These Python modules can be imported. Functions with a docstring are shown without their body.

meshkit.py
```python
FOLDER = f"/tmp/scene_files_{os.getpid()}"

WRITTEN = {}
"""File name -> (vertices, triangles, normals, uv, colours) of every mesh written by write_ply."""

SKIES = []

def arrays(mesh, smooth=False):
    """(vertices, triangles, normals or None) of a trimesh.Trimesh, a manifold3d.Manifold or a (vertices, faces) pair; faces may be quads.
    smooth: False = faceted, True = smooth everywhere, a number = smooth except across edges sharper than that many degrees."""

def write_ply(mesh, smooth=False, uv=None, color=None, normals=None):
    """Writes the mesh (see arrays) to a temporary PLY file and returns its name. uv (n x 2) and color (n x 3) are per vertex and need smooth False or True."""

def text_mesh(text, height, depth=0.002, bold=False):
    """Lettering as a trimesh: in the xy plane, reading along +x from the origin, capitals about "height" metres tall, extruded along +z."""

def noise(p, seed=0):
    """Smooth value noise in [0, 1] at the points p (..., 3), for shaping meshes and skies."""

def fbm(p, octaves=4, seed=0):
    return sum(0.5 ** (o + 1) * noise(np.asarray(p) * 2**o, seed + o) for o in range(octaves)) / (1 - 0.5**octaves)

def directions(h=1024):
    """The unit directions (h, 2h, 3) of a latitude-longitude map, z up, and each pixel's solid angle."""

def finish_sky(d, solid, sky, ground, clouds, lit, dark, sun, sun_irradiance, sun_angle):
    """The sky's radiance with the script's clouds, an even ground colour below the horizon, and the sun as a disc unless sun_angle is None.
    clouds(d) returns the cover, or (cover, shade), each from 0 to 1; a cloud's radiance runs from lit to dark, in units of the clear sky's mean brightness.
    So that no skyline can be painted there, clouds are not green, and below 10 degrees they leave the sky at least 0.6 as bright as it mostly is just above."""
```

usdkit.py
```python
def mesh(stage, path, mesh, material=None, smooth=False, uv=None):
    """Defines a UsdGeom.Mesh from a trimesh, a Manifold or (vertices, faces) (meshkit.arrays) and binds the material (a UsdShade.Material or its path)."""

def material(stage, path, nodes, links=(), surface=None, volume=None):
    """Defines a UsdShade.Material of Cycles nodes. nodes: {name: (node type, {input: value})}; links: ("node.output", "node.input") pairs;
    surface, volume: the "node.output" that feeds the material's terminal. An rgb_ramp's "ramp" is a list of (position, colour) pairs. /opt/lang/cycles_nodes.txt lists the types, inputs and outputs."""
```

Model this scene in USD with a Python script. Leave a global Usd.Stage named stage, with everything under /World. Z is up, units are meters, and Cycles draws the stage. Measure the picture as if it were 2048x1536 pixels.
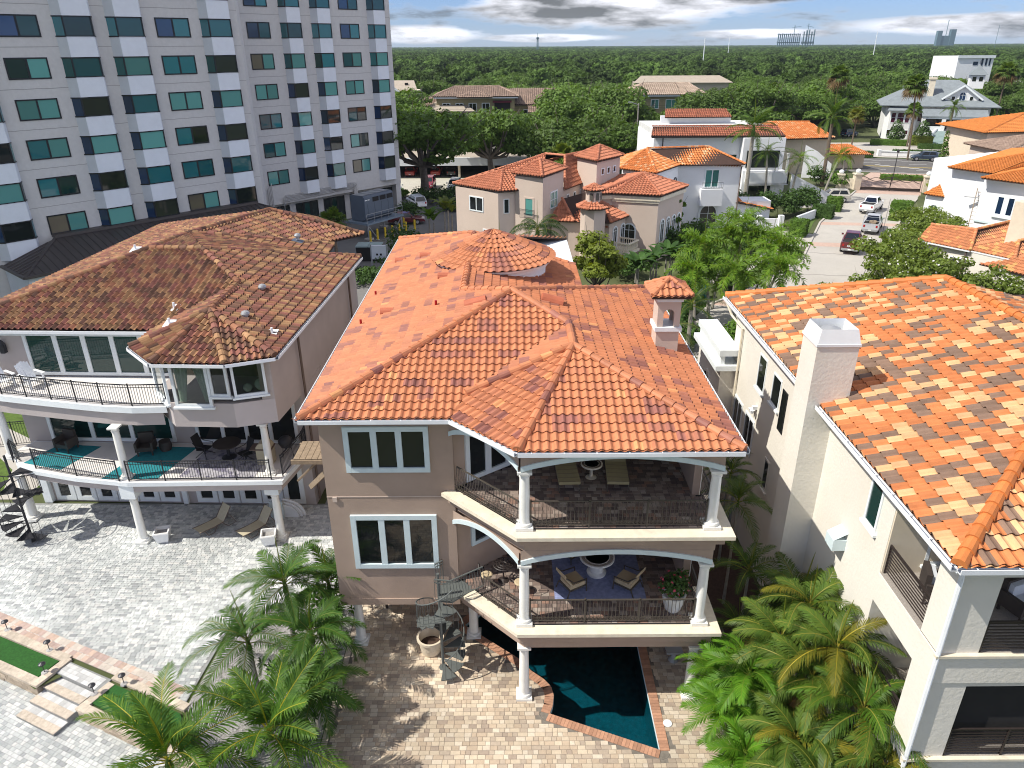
import math, random
import numpy as np, trimesh
import usdkit, meshkit
from pxr import Usd, UsdGeom, UsdShade, UsdLux, Gf, Sdf, Vt
stage = Usd.Stage.CreateInMemory()
UsdGeom.Xform.Define(stage, '/World')
UsdGeom.Scope.Define(stage, '/World/Looks')
rng = np.random.default_rng(7)
random.seed(7)
# camera
PITCH, ROLL, EYE = math.radians(24.9), math.radians(0.35), np.array([0, 0, 21.0])
_f = np.array([0, math.cos(PITCH), -math.sin(PITCH)])
_r0, _u0 = np.array([1.0, 0, 0]), np.array([0, math.sin(PITCH), math.cos(PITCH)])
_r = math.cos(ROLL) * _r0 - math.sin(ROLL) * _u0
_u = math.cos(ROLL) * _u0 + math.sin(ROLL) * _r0
cam = UsdGeom.Camera.Define(stage, '/World/camera')
cam.CreateFocalLengthAttr(24.0)
cam.CreateHorizontalApertureAttr(24.0 * 2048 / 1460)
cam.CreateClippingRangeAttr(Gf.Vec2f(0.1, 30000))
EXPOSURE = 0.54
cam.CreateExposureAttr(EXPOSURE)
_m = Gf.Matrix4d(*_r, 0, *_u, 0, *(-_f), 0, *EYE, 1)
cam.AddTransformOp().Set(_m)
# sun and sky
SUN = np.array([-0.81, -0.20, 1.0]); SUN /= np.linalg.norm(SUN)
sun = UsdLux.DistantLight.Define(stage, '/World/sun')
sun.CreateIntensityAttr(1.05); sun.CreateAngleAttr(0.5); sun.CreateColorAttr(Gf.Vec3f(1.0, 0.95, 0.86))
sun.GetPrim().CreateAttribute('inputs:normalize', Sdf.ValueTypeNames.Bool).Set(True)
_z = SUN; _x = np.cross([0, 0, 1.0], _z); _x /= np.linalg.norm(_x); _y = np.cross(_z, _x)
sun.AddTransformOp().Set(Gf.Matrix4d(*_x, 0, *_y, 0, *_z, 0, 0, 0, 100, 1))
SKY_STRENGTH = 0.15
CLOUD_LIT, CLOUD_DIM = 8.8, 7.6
SKY_TINT = (.27, .36, .62)
_n = {'sky': ('sky_texture', {'sky_type': 'single_scattering', 'sun_disc': False, 'sun_elevation': math.asin(SUN[2]),
                               'sun_rotation': math.atan2(SUN[0], SUN[1]), 'altitude': 20.0, 'air_density': 1.0, 'aerosol_density': 0.15, 'ozone_density': 2.5}),
      'tc': ('texture_coordinate', {}), 'sep': ('separate_xyz', {}), 'az': ('math', {'math_type': 'arctan2'}),
      'map': ('mapping', {'scale': (9, 9, 45)}), 'nz': ('noise_texture', {'scale': 1.0, 'detail': 6.0, 'roughness': 0.55}),
      'map2': ('mapping', {'scale': (2.2, 2.2, 9), 'location': (3.1, 0.7, 0)}), 'nz2': ('noise_texture', {'scale': 1.0, 'detail': 5.0, 'roughness': 0.55}),
      'tint': ('mix_color', {'blend_type': 'multiply', 'fac': 1.0, 'b': SKY_TINT}), 'out': ('background_shader', {'strength': SKY_STRENGTH}),
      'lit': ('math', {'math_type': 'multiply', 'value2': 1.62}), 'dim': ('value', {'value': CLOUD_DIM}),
      'shade': ('map_range', {'from_min': 0.35, 'from_max': 0.62, 'clamp': True}),
      'ccol': ('mix_color', {}), 'litc': ('combine_color', {}), 'dimc': ('combine_color', {}), 'mixc': ('mix_color', {}),
      'dimr': ('math', {'math_type': 'multiply', 'value2': 1.0}), 'dimb': ('math', {'math_type': 'multiply', 'value2': 1.07}),
      'litb': ('math', {'math_type': 'multiply', 'value2': 0.97})}
_l = [('tc.generated', 'sep.vector'), ('sep.x', 'az.value1'), ('sep.y', 'az.value2'), ('tc.generated', 'map.vector'), ('map.vector', 'nz.vector'),
      ('tc.generated', 'map2.vector'), ('map2.vector', 'nz2.vector'),
      ('sky.color', 'tint.a'), ('nz.fac', 'shade.value'),
      ('lit.value', 'litc.r'), ('lit.value', 'litc.g'), ('lit.value', 'litb.value1'), ('litb.value', 'litc.b'),
      ('dim.value', 'dimr.value1'), ('dimr.value', 'dimc.r'), ('dim.value', 'dimc.g'), ('dim.value', 'dimb.value1'), ('dimb.value', 'dimc.b'),
      ('dimc.color', 'ccol.a'), ('litc.color', 'ccol.b'), ('shade.result', 'ccol.fac'),
      ('tint.result', 'mixc.a'), ('ccol.result', 'mixc.b'), ('mixc.result', 'out.color')]
_banks = [(0.125, 0.048, 0.215, 0.034), (-0.11, 0.0125, 0.10, 0.012), (0.55, 0.017, 0.20, 0.013), (0.05, 0.008, 0.10, 0.006), (0.30, 0.011, 0.09, 0.007), (-0.34, 0.05, 0.12, 0.02), (0.75, 0.06, 0.1, 0.02)]
_acc = None
for i, (a0, e0, wa, we) in enumerate(_banks):
 for key, kind, v in ((f'a{i}', 'subtract', a0), (f'b{i}', 'divide', wa), (f'c{i}', 'power', 2.0), (f'e{i}', 'subtract', e0), (f'g{i}', 'divide', we), (f'h{i}', 'power', 2.0)):
  _n[key] = ('math', {'math_type': kind, 'value2': v})
 _n[f'b{i}'] = ('math', {'math_type': 'multiply', 'value2': 1 / wa}); _n[f'g{i}'] = ('math', {'math_type': 'multiply', 'value2': 1 / we})
 _n[f'c{i}'] = ('math', {'math_type': 'multiply'}); _n[f'h{i}'] = ('math', {'math_type': 'multiply'})
 _n[f's{i}'] = ('math', {'math_type': 'add'}); _n[f'k{i}'] = ('math', {'math_type': 'subtract', 'value1': 1.0})
 _l += [('az.value', f'a{i}.value1'), (f'a{i}.value', f'b{i}.value1'), (f'b{i}.value', f'c{i}.value1'), (f'b{i}.value', f'c{i}.value2'),
           ('sep.z', f'e{i}.value1'), (f'e{i}.value', f'g{i}.value1'), (f'g{i}.value', f'h{i}.value1'), (f'g{i}.value', f'h{i}.value2'),
           (f'c{i}.value', f's{i}.value1'), (f'h{i}.value', f's{i}.value2'), (f's{i}.value', f'k{i}.value2')]
 if _acc is None:
  _acc = f'k{i}.value'
 else:
  _n[f'm{i}'] = ('math', {'math_type': 'maximum'}); _l += [(_acc, f'm{i}.value1'), (f'k{i}.value', f'm{i}.value2')]; _acc = f'm{i}.value'
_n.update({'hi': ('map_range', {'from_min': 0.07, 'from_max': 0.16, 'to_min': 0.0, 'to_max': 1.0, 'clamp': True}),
           'hi2': ('map_range', {'from_min': 0.36, 'from_max': 0.56, 'to_min': -0.6, 'to_max': 0.9, 'clamp': True}),  # overhead cloud cover out of view, added to lift the neutral fill light
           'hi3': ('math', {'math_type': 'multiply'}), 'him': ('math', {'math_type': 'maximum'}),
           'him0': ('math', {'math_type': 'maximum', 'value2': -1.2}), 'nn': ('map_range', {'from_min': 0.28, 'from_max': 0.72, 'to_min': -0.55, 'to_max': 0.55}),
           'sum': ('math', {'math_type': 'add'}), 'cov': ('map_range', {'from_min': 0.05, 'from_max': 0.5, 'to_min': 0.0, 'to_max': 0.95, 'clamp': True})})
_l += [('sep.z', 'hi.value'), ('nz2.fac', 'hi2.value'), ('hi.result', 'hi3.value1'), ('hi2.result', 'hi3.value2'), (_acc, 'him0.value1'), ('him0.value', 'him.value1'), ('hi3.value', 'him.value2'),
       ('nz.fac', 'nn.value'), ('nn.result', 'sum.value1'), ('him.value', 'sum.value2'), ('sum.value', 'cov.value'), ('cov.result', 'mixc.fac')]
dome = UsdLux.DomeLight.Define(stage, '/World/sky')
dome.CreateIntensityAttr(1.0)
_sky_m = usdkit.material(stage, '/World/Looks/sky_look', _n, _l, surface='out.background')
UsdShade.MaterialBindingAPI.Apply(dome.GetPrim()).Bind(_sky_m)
dome.GetPrim().SetCustomDataByKey('kind', 'structure')
dome.GetPrim().SetCustomDataByKey('label', 'pale blue sky with white cloud banks over the treetops')
# materials
def mk(name, color=(.5, .5, .5), rough=.6, var=.12, scale=2.0, bump=0.0, bscale=40.0, attr=False, spec=.4, metal=0.0, rnd=0.0, stain=None, detail=3.0, coat=0.0, trans=0.0):
 """Principled material: base colour (or the mesh's 'col' primvar) with value noise, optional fine bump, wear stain and translucency."""
 n = {'g': ('geometry', {}), 'nz': ('noise_texture', {'scale': scale, 'detail': detail, 'roughness': .6}),
         'mr': ('map_range', {'from_min': .25, 'from_max': .75, 'to_min': 1 - var, 'to_max': 1 + var}),
         'h': ('hsv', {'color': color}), 'p': ('principled_bsdf', {'roughness': rough, 'specular_ior_level': spec, 'metallic': metal, 'coat_weight': coat})}
 l = [('g.position', 'nz.vector'), ('nz.fac', 'mr.value')]
 last = 'mr.result'
 if rnd:
  n['o'] = ('object_info', {}); n['or'] = ('map_range', {'to_min': 1 - rnd, 'to_max': 1 + rnd}); n['om'] = ('math', {'math_type': 'multiply'})
  l += [('o.random', 'or.value'), (last, 'om.value1'), ('or.result', 'om.value2')]; last = 'om.value'
 l.append((last, 'h.value'))
 if attr:
  n['at'] = ('attribute', {'attribute': 'col'}); l.append(('at.color', 'h.color'))
 col = 'h.color'
 if stain:
  sc, ss, lo, hi, amt = stain
  n['sn'] = ('noise_texture', {'scale': ss, 'detail': 5.0, 'roughness': .65}); n['sr'] = ('map_range', {'from_min': lo, 'from_max': hi, 'to_min': 0, 'to_max': amt, 'clamp': True})
  n['sx'] = ('mix_color', {'b': sc})
  l += [('g.position', 'sn.vector'), ('sn.fac', 'sr.value'), ('sr.result', 'sx.fac'), (col, 'sx.a')]; col = 'sx.result'
 l.append((col, 'p.base_color'))
 if bump:
  n['bn'] = ('noise_texture', {'scale': bscale, 'detail': 3.0}); n['b'] = ('bump', {'strength': bump, 'distance': .02})
  l += [('g.position', 'bn.vector'), ('bn.fac', 'b.height'), ('b.normal', 'p.normal')]
 out = 'p.BSDF'
 if trans:
  n['t'] = ('translucent_bsdf', {}); n['mx'] = ('mix_closure', {'fac': trans}); n['tg'] = ('hsv', {'saturation': 1.15, 'value': 1.5, 'hue': .485})
  l += [(col, 'tg.color'), ('tg.color', 't.color'), ('p.BSDF', 'mx.closure1'), ('t.BSDF', 'mx.closure2')]; out = 'mx.closure'
 return usdkit.material(stage, '/World/Looks/' + name, n, l, surface=out)
def glass(name, color, rough=.03, rnd=.35, see=0.0, spec=.6):
 """A window pane: dark tinted room behind a reflecting sheet; see > 0 lets part of the light through."""
 n = {'o': ('object_info', {}), 'or': ('map_range', {'to_min': 1 - rnd, 'to_max': 1 + rnd}), 'h': ('hsv', {'color': color}), 'p': ('principled_bsdf', {'roughness': rough, 'specular_ior_level': spec})}
 l = [('o.random', 'or.value'), ('or.result', 'h.value'), ('h.color', 'p.base_color')]
 if see:
  n['t'] = ('transparent_bsdf', {'color': tuple(see * .9 + .1 * c for c in (.75, 1, .9))}); n['gl'] = ('glossy_bsdf', {'roughness': .02, 'color': (.9, .95, .95)})
  n['fr'] = ('fresnel', {'IOR': 1.5}); n['mx'] = ('mix_closure', {})
  l += [('fr.fac', 'mx.fac'), ('t.BSDF', 'mx.closure1'), ('gl.BSDF', 'mx.closure2')]
  return usdkit.material(stage, '/World/Looks/' + name, n, l, surface='mx.closure')
 return usdkit.material(stage, '/World/Looks/' + name, n, l, surface='p.BSDF')
M = {}
M['tile'] = mk('roof_tile_clay', attr=True, rough=.62, var=.12, scale=3.5, spec=.3, detail=5)
M['tile_old'] = mk('roof_tile_weathered', attr=True, rough=.8, var=.16, scale=4.0, spec=.2, stain=((.08, .06, .045), 1.6, .5, .72, .45), detail=5)
M['deck'] = mk('roof_underlay', (.055, .03, .022), rough=.9)
M['deck_old'] = mk('roof_underlay_dark', (.04, .028, .022), rough=.9)
M['stucco_tan'] = mk('stucco_tan', (.38, .285, .225), rough=.85, var=.07, scale=.9, bump=.25, bscale=30, stain=((.25, .19, .155), .5, .5, .75, .4))
M['stucco_mauve'] = mk('stucco_mauve', (.43, .385, .37), rough=.85, var=.07, scale=.8, bump=.25, bscale=30)
M['stucco_white'] = mk('stucco_white', (.70, .665, .59), rough=.85, var=.06, scale=.7, bump=.5, bscale=9, stain=((.5, .45, .36), .35, .5, .75, .45))
M['stucco_pink'] = mk('stucco_pink', (.55, .45, .38), rough=.88, var=.06, scale=.5, stain=((.45, .36, .3), .25, .5, .7, .5))
M['stucco_bright'] = mk('stucco_bright_white', (.78, .79, .80), rough=.85, var=.04, scale=.4)
M['stucco_olive'] = mk('stucco_olive', (.30, .26, .15), rough=.85)
M['stucco_cream'] = mk('stucco_cream', (.62, .54, .42), rough=.85, var=.06)
M['trim'] = mk('white_trim', (.72, .76, .77), rough=.5, var=.05, scale=2)
M['trim_blue'] = mk('pale_blue_trim', (.58, .68, .70), rough=.55, var=.05, scale=2)
M['cream'] = mk('cream_ledge', (.68, .61, .48), rough=.7, var=.12, scale=2.5, stain=((.35, .29, .22), 3.0, .55, .75, .35))
M['col_white'] = mk('column_white', (.74, .735, .69), rough=.6, var=.07, scale=3, stain=((.5, .48, .42), 2.5, .55, .8, .35))
M['iron'] = mk('black_iron', (.022, .022, .026), rough=.45, var=.1)
M['bronze'] = mk('bronze_iron', (.065, .055, .045), rough=.5, var=.15)
M['grey_iron'] = mk('grey_green_iron', (.10, .11, .105), rough=.5, var=.15)
M['brown_iron'] = mk('brown_iron', (.03, .022, .02), rough=.5, var=.1)
M['gutter'] = mk('white_gutter', (.74, .76, .78), rough=.4, var=.05)
M['gutter_in'] = mk('gutter_trough', (.10, .12, .16), rough=.4)
M['pane'] = glass('dark_pane', (.012, .014, .014), rnd=.5)
M['pane_green'] = glass('green_pane', (.008, .032, .028), rnd=.45)
M['pane_teal'] = glass('teal_pane', (.012, .085, .095), rnd=.85, spec=.75)
M['pane_blind'] = glass('pane_with_blind', (.07, .21, .19), rnd=.35, spec=.7)
M['pane_blue'] = glass('blue_pane', (.012, .03, .075), rnd=.5, spec=.7)
M['pane_dark'] = glass('office_dark_pane', (.01, .014, .013), rnd=.5, spec=.7)
M['pane_tan'] = glass('office_warm_pane', (.10, .085, .06), rnd=.3, spec=.7)
M['pane_see'] = glass('clear_green_pane', (0, 0, 0), see=.62)
M['office'] = mk('office_grey', (.50, .49, .47), rough=.8, var=.05, scale=3.0, bump=.15, bscale=14)
M['office_white'] = mk('office_white_panel', (.62, .65, .68), rough=.7, var=.04, scale=1.5)
M['black_frame'] = mk('black_window_frame', (.012, .013, .015), rough=.35)
M['metal_roof'] = mk('brown_metal_roof', (.060, .050, .046), rough=.5, var=.1, scale=.6, spec=.5)
M['paver_grey'] = mk('paver_grey', attr=True, rough=.85, var=.10, scale=9, bump=.2, bscale=60)
M['paver_tan'] = mk('paver_tan', attr=True, rough=.85, var=.10, scale=9, bump=.2, bscale=60, stain=((.22, .12, .035), 1.6, .70, .82, .5))
M['paver_dark'] = mk('paver_dark', attr=True, rough=.6, var=.15, scale=9, spec=.5)
M['sand'] = mk('joint_sand', (.17, .15, .125), rough=.95, var=.2, scale=6)
M['sand_grey'] = mk('joint_sand_grey', (.24, .245, .24), rough=.95, var=.2, scale=6)
M['brick'] = mk('coping_brick', attr=True, rough=.8, var=.15, scale=8)
M['pool_tile'] = mk('pool_plaster', (.012, .12, .145), rough=.4, var=.35, scale=6, detail=5)
M['turf'] = mk('turf', (.018, .085, .012), rough=.95, var=.3, scale=14)
M['grass'] = mk('lawn', (.075, .125, .02), rough=.95, var=.35, scale=2.5)
M['ground'] = mk('ground_green', (.07, .085, .03), rough=.95, var=.4, scale=.12, detail=6)
M['gravel_base'] = mk('gravel_bed', (.28, .27, .26), rough=.95, var=.4, scale=25)
M['gravel'] = mk('pebbles', (.36, .35, .34), rough=.8, var=.3, scale=9)
M['concrete'] = mk('concrete_street', (.42, .395, .355), rough=.85, var=.10, scale=.5, detail=6, stain=((.27, .25, .22), .25, .5, .72, .5))
M['concrete_pink'] = mk('pink_pavers', (.46, .33, .27), rough=.85, var=.12, scale=2.0)
M['asphalt'] = mk('asphalt', (.12, .115, .11), rough=.9, var=.12, scale=.7, detail=5)
M['asphalt_lot'] = mk('parking_lot', (.17, .165, .155), rough=.9, var=.15, scale=.4, detail=5)
M['lot_light'] = mk('parking_concrete', (.42, .40, .34), rough=.9, var=.12, scale=.5, detail=5)
M['kerb'] = mk('kerb', (.45, .42, .38), rough=.85)
M['yellow'] = mk('yellow_paint', (.62, .44, .03), rough=.5)
M['white_paint'] = mk('road_paint', (.7, .7, .68), rough=.6)
M['generator'] = mk('generator_grey', (.10, .125, .16), rough=.5, var=.06)
M['steel'] = mk('galvanised_steel', (.34, .35, .36), rough=.45, metal=.3)
M['plat'] = mk('platform_blue_grey', (.17, .22, .27), rough=.5)
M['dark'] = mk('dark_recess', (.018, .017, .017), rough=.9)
M['room'] = mk('room_inside', (.10, .09, .075), rough=.9)
M['bark'] = mk('oak_bark', (.12, .10, .085), rough=.95, var=.3, scale=3, bump=.5, bscale=9)
M['palm_trunk'] = mk('palm_trunk', (.27, .25, .21), rough=.9, var=.25, scale=5)
M['palm_trunk_brown'] = mk('palm_trunk_brown', (.14, .105, .075), rough=.95, var=.3, scale=5)
M['leaf_oak'] = mk('oak_leaves', (.085, .150, .022), rough=.6, var=.45, scale=.45, rnd=.22, trans=.25, spec=.35, detail=4)
M['leaf_forest'] = mk('forest_leaves', (.062, .108, .021), rough=.7, var=.55, scale=.05, rnd=.5, trans=.2, spec=.2, detail=5)
M['leaf_myrtle'] = mk('myrtle_leaves', (.125, .175, .026), rough=.6, var=.4, scale=.8, rnd=.12, trans=.3, spec=.3)
M['leaf_dark'] = mk('shrub_leaves', (.050, .100, .018), rough=.6, var=.4, scale=.8, rnd=.15, trans=.2, spec=.3)
M['leaf_hedge'] = mk('hedge_leaves', (.080, .155, .018), rough=.6, var=.35, scale=1.2, rnd=.1, trans=.25, spec=.3)
M['leaf_yellow'] = mk('yellow_green_leaves', (.15, .19, .025), rough=.6, var=.35, scale=.8, rnd=.12, trans=.3, spec=.3)
M['blossom'] = mk('white_blossom', (.7, .68, .66), rough=.8, var=.1)
M['frond'] = mk('palm_frond', attr=True, rough=.5, var=.25, scale=1.3, trans=.3, spec=.25)
M['white_plastic'] = mk('white_resin', (.72, .74, .75), rough=.5, var=.05)
M['wicker'] = mk('dark_wicker', (.045, .036, .032), rough=.6, var=.25, scale=30)
M['sling'] = mk('beige_sling', (.46, .41, .29), rough=.8, var=.08, scale=10)
M['cushion'] = mk('olive_cushion', (.34, .29, .16), rough=.85, var=.08, scale=8)
M['cushion_beige'] = mk('beige_cushion', (.45, .36, .23), rough=.85, var=.08, scale=8)
M['cushion_grey'] = mk('pale_grey_cushion', (.55, .58, .62), rough=.85, var=.05, scale=6)
M['rug_teal'] = mk('teal_rug', (.015, .20, .23), rough=.9, var=.2, scale=9)
M['rug_blue'] = mk('blue_rug', (.20, .23, .38), rough=.9, var=.3, scale=7)
M['rug_pat'] = mk('mottled_rug', (.36, .35, .38), rough=.9, var=.3, scale=3, stain=((.10, .09, .15), 3.2, .5, .58, .8))
M['pot_cream'] = mk('cream_pot', (.60, .52, .40), rough=.7, var=.1, scale=4)
M['pot_white'] = mk('white_pot', (.70, .70, .68), rough=.7, var=.08, scale=8, bump=.4, bscale=18)
M['soil'] = mk('soil', (.06, .035, .025), rough=.95, var=.3, scale=12)
M['wood'] = mk('weathered_wood', (.25, .19, .13), rough=.85, var=.25, scale=7)
M['mosaic'] = mk('mosaic_top', (.30, .27, .24), rough=.5, var=.3, scale=20)
M['stone_wall'] = mk('retaining_block', attr=True, rough=.9, var=.2, scale=7, bump=.4, bscale=20)
M['light_black'] = mk('path_light_black', (.03, .03, .035), rough=.4)
M['slate'] = mk('slate_shingle', (.19, .215, .23), rough=.8, var=.15, scale=1.2)
M['vict_white'] = mk('painted_block_white', (.72, .72, .71), rough=.8, var=.05)
M['stair_green'] = mk('grey_green_steps', (.30, .38, .37), rough=.8)
M['far_metal'] = mk('far_steel_blue', (.10, .17, .20), rough=.7)
M['awning'] = mk('maroon_awning', (.13, .02, .035), rough=.8)
M['tan_roof'] = mk('tan_shingles', (.36, .31, .25), rough=.9, var=.1, scale=1)
M['flat_roof'] = mk('flat_roof_white', (.62, .62, .60), rough=.8, var=.1, scale=.6)
M['taupe'] = mk('umber_door', (.14, .10, .08), rough=.6)
M['tyre'] = mk('tyre_rubber', (.02, .02, .022), rough=.8)
M['alloy'] = mk('alloy_rim', (.5, .5, .52), rough=.3, metal=.7)
M['car_glass'] = glass('car_glass', (.012, .016, .022), rnd=.1)
M['lamp_red'] = mk('red_lens', (.35, .012, .012), rough=.25)
M['lamp_clear'] = mk('clear_lens', (.65, .66, .66), rough=.15)
for _k, _c in dict(white=(.74, .75, .76), silver=(.45, .46, .48), red=(.20, .012, .018), maroon=(.11, .012, .016), champagne=(.48, .45, .39), navy=(.03, .05, .085), bright_red=(.36, .02, .02), black=(.02, .02, .022), rose=(.26, .03, .05)).items():
 M['car_' + _k] = mk('car_paint_' + _k, _c, rough=.3, var=.02, coat=.6, spec=.5)
M['orange_pot'] = mk('red_flowers', (.5, .06, .10), rough=.8)
M['teal_bin'] = mk('teal_bin', (.02, .13, .14), rough=.5)
M['ac'] = mk('ac_grey', (.36, .36, .35), rough=.6, var=.08)
_n2 = {'t': ('transparent_bsdf', {'color': (.30, .62, .68)}), 'gl': ('glossy_bsdf', {'roughness': .03}), 'fr': ('fresnel', {'IOR': 1.33}), 'mx': ('mix_closure', {}),
       'g': ('geometry', {}), 'nz': ('noise_texture', {'scale': 2.5, 'detail': 3.0}), 'b': ('bump', {'strength': .25, 'distance': .03})}
M['water'] = usdkit.material(stage, '/World/Looks/pool_water', _n2, [('fr.fac', 'mx.fac'), ('t.BSDF', 'mx.closure1'), ('gl.BSDF', 'mx.closure2'), ('g.position', 'nz.vector'), ('nz.fac', 'b.height'), ('b.normal', 'gl.normal'), ('b.normal', 'fr.normal')], surface='mx.closure')
# geometry helpers
def unit(a):
 a = np.asarray(a, float); return a / max(np.linalg.norm(a), 1e-12)
class MB:
 """Collects shapes; build() makes them one mesh."""
 def __init__(s): s.v, s.f, s.c, s.n = [], [], [], 0
 def add(s, v, f, col=None):
  v = np.asarray(v, float).reshape(-1, 3)
  if isinstance(f, list): f = [(q[0], q[i], q[i + 1]) for q in f for i in range(1, len(q) - 1)]
  f = np.asarray(f, int)
  if f.size == 0: return s
  if f.shape[1] == 4: f = np.vstack([f[:, [0, 1, 2]], f[:, [0, 2, 3]]])
  s.v.append(v); s.f.append(f + s.n); s.n += len(v)
  s.c.append(np.broadcast_to(np.asarray(col if col is not None else (.5, .5, .5), float), (len(v), 3)))
  return s
 def soup(s, t, col=None):
  t = np.asarray(t, float)
  if len(t) == 0: return s
  c = None if col is None else np.repeat(np.broadcast_to(np.asarray(col, float), (len(t), 3)), 3, axis=0)
  return s.add(t.reshape(-1, 3), np.arange(len(t) * 3).reshape(-1, 3), c)
 def box(s, x0, x1, y0, y1, z0, z1, col=None):
  v = [(x, y, z) for z in (z0, z1) for y in (y0, y1) for x in (x0, x1)]
  return s.add(v, [(0, 2, 3, 1), (4, 5, 7, 6), (0, 1, 5, 4), (2, 6, 7, 3), (0, 4, 6, 2), (1, 3, 7, 5)], col)
 def bar(s, a, b, w, h, up=(0, 0, 1), col=None):
  """A box from a to b, w wide and h high."""
  a, b = np.asarray(a, float), np.asarray(b, float); d = unit(b - a); x = np.cross(d, up)
  if np.linalg.norm(x) < 1e-6: x = np.cross(d, (0, 1, 0))
  x = unit(x) * w / 2; z = unit(np.cross(x, d)) * h / 2
  v = [a - x - z, a + x - z, a + x + z, a - x + z, b - x - z, b + x - z, b + x + z, b - x + z]
  return s.add(v, [(0, 1, 2, 3), (4, 7, 6, 5), (0, 4, 5, 1), (1, 5, 6, 2), (2, 6, 7, 3), (3, 7, 4, 0)], col)
 def tube(s, pts, r, k=6, col=None, cap=True):
  pts = np.asarray(pts, float); r = np.broadcast_to(np.asarray(r, float), (len(pts),)); rings = []
  t0 = unit(pts[min(1, len(pts) - 1)] - pts[0]); ref = np.array([0, 0, 1.0]) if abs(t0[2]) < .9 else np.array([1.0, 0, 0])
  x = unit(np.cross(ref, t0))
  ang = np.arange(k) * 2 * math.pi / k
  for i in range(len(pts)):
   t = unit(pts[min(i + 1, len(pts) - 1)] - pts[max(i - 1, 0)])
   x = x - t * (x @ t); x = unit(x); y = np.cross(t, x)
   rings.append(pts[i] + r[i] * (np.cos(ang)[:, None] * x + np.sin(ang)[:, None] * y))
  v = np.vstack(rings); f = []
  for i in range(len(pts) - 1):
   for j in range(k):
    f.append((i * k + j, i * k + (j + 1) % k, (i + 1) * k + (j + 1) % k, (i + 1) * k + j))
  s.add(v, f, col)
  if cap and k > 2:
   for ring, flip in ((rings[0], True), (rings[-1], False)):
    fs = [(0, j, j + 1) for j in range(1, k - 1)]
    s.add(ring, [q[::-1] for q in fs] if flip else fs, col)
  return s
 def lathe(s, prof, c=(0, 0, 0), k=16, col=None):
  prof = np.asarray(prof, float); ang = np.arange(k) * 2 * math.pi / k
  v = np.array([(c[0] + r * math.cos(a), c[1] + r * math.sin(a), c[2] + z) for r, z in prof for a in ang]); f = []
  for i in range(len(prof) - 1):
   for j in range(k):
    f.append((i * k + j, i * k + (j + 1) % k, (i + 1) * k + (j + 1) % k, (i + 1) * k + j))
  s.add(v, f, col)
  for ring, flip in ((v[:k], True), (v[-k:], False)):
   fs = [(0, j, j + 1) for j in range(1, k - 1)]
   s.add(ring, [q[::-1] for q in fs] if flip else fs, col)
  return s
 def prism(s, poly, z0, z1, col=None):
  """An upright prism over a plan polygon (any shape)."""
  from shapely.geometry import Polygon
  m = trimesh.creation.extrude_polygon(Polygon(poly), z1 - z0, engine='earcut')
  v = np.array(m.vertices); v[:, 2] += z0
  return s.add(v, m.faces, col)
 def sheet(s, poly, z, col=None):
  from shapely.geometry import Polygon
  v, f = trimesh.creation.triangulate_polygon(Polygon(poly), engine='earcut')
  v = np.column_stack([v, np.full(len(v), z)]); f = np.asarray(f)
  n = np.cross(v[f[:, 1]] - v[f[:, 0]], v[f[:, 2]] - v[f[:, 0]])[:, 2]
  f = np.where((n < 0)[:, None], f[:, ::-1], f)
  return s.add(v, f, col)
 def quad(s, *p, col=None): return s.add(p, [tuple(range(len(p)))] if len(p) in (3, 4) else [(0, i, i + 1) for i in range(1, len(p) - 1)], col)
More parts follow.
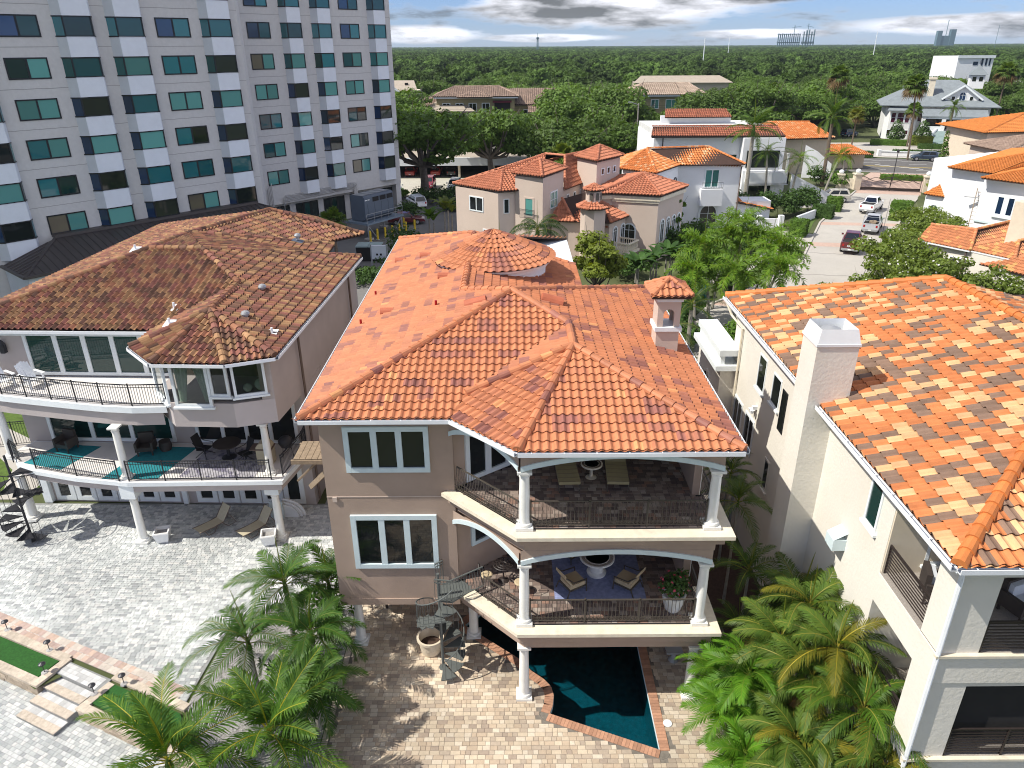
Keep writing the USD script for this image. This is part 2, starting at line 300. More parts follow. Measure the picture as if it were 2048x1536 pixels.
 def slab(s, p, th, col=None):
  """A plate: polygon p (3-D, convex), th thick downwards."""
  p = np.asarray(p, float); n = len(p); q = p - [0, 0, th]; v = np.vstack([p, q])
  f = [(0, i, i + 1) for i in range(1, n - 1)] + [(n, n + i + 1, n + i) for i in range(1, n - 1)]
  for i in range(n):
   j = (i + 1) % n; f += [(i, n + i, n + j), (i, n + j, j)]
  return s.add(v, f, col)
 def wallface(s, p0, p1, th, z0, z1, col=None):
  """A wall from plan point p0 to p1, th thick to the left of the way p0 > p1."""
  p0, p1 = np.asarray(p0, float)[:2], np.asarray(p1, float)[:2]; d = unit(p1 - p0); nn = np.array([-d[1], d[0]]) * th
  return s.prism([p0, p1, p1 + nn, p0 + nn], z0, z1, col)
 def xf(s, m4):
  s.v = [(v @ np.asarray(m4)[:3, :3].T + np.asarray(m4)[:3, 3]) for v in s.v]; return s
 def merge(s, o):
  for v, f, c in zip(o.v, o.f, o.c):
   s.v.append(v); s.f.append(f + s.n); s.c.append(c)
  s.n += o.n; return s
 def arrays(s): return np.vstack(s.v), np.vstack(s.f), np.vstack(s.c)
_names = {}
def numbered(parent, name):
 k = (parent, name); i = _names.get(k, 0); _names[k] = i + 1
 return f'{parent}/{name}' if i == 0 else f'{parent}/{name}_{i:03d}'
def setdata(prim, label=None, cat=None, group=None, kind=None):
 for k, v in (('label', label), ('category', cat), ('group', group), ('kind', kind)):
  if v: prim.SetCustomDataByKey(k, v)
class Thing:
 pass
def _ops(x, loc, rot, sc):
 x.AddTranslateOp().Set(Gf.Vec3d(*map(float, loc))); x.AddRotateXYZOp().Set(Gf.Vec3f(*map(float, rot)))
 x.AddScaleOp().Set(Gf.Vec3f(*(map(float, sc) if np.ndim(sc) else (float(sc),) * 3)))
def thing(name, label, cat, loc=(0, 0, 0), rot=0.0, group=None, kind=None, local=True, sc=1.0):
 """A top-level Xform at the thing's base. local=False: its parts are given in world coordinates."""
 t = Thing(); t.path = numbered('/World', name); rot = rot if np.ndim(rot) else (0, 0, rot)
 x = UsdGeom.Xform.Define(stage, t.path); _ops(x, loc, rot, sc)
 t.prim = x.GetPrim(); t.off = np.zeros(3) if local else np.asarray(loc, float)
 setdata(t.prim, label, cat, group, kind); return t
def part(t, name, mb, m, smooth=False, label=None, kind=None, attr=False):
 """A mesh under a thing or a part (t)."""
 if isinstance(mb, MB): v, f, c = mb.arrays()
 else: v, f = mb; c = None
 off = t.off if t is not None else np.zeros(3)
 path = numbered(t.path if t is not None else '/World', name)
 v = v - off
 if smooth is not False:
  v2, f2, nrm = meshkit.arrays((v, f), smooth)
  msh = usdkit.mesh(stage, path, (v, f), M[m] if isinstance(m, str) else m, smooth=smooth)
 else:
  msh = usdkit.mesh(stage, path, (v, f), M[m] if isinstance(m, str) else m)
  if attr and c is not None:
   UsdGeom.PrimvarsAPI(msh).CreatePrimvar('col', Sdf.ValueTypeNames.Color3fArray, 'vertex').Set(Vt.Vec3fArray.FromNumpy(c.astype(np.float32)))
 p = Thing(); p.path = path; p.prim = msh.GetPrim(); p.off = off
 setdata(p.prim, label, None, None, kind); return p
def single(name, mb, m, label, cat, group=None, kind=None, **k):
 """A top-level thing that is one mesh."""
 p = part(None, name, mb, m, **k); setdata(p.prim, label, cat, group, kind); return p
def struct(name, mb, m, label=None, **k):
 p = part(None, name, mb, m, **k); setdata(p.prim, label, None, None, 'structure'); return p
def dup(t, loc, rot=0.0, label=None, group=None, sc=1.0):
 """Another of the same thing, with its parts."""
 base = t.path.split('/')[-1]
 base = base[:-4] if base[-4:-3] == '_' and base[-3:].isdigit() else base
 r = Thing(); r.path = numbered('/World', base); rot = rot if np.ndim(rot) else (0, 0, rot)
 x = UsdGeom.Xform.Define(stage, r.path); x.GetPrim().GetReferences().AddInternalReference(Sdf.Path(t.path)); x.GetPrim().SetInstanceable(True)
 for op, val in (('xformOp:translate', Gf.Vec3d(*map(float, loc))), ('xformOp:rotateXYZ', Gf.Vec3f(*map(float, rot))), ('xformOp:scale', Gf.Vec3f(*(map(float, sc) if np.ndim(sc) else (float(sc),) * 3)))):
  x.GetPrim().GetAttribute(op).Set(val)
 r.prim = x.GetPrim(); r.off = np.zeros(3); setdata(r.prim, label, None, group); return r
# builders: roofs, windows, rails, columns, pavers
def in_view(p, margin=1.03):
 d = np.asarray(p, float) - EYE; k = d @ _f
 return (k > 0) & (np.abs(d @ _r) < margin * k * 1024 / 1460) & (np.abs(d @ _u) < margin * k * 768 / 1460)
def clip_soup(T, key, edges):
 """Clips triangles T (n,3,3; the plan in [..., :2]) by half planes (m, c): keep m.p >= c."""
 for m, c in edges:
  if len(T) == 0: break
  d = T[..., :2] @ m - c; k = (d >= 0).sum(1)
  out, ok = [T[k == 3]], [key[k == 3]]
  for cnt in (1, 2):
   s = k == cnt
   if not s.any(): continue
   t, dd, kk = T[s], d[s], key[s]
   odd = np.argmax(dd >= 0, 1) if cnt == 1 else np.argmax(dd < 0, 1)
   idx = (odd[:, None] + np.arange(3)) % 3; r = np.arange(len(t))[:, None]
   t, dd = t[r, idx], dd[r, idx]
   f1 = (dd[:, 0] / (dd[:, 0] - dd[:, 1]))[:, None]; f2 = (dd[:, 0] / (dd[:, 0] - dd[:, 2]))[:, None]
   a = t[:, 0] + (t[:, 1] - t[:, 0]) * f1; b = t[:, 0] + (t[:, 2] - t[:, 0]) * f2
   if cnt == 1: out.append(np.stack([t[:, 0], a, b], 1)); ok.append(kk)
   else: out += [np.stack([a, t[:, 1], t[:, 2]], 1), np.stack([a, t[:, 2], b], 1)]; ok += [kk, kk]
  T, key = np.concatenate(out), np.concatenate(ok)
 return T, key
def tile_unit(w, e, lift, hb, K):
 """One clay S-tile as triangles in (across, up the slope, height)."""
 x = np.linspace(0, 1, K); barrel = x <= .62
 h = np.where(barrel, hb * np.sin(np.pi * np.clip(x / .62, 0, 1)), -.22 * hb * np.sin(np.pi * np.clip((x - .62) / .38, 0, 1)))
 x = x * w; lo = np.stack([x, np.full(K, -.012), h + lift], 1); up = np.stack([x, np.full(K, e + .03), h], 1); un = lo - [0, -.004, min(.02, lift * .55)]
 t = []
 for i in range(K - 1):
  t += [(lo[i], lo[i + 1], up[i + 1]), (lo[i], up[i + 1], up[i]), (un[i], un[i + 1], lo[i + 1]), (un[i], lo[i + 1], lo[i])]
 return np.array(t)
def facet_tiles(poly, w, e, lift, hb, K, org=None):
 """The tiles of one roof plane (convex polygon, 3-D): triangles, tile index (i, j) per triangle, and frame."""
 P = np.asarray(poly, float); c = P.mean(0); n = np.zeros(3)
 for i in range(len(P)): n += np.cross(P[i] - c, P[(i + 1) % len(P)] - c)
 n = unit(n); n = n if n[2] > 0 else -n
 u = unit(np.cross((0, 0, 1), n)); v = np.cross(n, u)
 if org is None: org = P[np.argmin(P[:, 2])]
 org = np.asarray(org, float)
 q = np.stack([(P - org) @ u, (P - org) @ v], 1)
 if (q[:, 0] * np.roll(q[:, 1], -1) - np.roll(q[:, 0], -1) * q[:, 1]).sum() < 0: q = q[::-1]
 edges = []
 for i in range(len(q)):
  d = q[(i + 1) % len(q)] - q[i]
  if np.linalg.norm(d) < 1e-6: continue
  m = unit([-d[1], d[0]])
  edges.append((m, m @ q[i] - (.05 if abs(d[1]) < 1e-3 * abs(d[0]) else 0)))
 i0, i1 = int(math.floor(q[:, 0].min() / w)) - 1, int(math.ceil(q[:, 0].max() / w)) + 1
 j0, j1 = int(math.floor(q[:, 1].min() / e - .01)), int(math.ceil(q[:, 1].max() / e)) + 1
 I, J = np.meshgrid(np.arange(i0, i1), np.arange(j0, j1)); I, J = I.ravel(), J.ravel()
 cen = np.stack([(I + .5) * w, (J + .5) * e], 1); rad = math.hypot(w, e) * .6
 dist = np.min([cen @ m - cc for m, cc in edges], 0)
 I, J, dist = I[dist > -rad], J[dist > -rad], dist[dist > -rad]
 if len(I) == 0: print('no tiles', P.tolist()); return np.zeros((0, 3, 3)), np.zeros(0, int), np.zeros((0, 2), int), n
 base = tile_unit(w, e, lift, hb, K)
 T = base[None] + np.stack([I * w, J * e, np.zeros(len(I))], 1)[:, None, None, :]
 key = np.repeat(np.arange(len(I)), len(base)).reshape(len(I), -1)
 whole = dist > rad + .05
 Tc, kc = clip_soup(T[~whole].reshape(-1, 3, 3), key[~whole].ravel(), edges)
 T = np.concatenate([T[whole].reshape(-1, 3, 3), Tc]); key = np.concatenate([key[whole].ravel(), kc])
 X = org + T[..., :1] * u + T[..., 1:2] * v + T[..., 2:] * n
 return X, key, np.stack([I, J], 1), n
def hash01(i, j, s=0):
 h = (np.asarray(i, np.int64) * 374761393 + np.asarray(j, np.int64) * 668265263 + s * 144665) & 0xFFFFFFFF
 h = ((h ^ (h >> 13)) * 1274126177) & 0xFFFFFFFF
 return ((h ^ (h >> 16)) & 0xFFFFFF) / 16777215.0
def pal_main(i, j, s):
 o = np.stack([.46 + .07 * hash01(i, j, s), .175 + .03 * hash01(i, j, s), .082 + .016 * hash01(i, j, s)], -1)
 run = (hash01(i // 3, j, s + 5) < .13) | (hash01(i // 2, j // 2, s + 9) < .07)
 pu = np.array([.235, .095, .078]) * (0.85 + .4 * hash01(i, j, s + 2))[..., None]
 k = np.where(run, .45 + .5 * hash01(i, j, s + 11), np.where(hash01(i // 3, j, s + 13) < .2, .18, 0))[..., None]; o = pu * k + o * (1 - k)
 lt = hash01(i, j, s + 7) < .012
 return np.where(lt[..., None], [.60, .28, .12], o)
def pal_right(i, j, s):
 r = hash01(i, j, s) * .65 + hash01(i // 2, j, s + 3) * .35
 o = np.where((r < .34)[..., None], [.62, .37, .185], np.where((r > .66)[..., None], [.21, .135, .095], [.50, .175, .062]))
 return o * (0.86 + .28 * hash01(i, j, s + 4))[..., None]
def pal_left(i, j, s):
 r = hash01(i, j, s)
 o = np.where((r < .3)[..., None], [.32, .185, .095], np.where((r < .55)[..., None], [.225, .095, .072], np.where((r < .8)[..., None], [.27, .125, .072], [.15, .08, .055])))
 return o * (0.75 + .45 * hash01(i, j, s + 4))[..., None]
def pal_plain(c, var=.12, alt=None, pa=0.0):
 def f(i, j, s):
  o = np.asarray(c) * (1 - var + 2 * var * hash01(i, j, s))[..., None]
  if alt is not None: o = np.where((hash01(i, j, s + 3) < pa)[..., None], alt, o)
  return o
 return f
def cap_mesh(a, b, r0, r1, col):
 """One ridge tile: a tapering half round from a to b."""
 a, b = np.asarray(a, float), np.asarray(b, float); d = unit(b - a); x = unit(np.cross(d, (0, 0, 1))); z = np.cross(x, d)
 ang = np.linspace(-.15, math.pi + .15, 7); m = MB()
 ra = a + r0 * (np.cos(ang)[:, None] * x + np.sin(ang)[:, None] * z) + z * .015; rb = b + r1 * (np.cos(ang)[:, None] * x + np.sin(ang)[:, None] * z)
 f = [(i, i + 1, 8 + i, 7 + i) for i in range(6)]
 m.add(np.vstack([ra, rb]), [q[::-1] for q in f], col); m.add(ra, [(0, i, i + 1) for i in range(1, 6)], col)
 return m
def roof(t, facets, w=.26, e=.37, pal=pal_main, tile='tile', deck='deck', caps=(), K=7, singles=300, lift=.05, hb=.062, name='roof', cap_r=.15, cap_len=.42, orgs=None, cap_single=True, seed=1, capcol=None):
 """A tiled roof: the underlay is the part 'roof', its tiles and ridge tiles are sub-parts; past SINGLES the rest is one mesh."""
 dk = MB()
 for p in facets:
  p = np.asarray(p, float) - [0, 0, .035]; dk.slab(p if np.cross(p[1] - p[0], p[2] - p[0])[2] > 0 else p[::-1], .08)
 R = part(t, name, dk, deck)
 allT, allC, allK, score, base = [], [], [], [], 0
 for k, p in enumerate(facets):
  X, key, ij, n = facet_tiles(p, w, e, lift, hb, K, None if orgs is None else orgs[k])
  if len(X) == 0: continue
  col = pal(ij[:, 0], ij[:, 1], seed * 31 + k * 7)
  cen = np.zeros((len(ij), 3)); cnt = np.zeros(len(ij)); np.add.at(cen, key, X.mean(1)); np.add.at(cnt, key, 1); ok = cnt > 0
  cen[ok] /= cnt[ok][:, None]; d = EYE - cen; L = np.linalg.norm(d, axis=1)
  sc = np.where(ok & in_view(cen) & (cnt >= cnt.max() * .8), np.maximum(d @ n / L, 0) / L ** 2, 0)
  allT.append(X); allK.append(key + base); allC.append(col); score.append(sc); base += len(ij)
 T, key, col, score = np.concatenate(allT), np.concatenate(allK), np.concatenate(allC), np.concatenate(score)
 order = np.argsort(-score)[:singles]; order = order[score[order] > 0] if singles else order[:0]
 own = np.zeros(base, bool); own[order] = True
 rest = ~own[key]
 part(R, 'roof_tile_field', MB().soup(T[rest], col[key[rest]]), tile, attr=True, kind='stuff')
 srt = np.argsort(key[~rest], kind='stable'); Ts, ks = T[~rest][srt], key[~rest][srt]
 cuts = np.flatnonzero(np.diff(ks)) + 1
 for tri, kk in zip(np.split(Ts, cuts), np.split(ks, cuts)):
  if len(tri): part(R, 'roof_tile', MB().soup(tri, col[kk[0]]), tile, attr=True)
 joined = MB(); g = np.random.default_rng(seed)
 for ci, (a, b) in enumerate(caps):
  a, b = np.asarray(a, float), np.asarray(b, float); L = np.linalg.norm(b - a); n = max(1, int(round(L / cap_len)))
  for i in range(n):
   s0, s1 = a + (b - a) * i / n, a + (b - a) * (i + 1.12) / n
   c = (pal(np.array([i * 3 + ci]), np.array([ci * 5]), seed + 77)[0] if capcol is None else np.array(capcol)) * g.uniform(.85, 1.1)
   m = cap_mesh(s0 + [0, 0, .03], s1 + [0, 0, .03], cap_r, cap_r * .82, c)
   if cap_single: part(R, 'ridge_tile', m, tile, attr=True)
   else: joined.merge(m)
 if joined.n: part(R, 'ridge_tile_row', joined, tile, attr=True, kind='stuff')
 return R
def gutter(t, pts, m='gutter', w=.14, h=.13, name='gutter', inner=True):
 """An open gutter along an eave: outer board, bottom and a dark trough. pts run with the outside on the right."""
 g, d = MB(), MB()
 for a, b in zip(pts[:-1], pts[1:]):
  a, b = np.asarray(a, float), np.asarray(b, float); x = unit(b - a); o = unit(np.cross(x, (0, 0, 1)))
  g.bar(a + o * w - [0, 0, h * .5], b + o * w - [0, 0, h * .5], .022, h)
  g.bar(a + o * w * .5 - [0, 0, h], b + o * w * .5 - [0, 0, h], w, .02)
  g.bar(a + o * .01 - [0, 0, h * .8], b + o * .01 - [0, 0, h * .8], .022, h * 1.1)
  if inner: d.bar(a + o * w * .5 - [0, 0, h * .72], b + o * w * .5 - [0, 0, h * .72], w * .8, .02)
  L = np.linalg.norm(b - a)
  for s in np.arange(.4, L, .95):
   q = a + x * s; g.bar(q + o * .01 - [0, 0, .02], q + o * w - [0, 0, .02], .025, .015)
 G = part(t, name, g, m)
 if inner and d.n: part(G, 'trough', d, 'gutter_in')
 return G
def window(t, p, ud, w, h, nx=1, ny=1, fr=.10, depth=.07, m='trim', pane='pane', sill=False, name='window', mul=None, panes=None, splits=None, inner=None):
 """A window on a wall: frame (part) and each pane (sub-part). p: lower left corner, ud: to the right seen from outside."""
 p = np.asarray(p, float); U = unit([ud[0], ud[1], 0]); N = np.array([U[1], -U[0], 0.0]); Zv = np.array([0, 0, 1.0]); mul = mul or fr * .75
 f = MB(); at = lambda a, b, c: p + U * a + Zv * b + N * c
 def blk(a0, a1, b0, b1, c0, c1):
  v = [at(a, b, c) for b in (b0, b1) for c in (c0, c1) for a in (a0, a1)]
  f.add(v, [(0, 1, 3, 2), (4, 6, 7, 5), (0, 4, 5, 1), (2, 3, 7, 6), (0, 2, 6, 4), (1, 5, 7, 3)])
 blk(0, fr, 0, h, -.03, depth); blk(w - fr, w, 0, h, -.03, depth); blk(fr, w - fr, 0, fr, -.03, depth - .002); blk(fr, w - fr, h - fr, h, -.03, depth - .002)
 xs = splits if splits is not None else [i / nx for i in range(nx + 1)]
 xs = [fr + (w - 2 * fr) * s for s in xs]; ys = [fr + (h - 2 * fr) * i / ny for i in range(ny + 1)]
 for x in xs[1:-1]: blk(x - mul / 2, x + mul / 2, fr, h - fr, -.03, depth - .012)
 for y in ys[1:-1]: blk(fr, w - fr, y - mul * .3, y + mul * .3, -.03, depth - .02)
 if sill: blk(-.08, w + .08, -.09, 0, -.03, depth + .07)
 W = part(t, name, f, m); k = 0
 for i in range(len(xs) - 1):
  for j in range(len(ys) - 1):
   g = MB().quad(at(xs[i], ys[j], .012), at(xs[i + 1], ys[j], .012), at(xs[i + 1], ys[j + 1], .012), at(xs[i], ys[j + 1], .012))
   part(W, 'pane', g, panes[k % len(panes)] if panes else pane); k += 1
   if inner:
    part(W, inner[1], MB().merge(inner[0](at, xs[i], xs[i + 1], ys[j], ys[j + 1])), inner[2])
 return W
def arch_window(t, p, ud, w, h, m='trim', pane='pane', name='window', ring=.14):
 """A round-headed window: moulded surround and one pane with a glazing bar."""
 p = np.asarray(p, float); U = unit([ud[0], ud[1], 0]); N = np.array([U[1], -U[0], 0.0]); Zv = np.array([0, 0, 1.0])
 ang = np.linspace(math.pi, 0, 11); r = w / 2
 line = [(0, 0), (0, h - r)] + [(r + r * math.cos(a), h - r + r * math.sin(a)) for a in ang[1:-1]] + [(w, h - r), (w, 0)]
 outl = [(-ring, 0), (-ring, h - r)] + [(r + (r + ring) * math.cos(a), h - r + (r + ring) * math.sin(a)) for a in ang[1:-1]] + [(w + ring, h - r), (w + ring, 0)]
 f = MB(); P3 = lambda q, c: p + U * q[0] + Zv * q[1] + N * c
 for a, b, c, d in zip(line[:-1], line[1:], outl[:-1], outl[1:]):
  f.quad(P3(a, .07), P3(b, .07), P3(d, .07), P3(c, .07)); f.quad(P3(c, .07), P3(d, .07), P3(d, 0), P3(c, 0)); f.quad(P3(a, 0), P3(b, 0), P3(b, .07), P3(a, .07))
 f.bar(P3((r, 0), .03), P3((r, h), .03), .05, .04, up=N); f.bar(P3((0, h - r), .03), P3((w, h - r), .03), .05, .04)
 W = part(t, name, f, m); part(W, 'pane', MB().add([P3(q, .012) for q in line], [(0, i + 1, i) for i in range(1, len(line) - 1)]), pane)
 return W
def railing(t, pts, h=.95, gap=.125, style='plain', m='iron', name='railing', post=1.9, top=.045, cross=False, horiz=False, closed=False):
 """A metal railing along a path at floor level (the outside on the right)."""
 r = MB(); P = [np.asarray(p, float) for p in pts]; up = np.array([0, 0, 1.0])
 for a, b in zip(P[:-1], P[1:]):
  d = unit(b - a); o = unit(np.cross(d, up)); L = np.linalg.norm(b - a)
  r.bar(a + up * h, b + up * h, top, top * .8)
  if horiz:
   for z in np.arange(.12, h - .04, gap): r.bar(a + up * z, b + up * z, .018, .028)
   for s in np.linspace(0, L, max(2, int(L / post) + 1)): r.bar(a + d * s, a + d * s + up * h, .05, .05, up=d)
   continue
  zl = .10
  r.bar(a + up * zl, b + up * zl, .03, .025)
  if style == 'plain' and not cross: r.bar(a + up * (h - .13), b + up * (h - .13), .025, .022)
  zc = .24 if style == 'plain' else .34
  if cross: r.bar(a + up * zc, b + up * zc, .018, .014)
  n = max(1, int(round(L / gap)))
  for i in range(n + 1):
   q = a + d * (L * i / n)
   if style == 'belly':
    zz = np.array([h, h * .82, h * .62, .46, .34, .22, .10]); out = np.array([0, .01, .05, .11, .125, .08, 0])
    r.tube([q + up * z + o * x for z, x in zip(zz, out)], .009, 4, cap=False)
   else:
    r.bar(q + up * zl, q + up * h, .017, .017, up=d)
  if cross:
   oo = o * (.10 if style == 'belly' else 0)
   for i in range(n):
    q0, q1 = a + d * (L * i / n), a + d * (L * (i + 1) / n)
    r.bar(q0 + up * .10, q1 + up * zc + oo, .012, .012); r.bar(q0 + up * zc + oo, q1 + up * .10, .012, .012)
  if post:
   for s in np.linspace(0, L, max(2, int(round(L / post)) + 1)):
    q = a + d * s; r.bar(q, q + up * (h + .06), .045, .045, up=d)
 return part(t, name, r, m)
def column(t, x, y, z0, z1, r=.17, m='col_white', name='column', plinth=.5):
 c = MB(); H = z1 - z0
 c.box(x - r * 1.55, x + r * 1.55, y - r * 1.55, y + r * 1.55, z0, z0 + .10)
 c.lathe([(r * 1.42, .10), (r * 1.5, .15), (r * 1.38, .20), (r * 1.12, .22), (r * 1.08, .26), (r, .32), (r * .97, H * .5), (r * .86, H - .26), (r * .98, H - .25), (r * .98, H - .21), (r * .88, H - .20), (r * .90, H - .14), (r * 1.2, H - .08)], (x, y, z0), 18)
 c.box(x - r * 1.3, x + r * 1.3, y - r * 1.3, y + r * 1.3, z1 - .08, z1)
 return part(t, name, c, m, smooth=35)
def arch_beam(t, a, b, spring, crown, top, th, m='stucco_tan', trim='trim_blue', band=.16, name='arch_beam'):
 """A beam between two plan points whose underside is a flat arch, with a painted band along the arch."""
 a, b = np.asarray(a, float), np.asarray(b, float); d = b - a; L = np.linalg.norm(d); d = d / L; o = np.array([d[1], -d[0]]); s = np.linspace(0, 1, 17)
 zz = spring + (crown - spring) * np.sin(np.pi * s) ** .8
 w, bd = MB(), MB()
 P = lambda si, z, c: (*(a + d * L * si + o * c), z)
 for i in range(16):
  s0, s1, z0, z1 = s[i], s[i + 1], zz[i], zz[i + 1]
  for c, fl in ((th / 2, 1), (-th / 2, -1)):
   q = [P(s0, z0, c), P(s1, z1, c), P(s1, top, c), P(s0, top, c)]; w.quad(*(q if fl > 0 else q[::-1]))
  w.quad(P(s0, z0, -th / 2), P(s1, z1, -th / 2), P(s1, z1, th / 2), P(s0, z0, th / 2))
  c = th / 2 + .05
  bd.quad(P(s0, z0 - .01, c), P(s1, z1 - .01, c), P(s1, z1 + band, c), P(s0, z0 + band, c)); bd.quad(P(s0, z0 + band, c), P(s1, z1 + band, c), P(s1, z1 + band, c - .05), P(s0, z0 + band, c - .05))
  bd.quad(P(s0, z0 - .01, -th / 2), P(s1, z1 - .01, -th / 2), P(s1, z1 - .01, c), P(s0, z0 - .01, c))
 A = part(t, name, w, m); part(A, 'arch_band', bd, trim); return A
def paver_boxes(poly, z, rowh, lens, ang, pal, gap=.008, th=.05, seed=0, jitter=.004, keep=None):
 """Pavers in rows over a shapely polygon: list of (centre, corner points, colour)."""
 from shapely import affinity, contains_xy
 g = np.random.default_rng(seed); rp = affinity.rotate(poly, -math.degrees(ang), origin=(0, 0)); x0, y0, x1, y1 = rp.bounds; ca, sa = math.cos(ang), math.sin(ang)
 out = []; y = y0; row = 0
 while y < y1:
  x = x0 - g.uniform(0, lens[0][0]); cs = []
  while x < x1:
   L = lens[g.choice(len(lens), p=[q[1] for q in lens])][0]; cs.append((x, L)); x += L
  cs = np.array(cs); cx, cy = cs[:, 0] + cs[:, 1] / 2, np.full(len(cs), y + rowh / 2)
  ok = contains_xy(rp, cx, cy)
  for (xa, L), c in zip(cs[ok], cx[ok]):
   out.append((c * ca - cy[0] * sa, c * sa + cy[0] * ca, L - gap, rowh - gap))
  y += rowh; row += 1
 A = np.array(out); n = len(A); zz = z + g.uniform(-jitter, jitter, n); cols = pal(A[:, 0], A[:, 1], g)
 U = np.array([ca, sa, 0]); V = np.array([-sa, ca, 0]); ch = .008
 corners = np.array([(-.5, -.5), (.5, -.5), (.5, .5), (-.5, .5)]); verts = np.zeros((n, 8, 3))
 for k, (a, b) in enumerate(corners):
  for lev in (0, 1):
   w = A[:, 2] - 2 * ch * lev; h = A[:, 3] - 2 * ch * lev
   verts[:, k + 4 * lev] = np.stack([A[:, 0], A[:, 1], zz - (.012 if lev == 0 else 0)], 1) + (a * w)[:, None] * U + (b * h)[:, None] * V
 faces = np.array([(4, 5, 6), (4, 6, 7)] + [t for k in range(4) for t in ((k, (k + 1) % 4, 4 + (k + 1) % 4), (k, 4 + (k + 1) % 4, 4 + k))])
 return A, verts, faces, cols
def paving(base, poly, z, rowh, lens, ang, pal, m, seed=0, singles=300, name='paver'):
 A, V, F, C = paver_boxes(poly, z, rowh, lens, ang, pal, seed=seed)
 d = V[:, 4:].mean(1); L = np.linalg.norm(d - EYE, axis=1); vis = in_view(d); o = np.argsort(np.where(vis, L, 1e9))[:singles]
 own = np.zeros(len(A), bool); own[o] = True
 for k in o: part(base, name, MB().add(V[k], F, C[k]), m, attr=True)
 r = ~own; n = r.sum(); f = (F[None] + 8 * np.arange(n)[:, None, None]).reshape(-1, 3)
 mb = MB(); mb.v, mb.f, mb.c, mb.n = [V[r].reshape(-1, 3)], [f], [np.repeat(C[r], 8, 0)], n * 8
 part(base, name + '_field', mb, m, attr=True, kind='stuff')
def pal_mix(cols, probs, var=.12, patch=0.0):
 cols = np.array(cols);
 def f(x, y, g):
  k = g.choice(len(cols), size=len(x), p=probs); c = cols[k] * g.uniform(1 - var, 1 + var, len(x))[:, None]
  if patch:
   q = meshkit.fbm(np.stack([x * .35, y * .35, 0 * x], 1), 3, 4); c = c * (1 - patch + 2 * patch * np.clip((q - .3) / .4, 0, 1))[:, None]
  return c
 return f
# builders: plants
def frond_mesh(L, n=26, leaf=.5, lw=.035, a0=65, a1=-35, droop=.5, vee=.25, ang=55, twist=0.0, c0=(.045, .10, .012), c1=(.08, .14, .015), rc=(.20, .22, .03), g=None, start=.12, ragged=.12, plume=0.0):
 """A feather frond from the origin out along +x: arching midrib and two rows of leaflets."""
 g = g or np.random.default_rng(0); m = MB(); S = 14
 th = np.radians(np.linspace(a0, a1, S + 1)); pts = [np.zeros(3)]
 side = g.uniform(-.10, .10) * L
 for i in range(S): pts.append(pts[-1] + np.array([math.cos(th[i]), 0, math.sin(th[i])]) * L / S)
 pts = np.array(pts); pts[:, 1] += side * np.linspace(0, 1, S + 1) ** 2
 m.tube(pts, np.linspace(.022, .006, S + 1) * (L / 2.2) ** .5, 3, rc, cap=False)
 tt = np.linspace(0, 1, S + 1); c0, c1 = np.array(c0), np.array(c1); V, F, Cc = [], [], []
 for i in range(n):
  s = start + (1 - start) * (i + .5) / n
  p = np.array([np.interp(s, tt, pts[:, k]) for k in range(3)]); q = np.array([np.interp(min(1, s + .03), tt, pts[:, k]) for k in range(3)]); t = unit(q - p if s < .97 else p - pts[-2])
  up = unit(np.cross(np.cross(t, (0, 0, 1)) if abs(t[2]) < .98 else (0, 1, 0), t)); up = up if up[2] >= -.2 else -up
  lat = unit(np.cross(t, up)); vee_ = vee + plume * g.uniform(-1, 1); ll = leaf * (math.sin(math.pi * min(1, .18 + .80 * s)) ** .6) * g.uniform(1 - ragged, 1 + ragged)
  for sg in (-1, 1):
   a = math.radians(ang * (1 - .45 * s) * g.uniform(.88, 1.12)); dr = unit(math.cos(a) * t + math.sin(a) * sg * lat + vee_ * up * g.uniform(.6, 1.4))
   mid = p + dr * ll * .5 + up * .0; dn = np.array([0, 0, -1.0])
   mid = mid + dn * droop * ll * .10; tip = p + dr * ll * (1 - .12 * droop) + dn * droop * ll * .45
   w = t * lw; k = len(V); cc = c0 + (c1 - c0) * g.uniform(0, 1) * (.5 + .5 * s)
   V += [p - w * .35, p + w * .35, mid + w * .5, mid - w * .5, tip]; F += [(k, k + 1, k + 2), (k, k + 2, k + 3), (k + 3, k + 2, k + 4)]; Cc += [cc] * 5
 m.add(V, F, np.array(Cc)); return m
def fan_mesh(L=1.1, rad=.75, n=18, c0=(.05, .10, .015), c1=(.09, .14, .02), droop=.35, g=None, a0=40):
 """A fan leaf: a stalk along +x and a disc of pointed segments."""
 g = g or np.random.default_rng(0); m = MB(); e = np.array([math.cos(math.radians(a0)) * L, 0, math.sin(math.radians(a0)) * L])
 m.tube([np.zeros(3), e * .5 + [0, 0, .05], e], .015, 3, (.16, .17, .04), cap=False); t = unit(e); lat = np.array([0, 1.0, 0]); V, F, Cc = [], [], []
 for i in range(n):
  a = math.radians(-140 + 280 * i / (n - 1)); d = unit(math.cos(a) * t + math.sin(a) * lat); r = rad * (.72 + .28 * math.cos(a * .5)) * g.uniform(.9, 1.08)
  side = unit(np.cross(d, np.cross(t, lat))); mid = e + d * r * .55; tip = e + d * r + np.array([0, 0, -1]) * droop * r * (.6 + .4 * g.random()); w = side * r * .10; k = len(V); cc = np.array(c0) + (np.array(c1) - c0) * g.random()
  V += [e, mid - w, mid + w, tip]; F += [(k, k + 1, k + 2), (k + 1, k + 3, k + 2)]; Cc += [cc] * 4
 m.add(V, F, np.array(Cc)); return m
def rot_z(a): c, s = math.cos(a), math.sin(a); return np.array([[c, -s, 0], [s, c, 0], [0, 0, 1.0]])
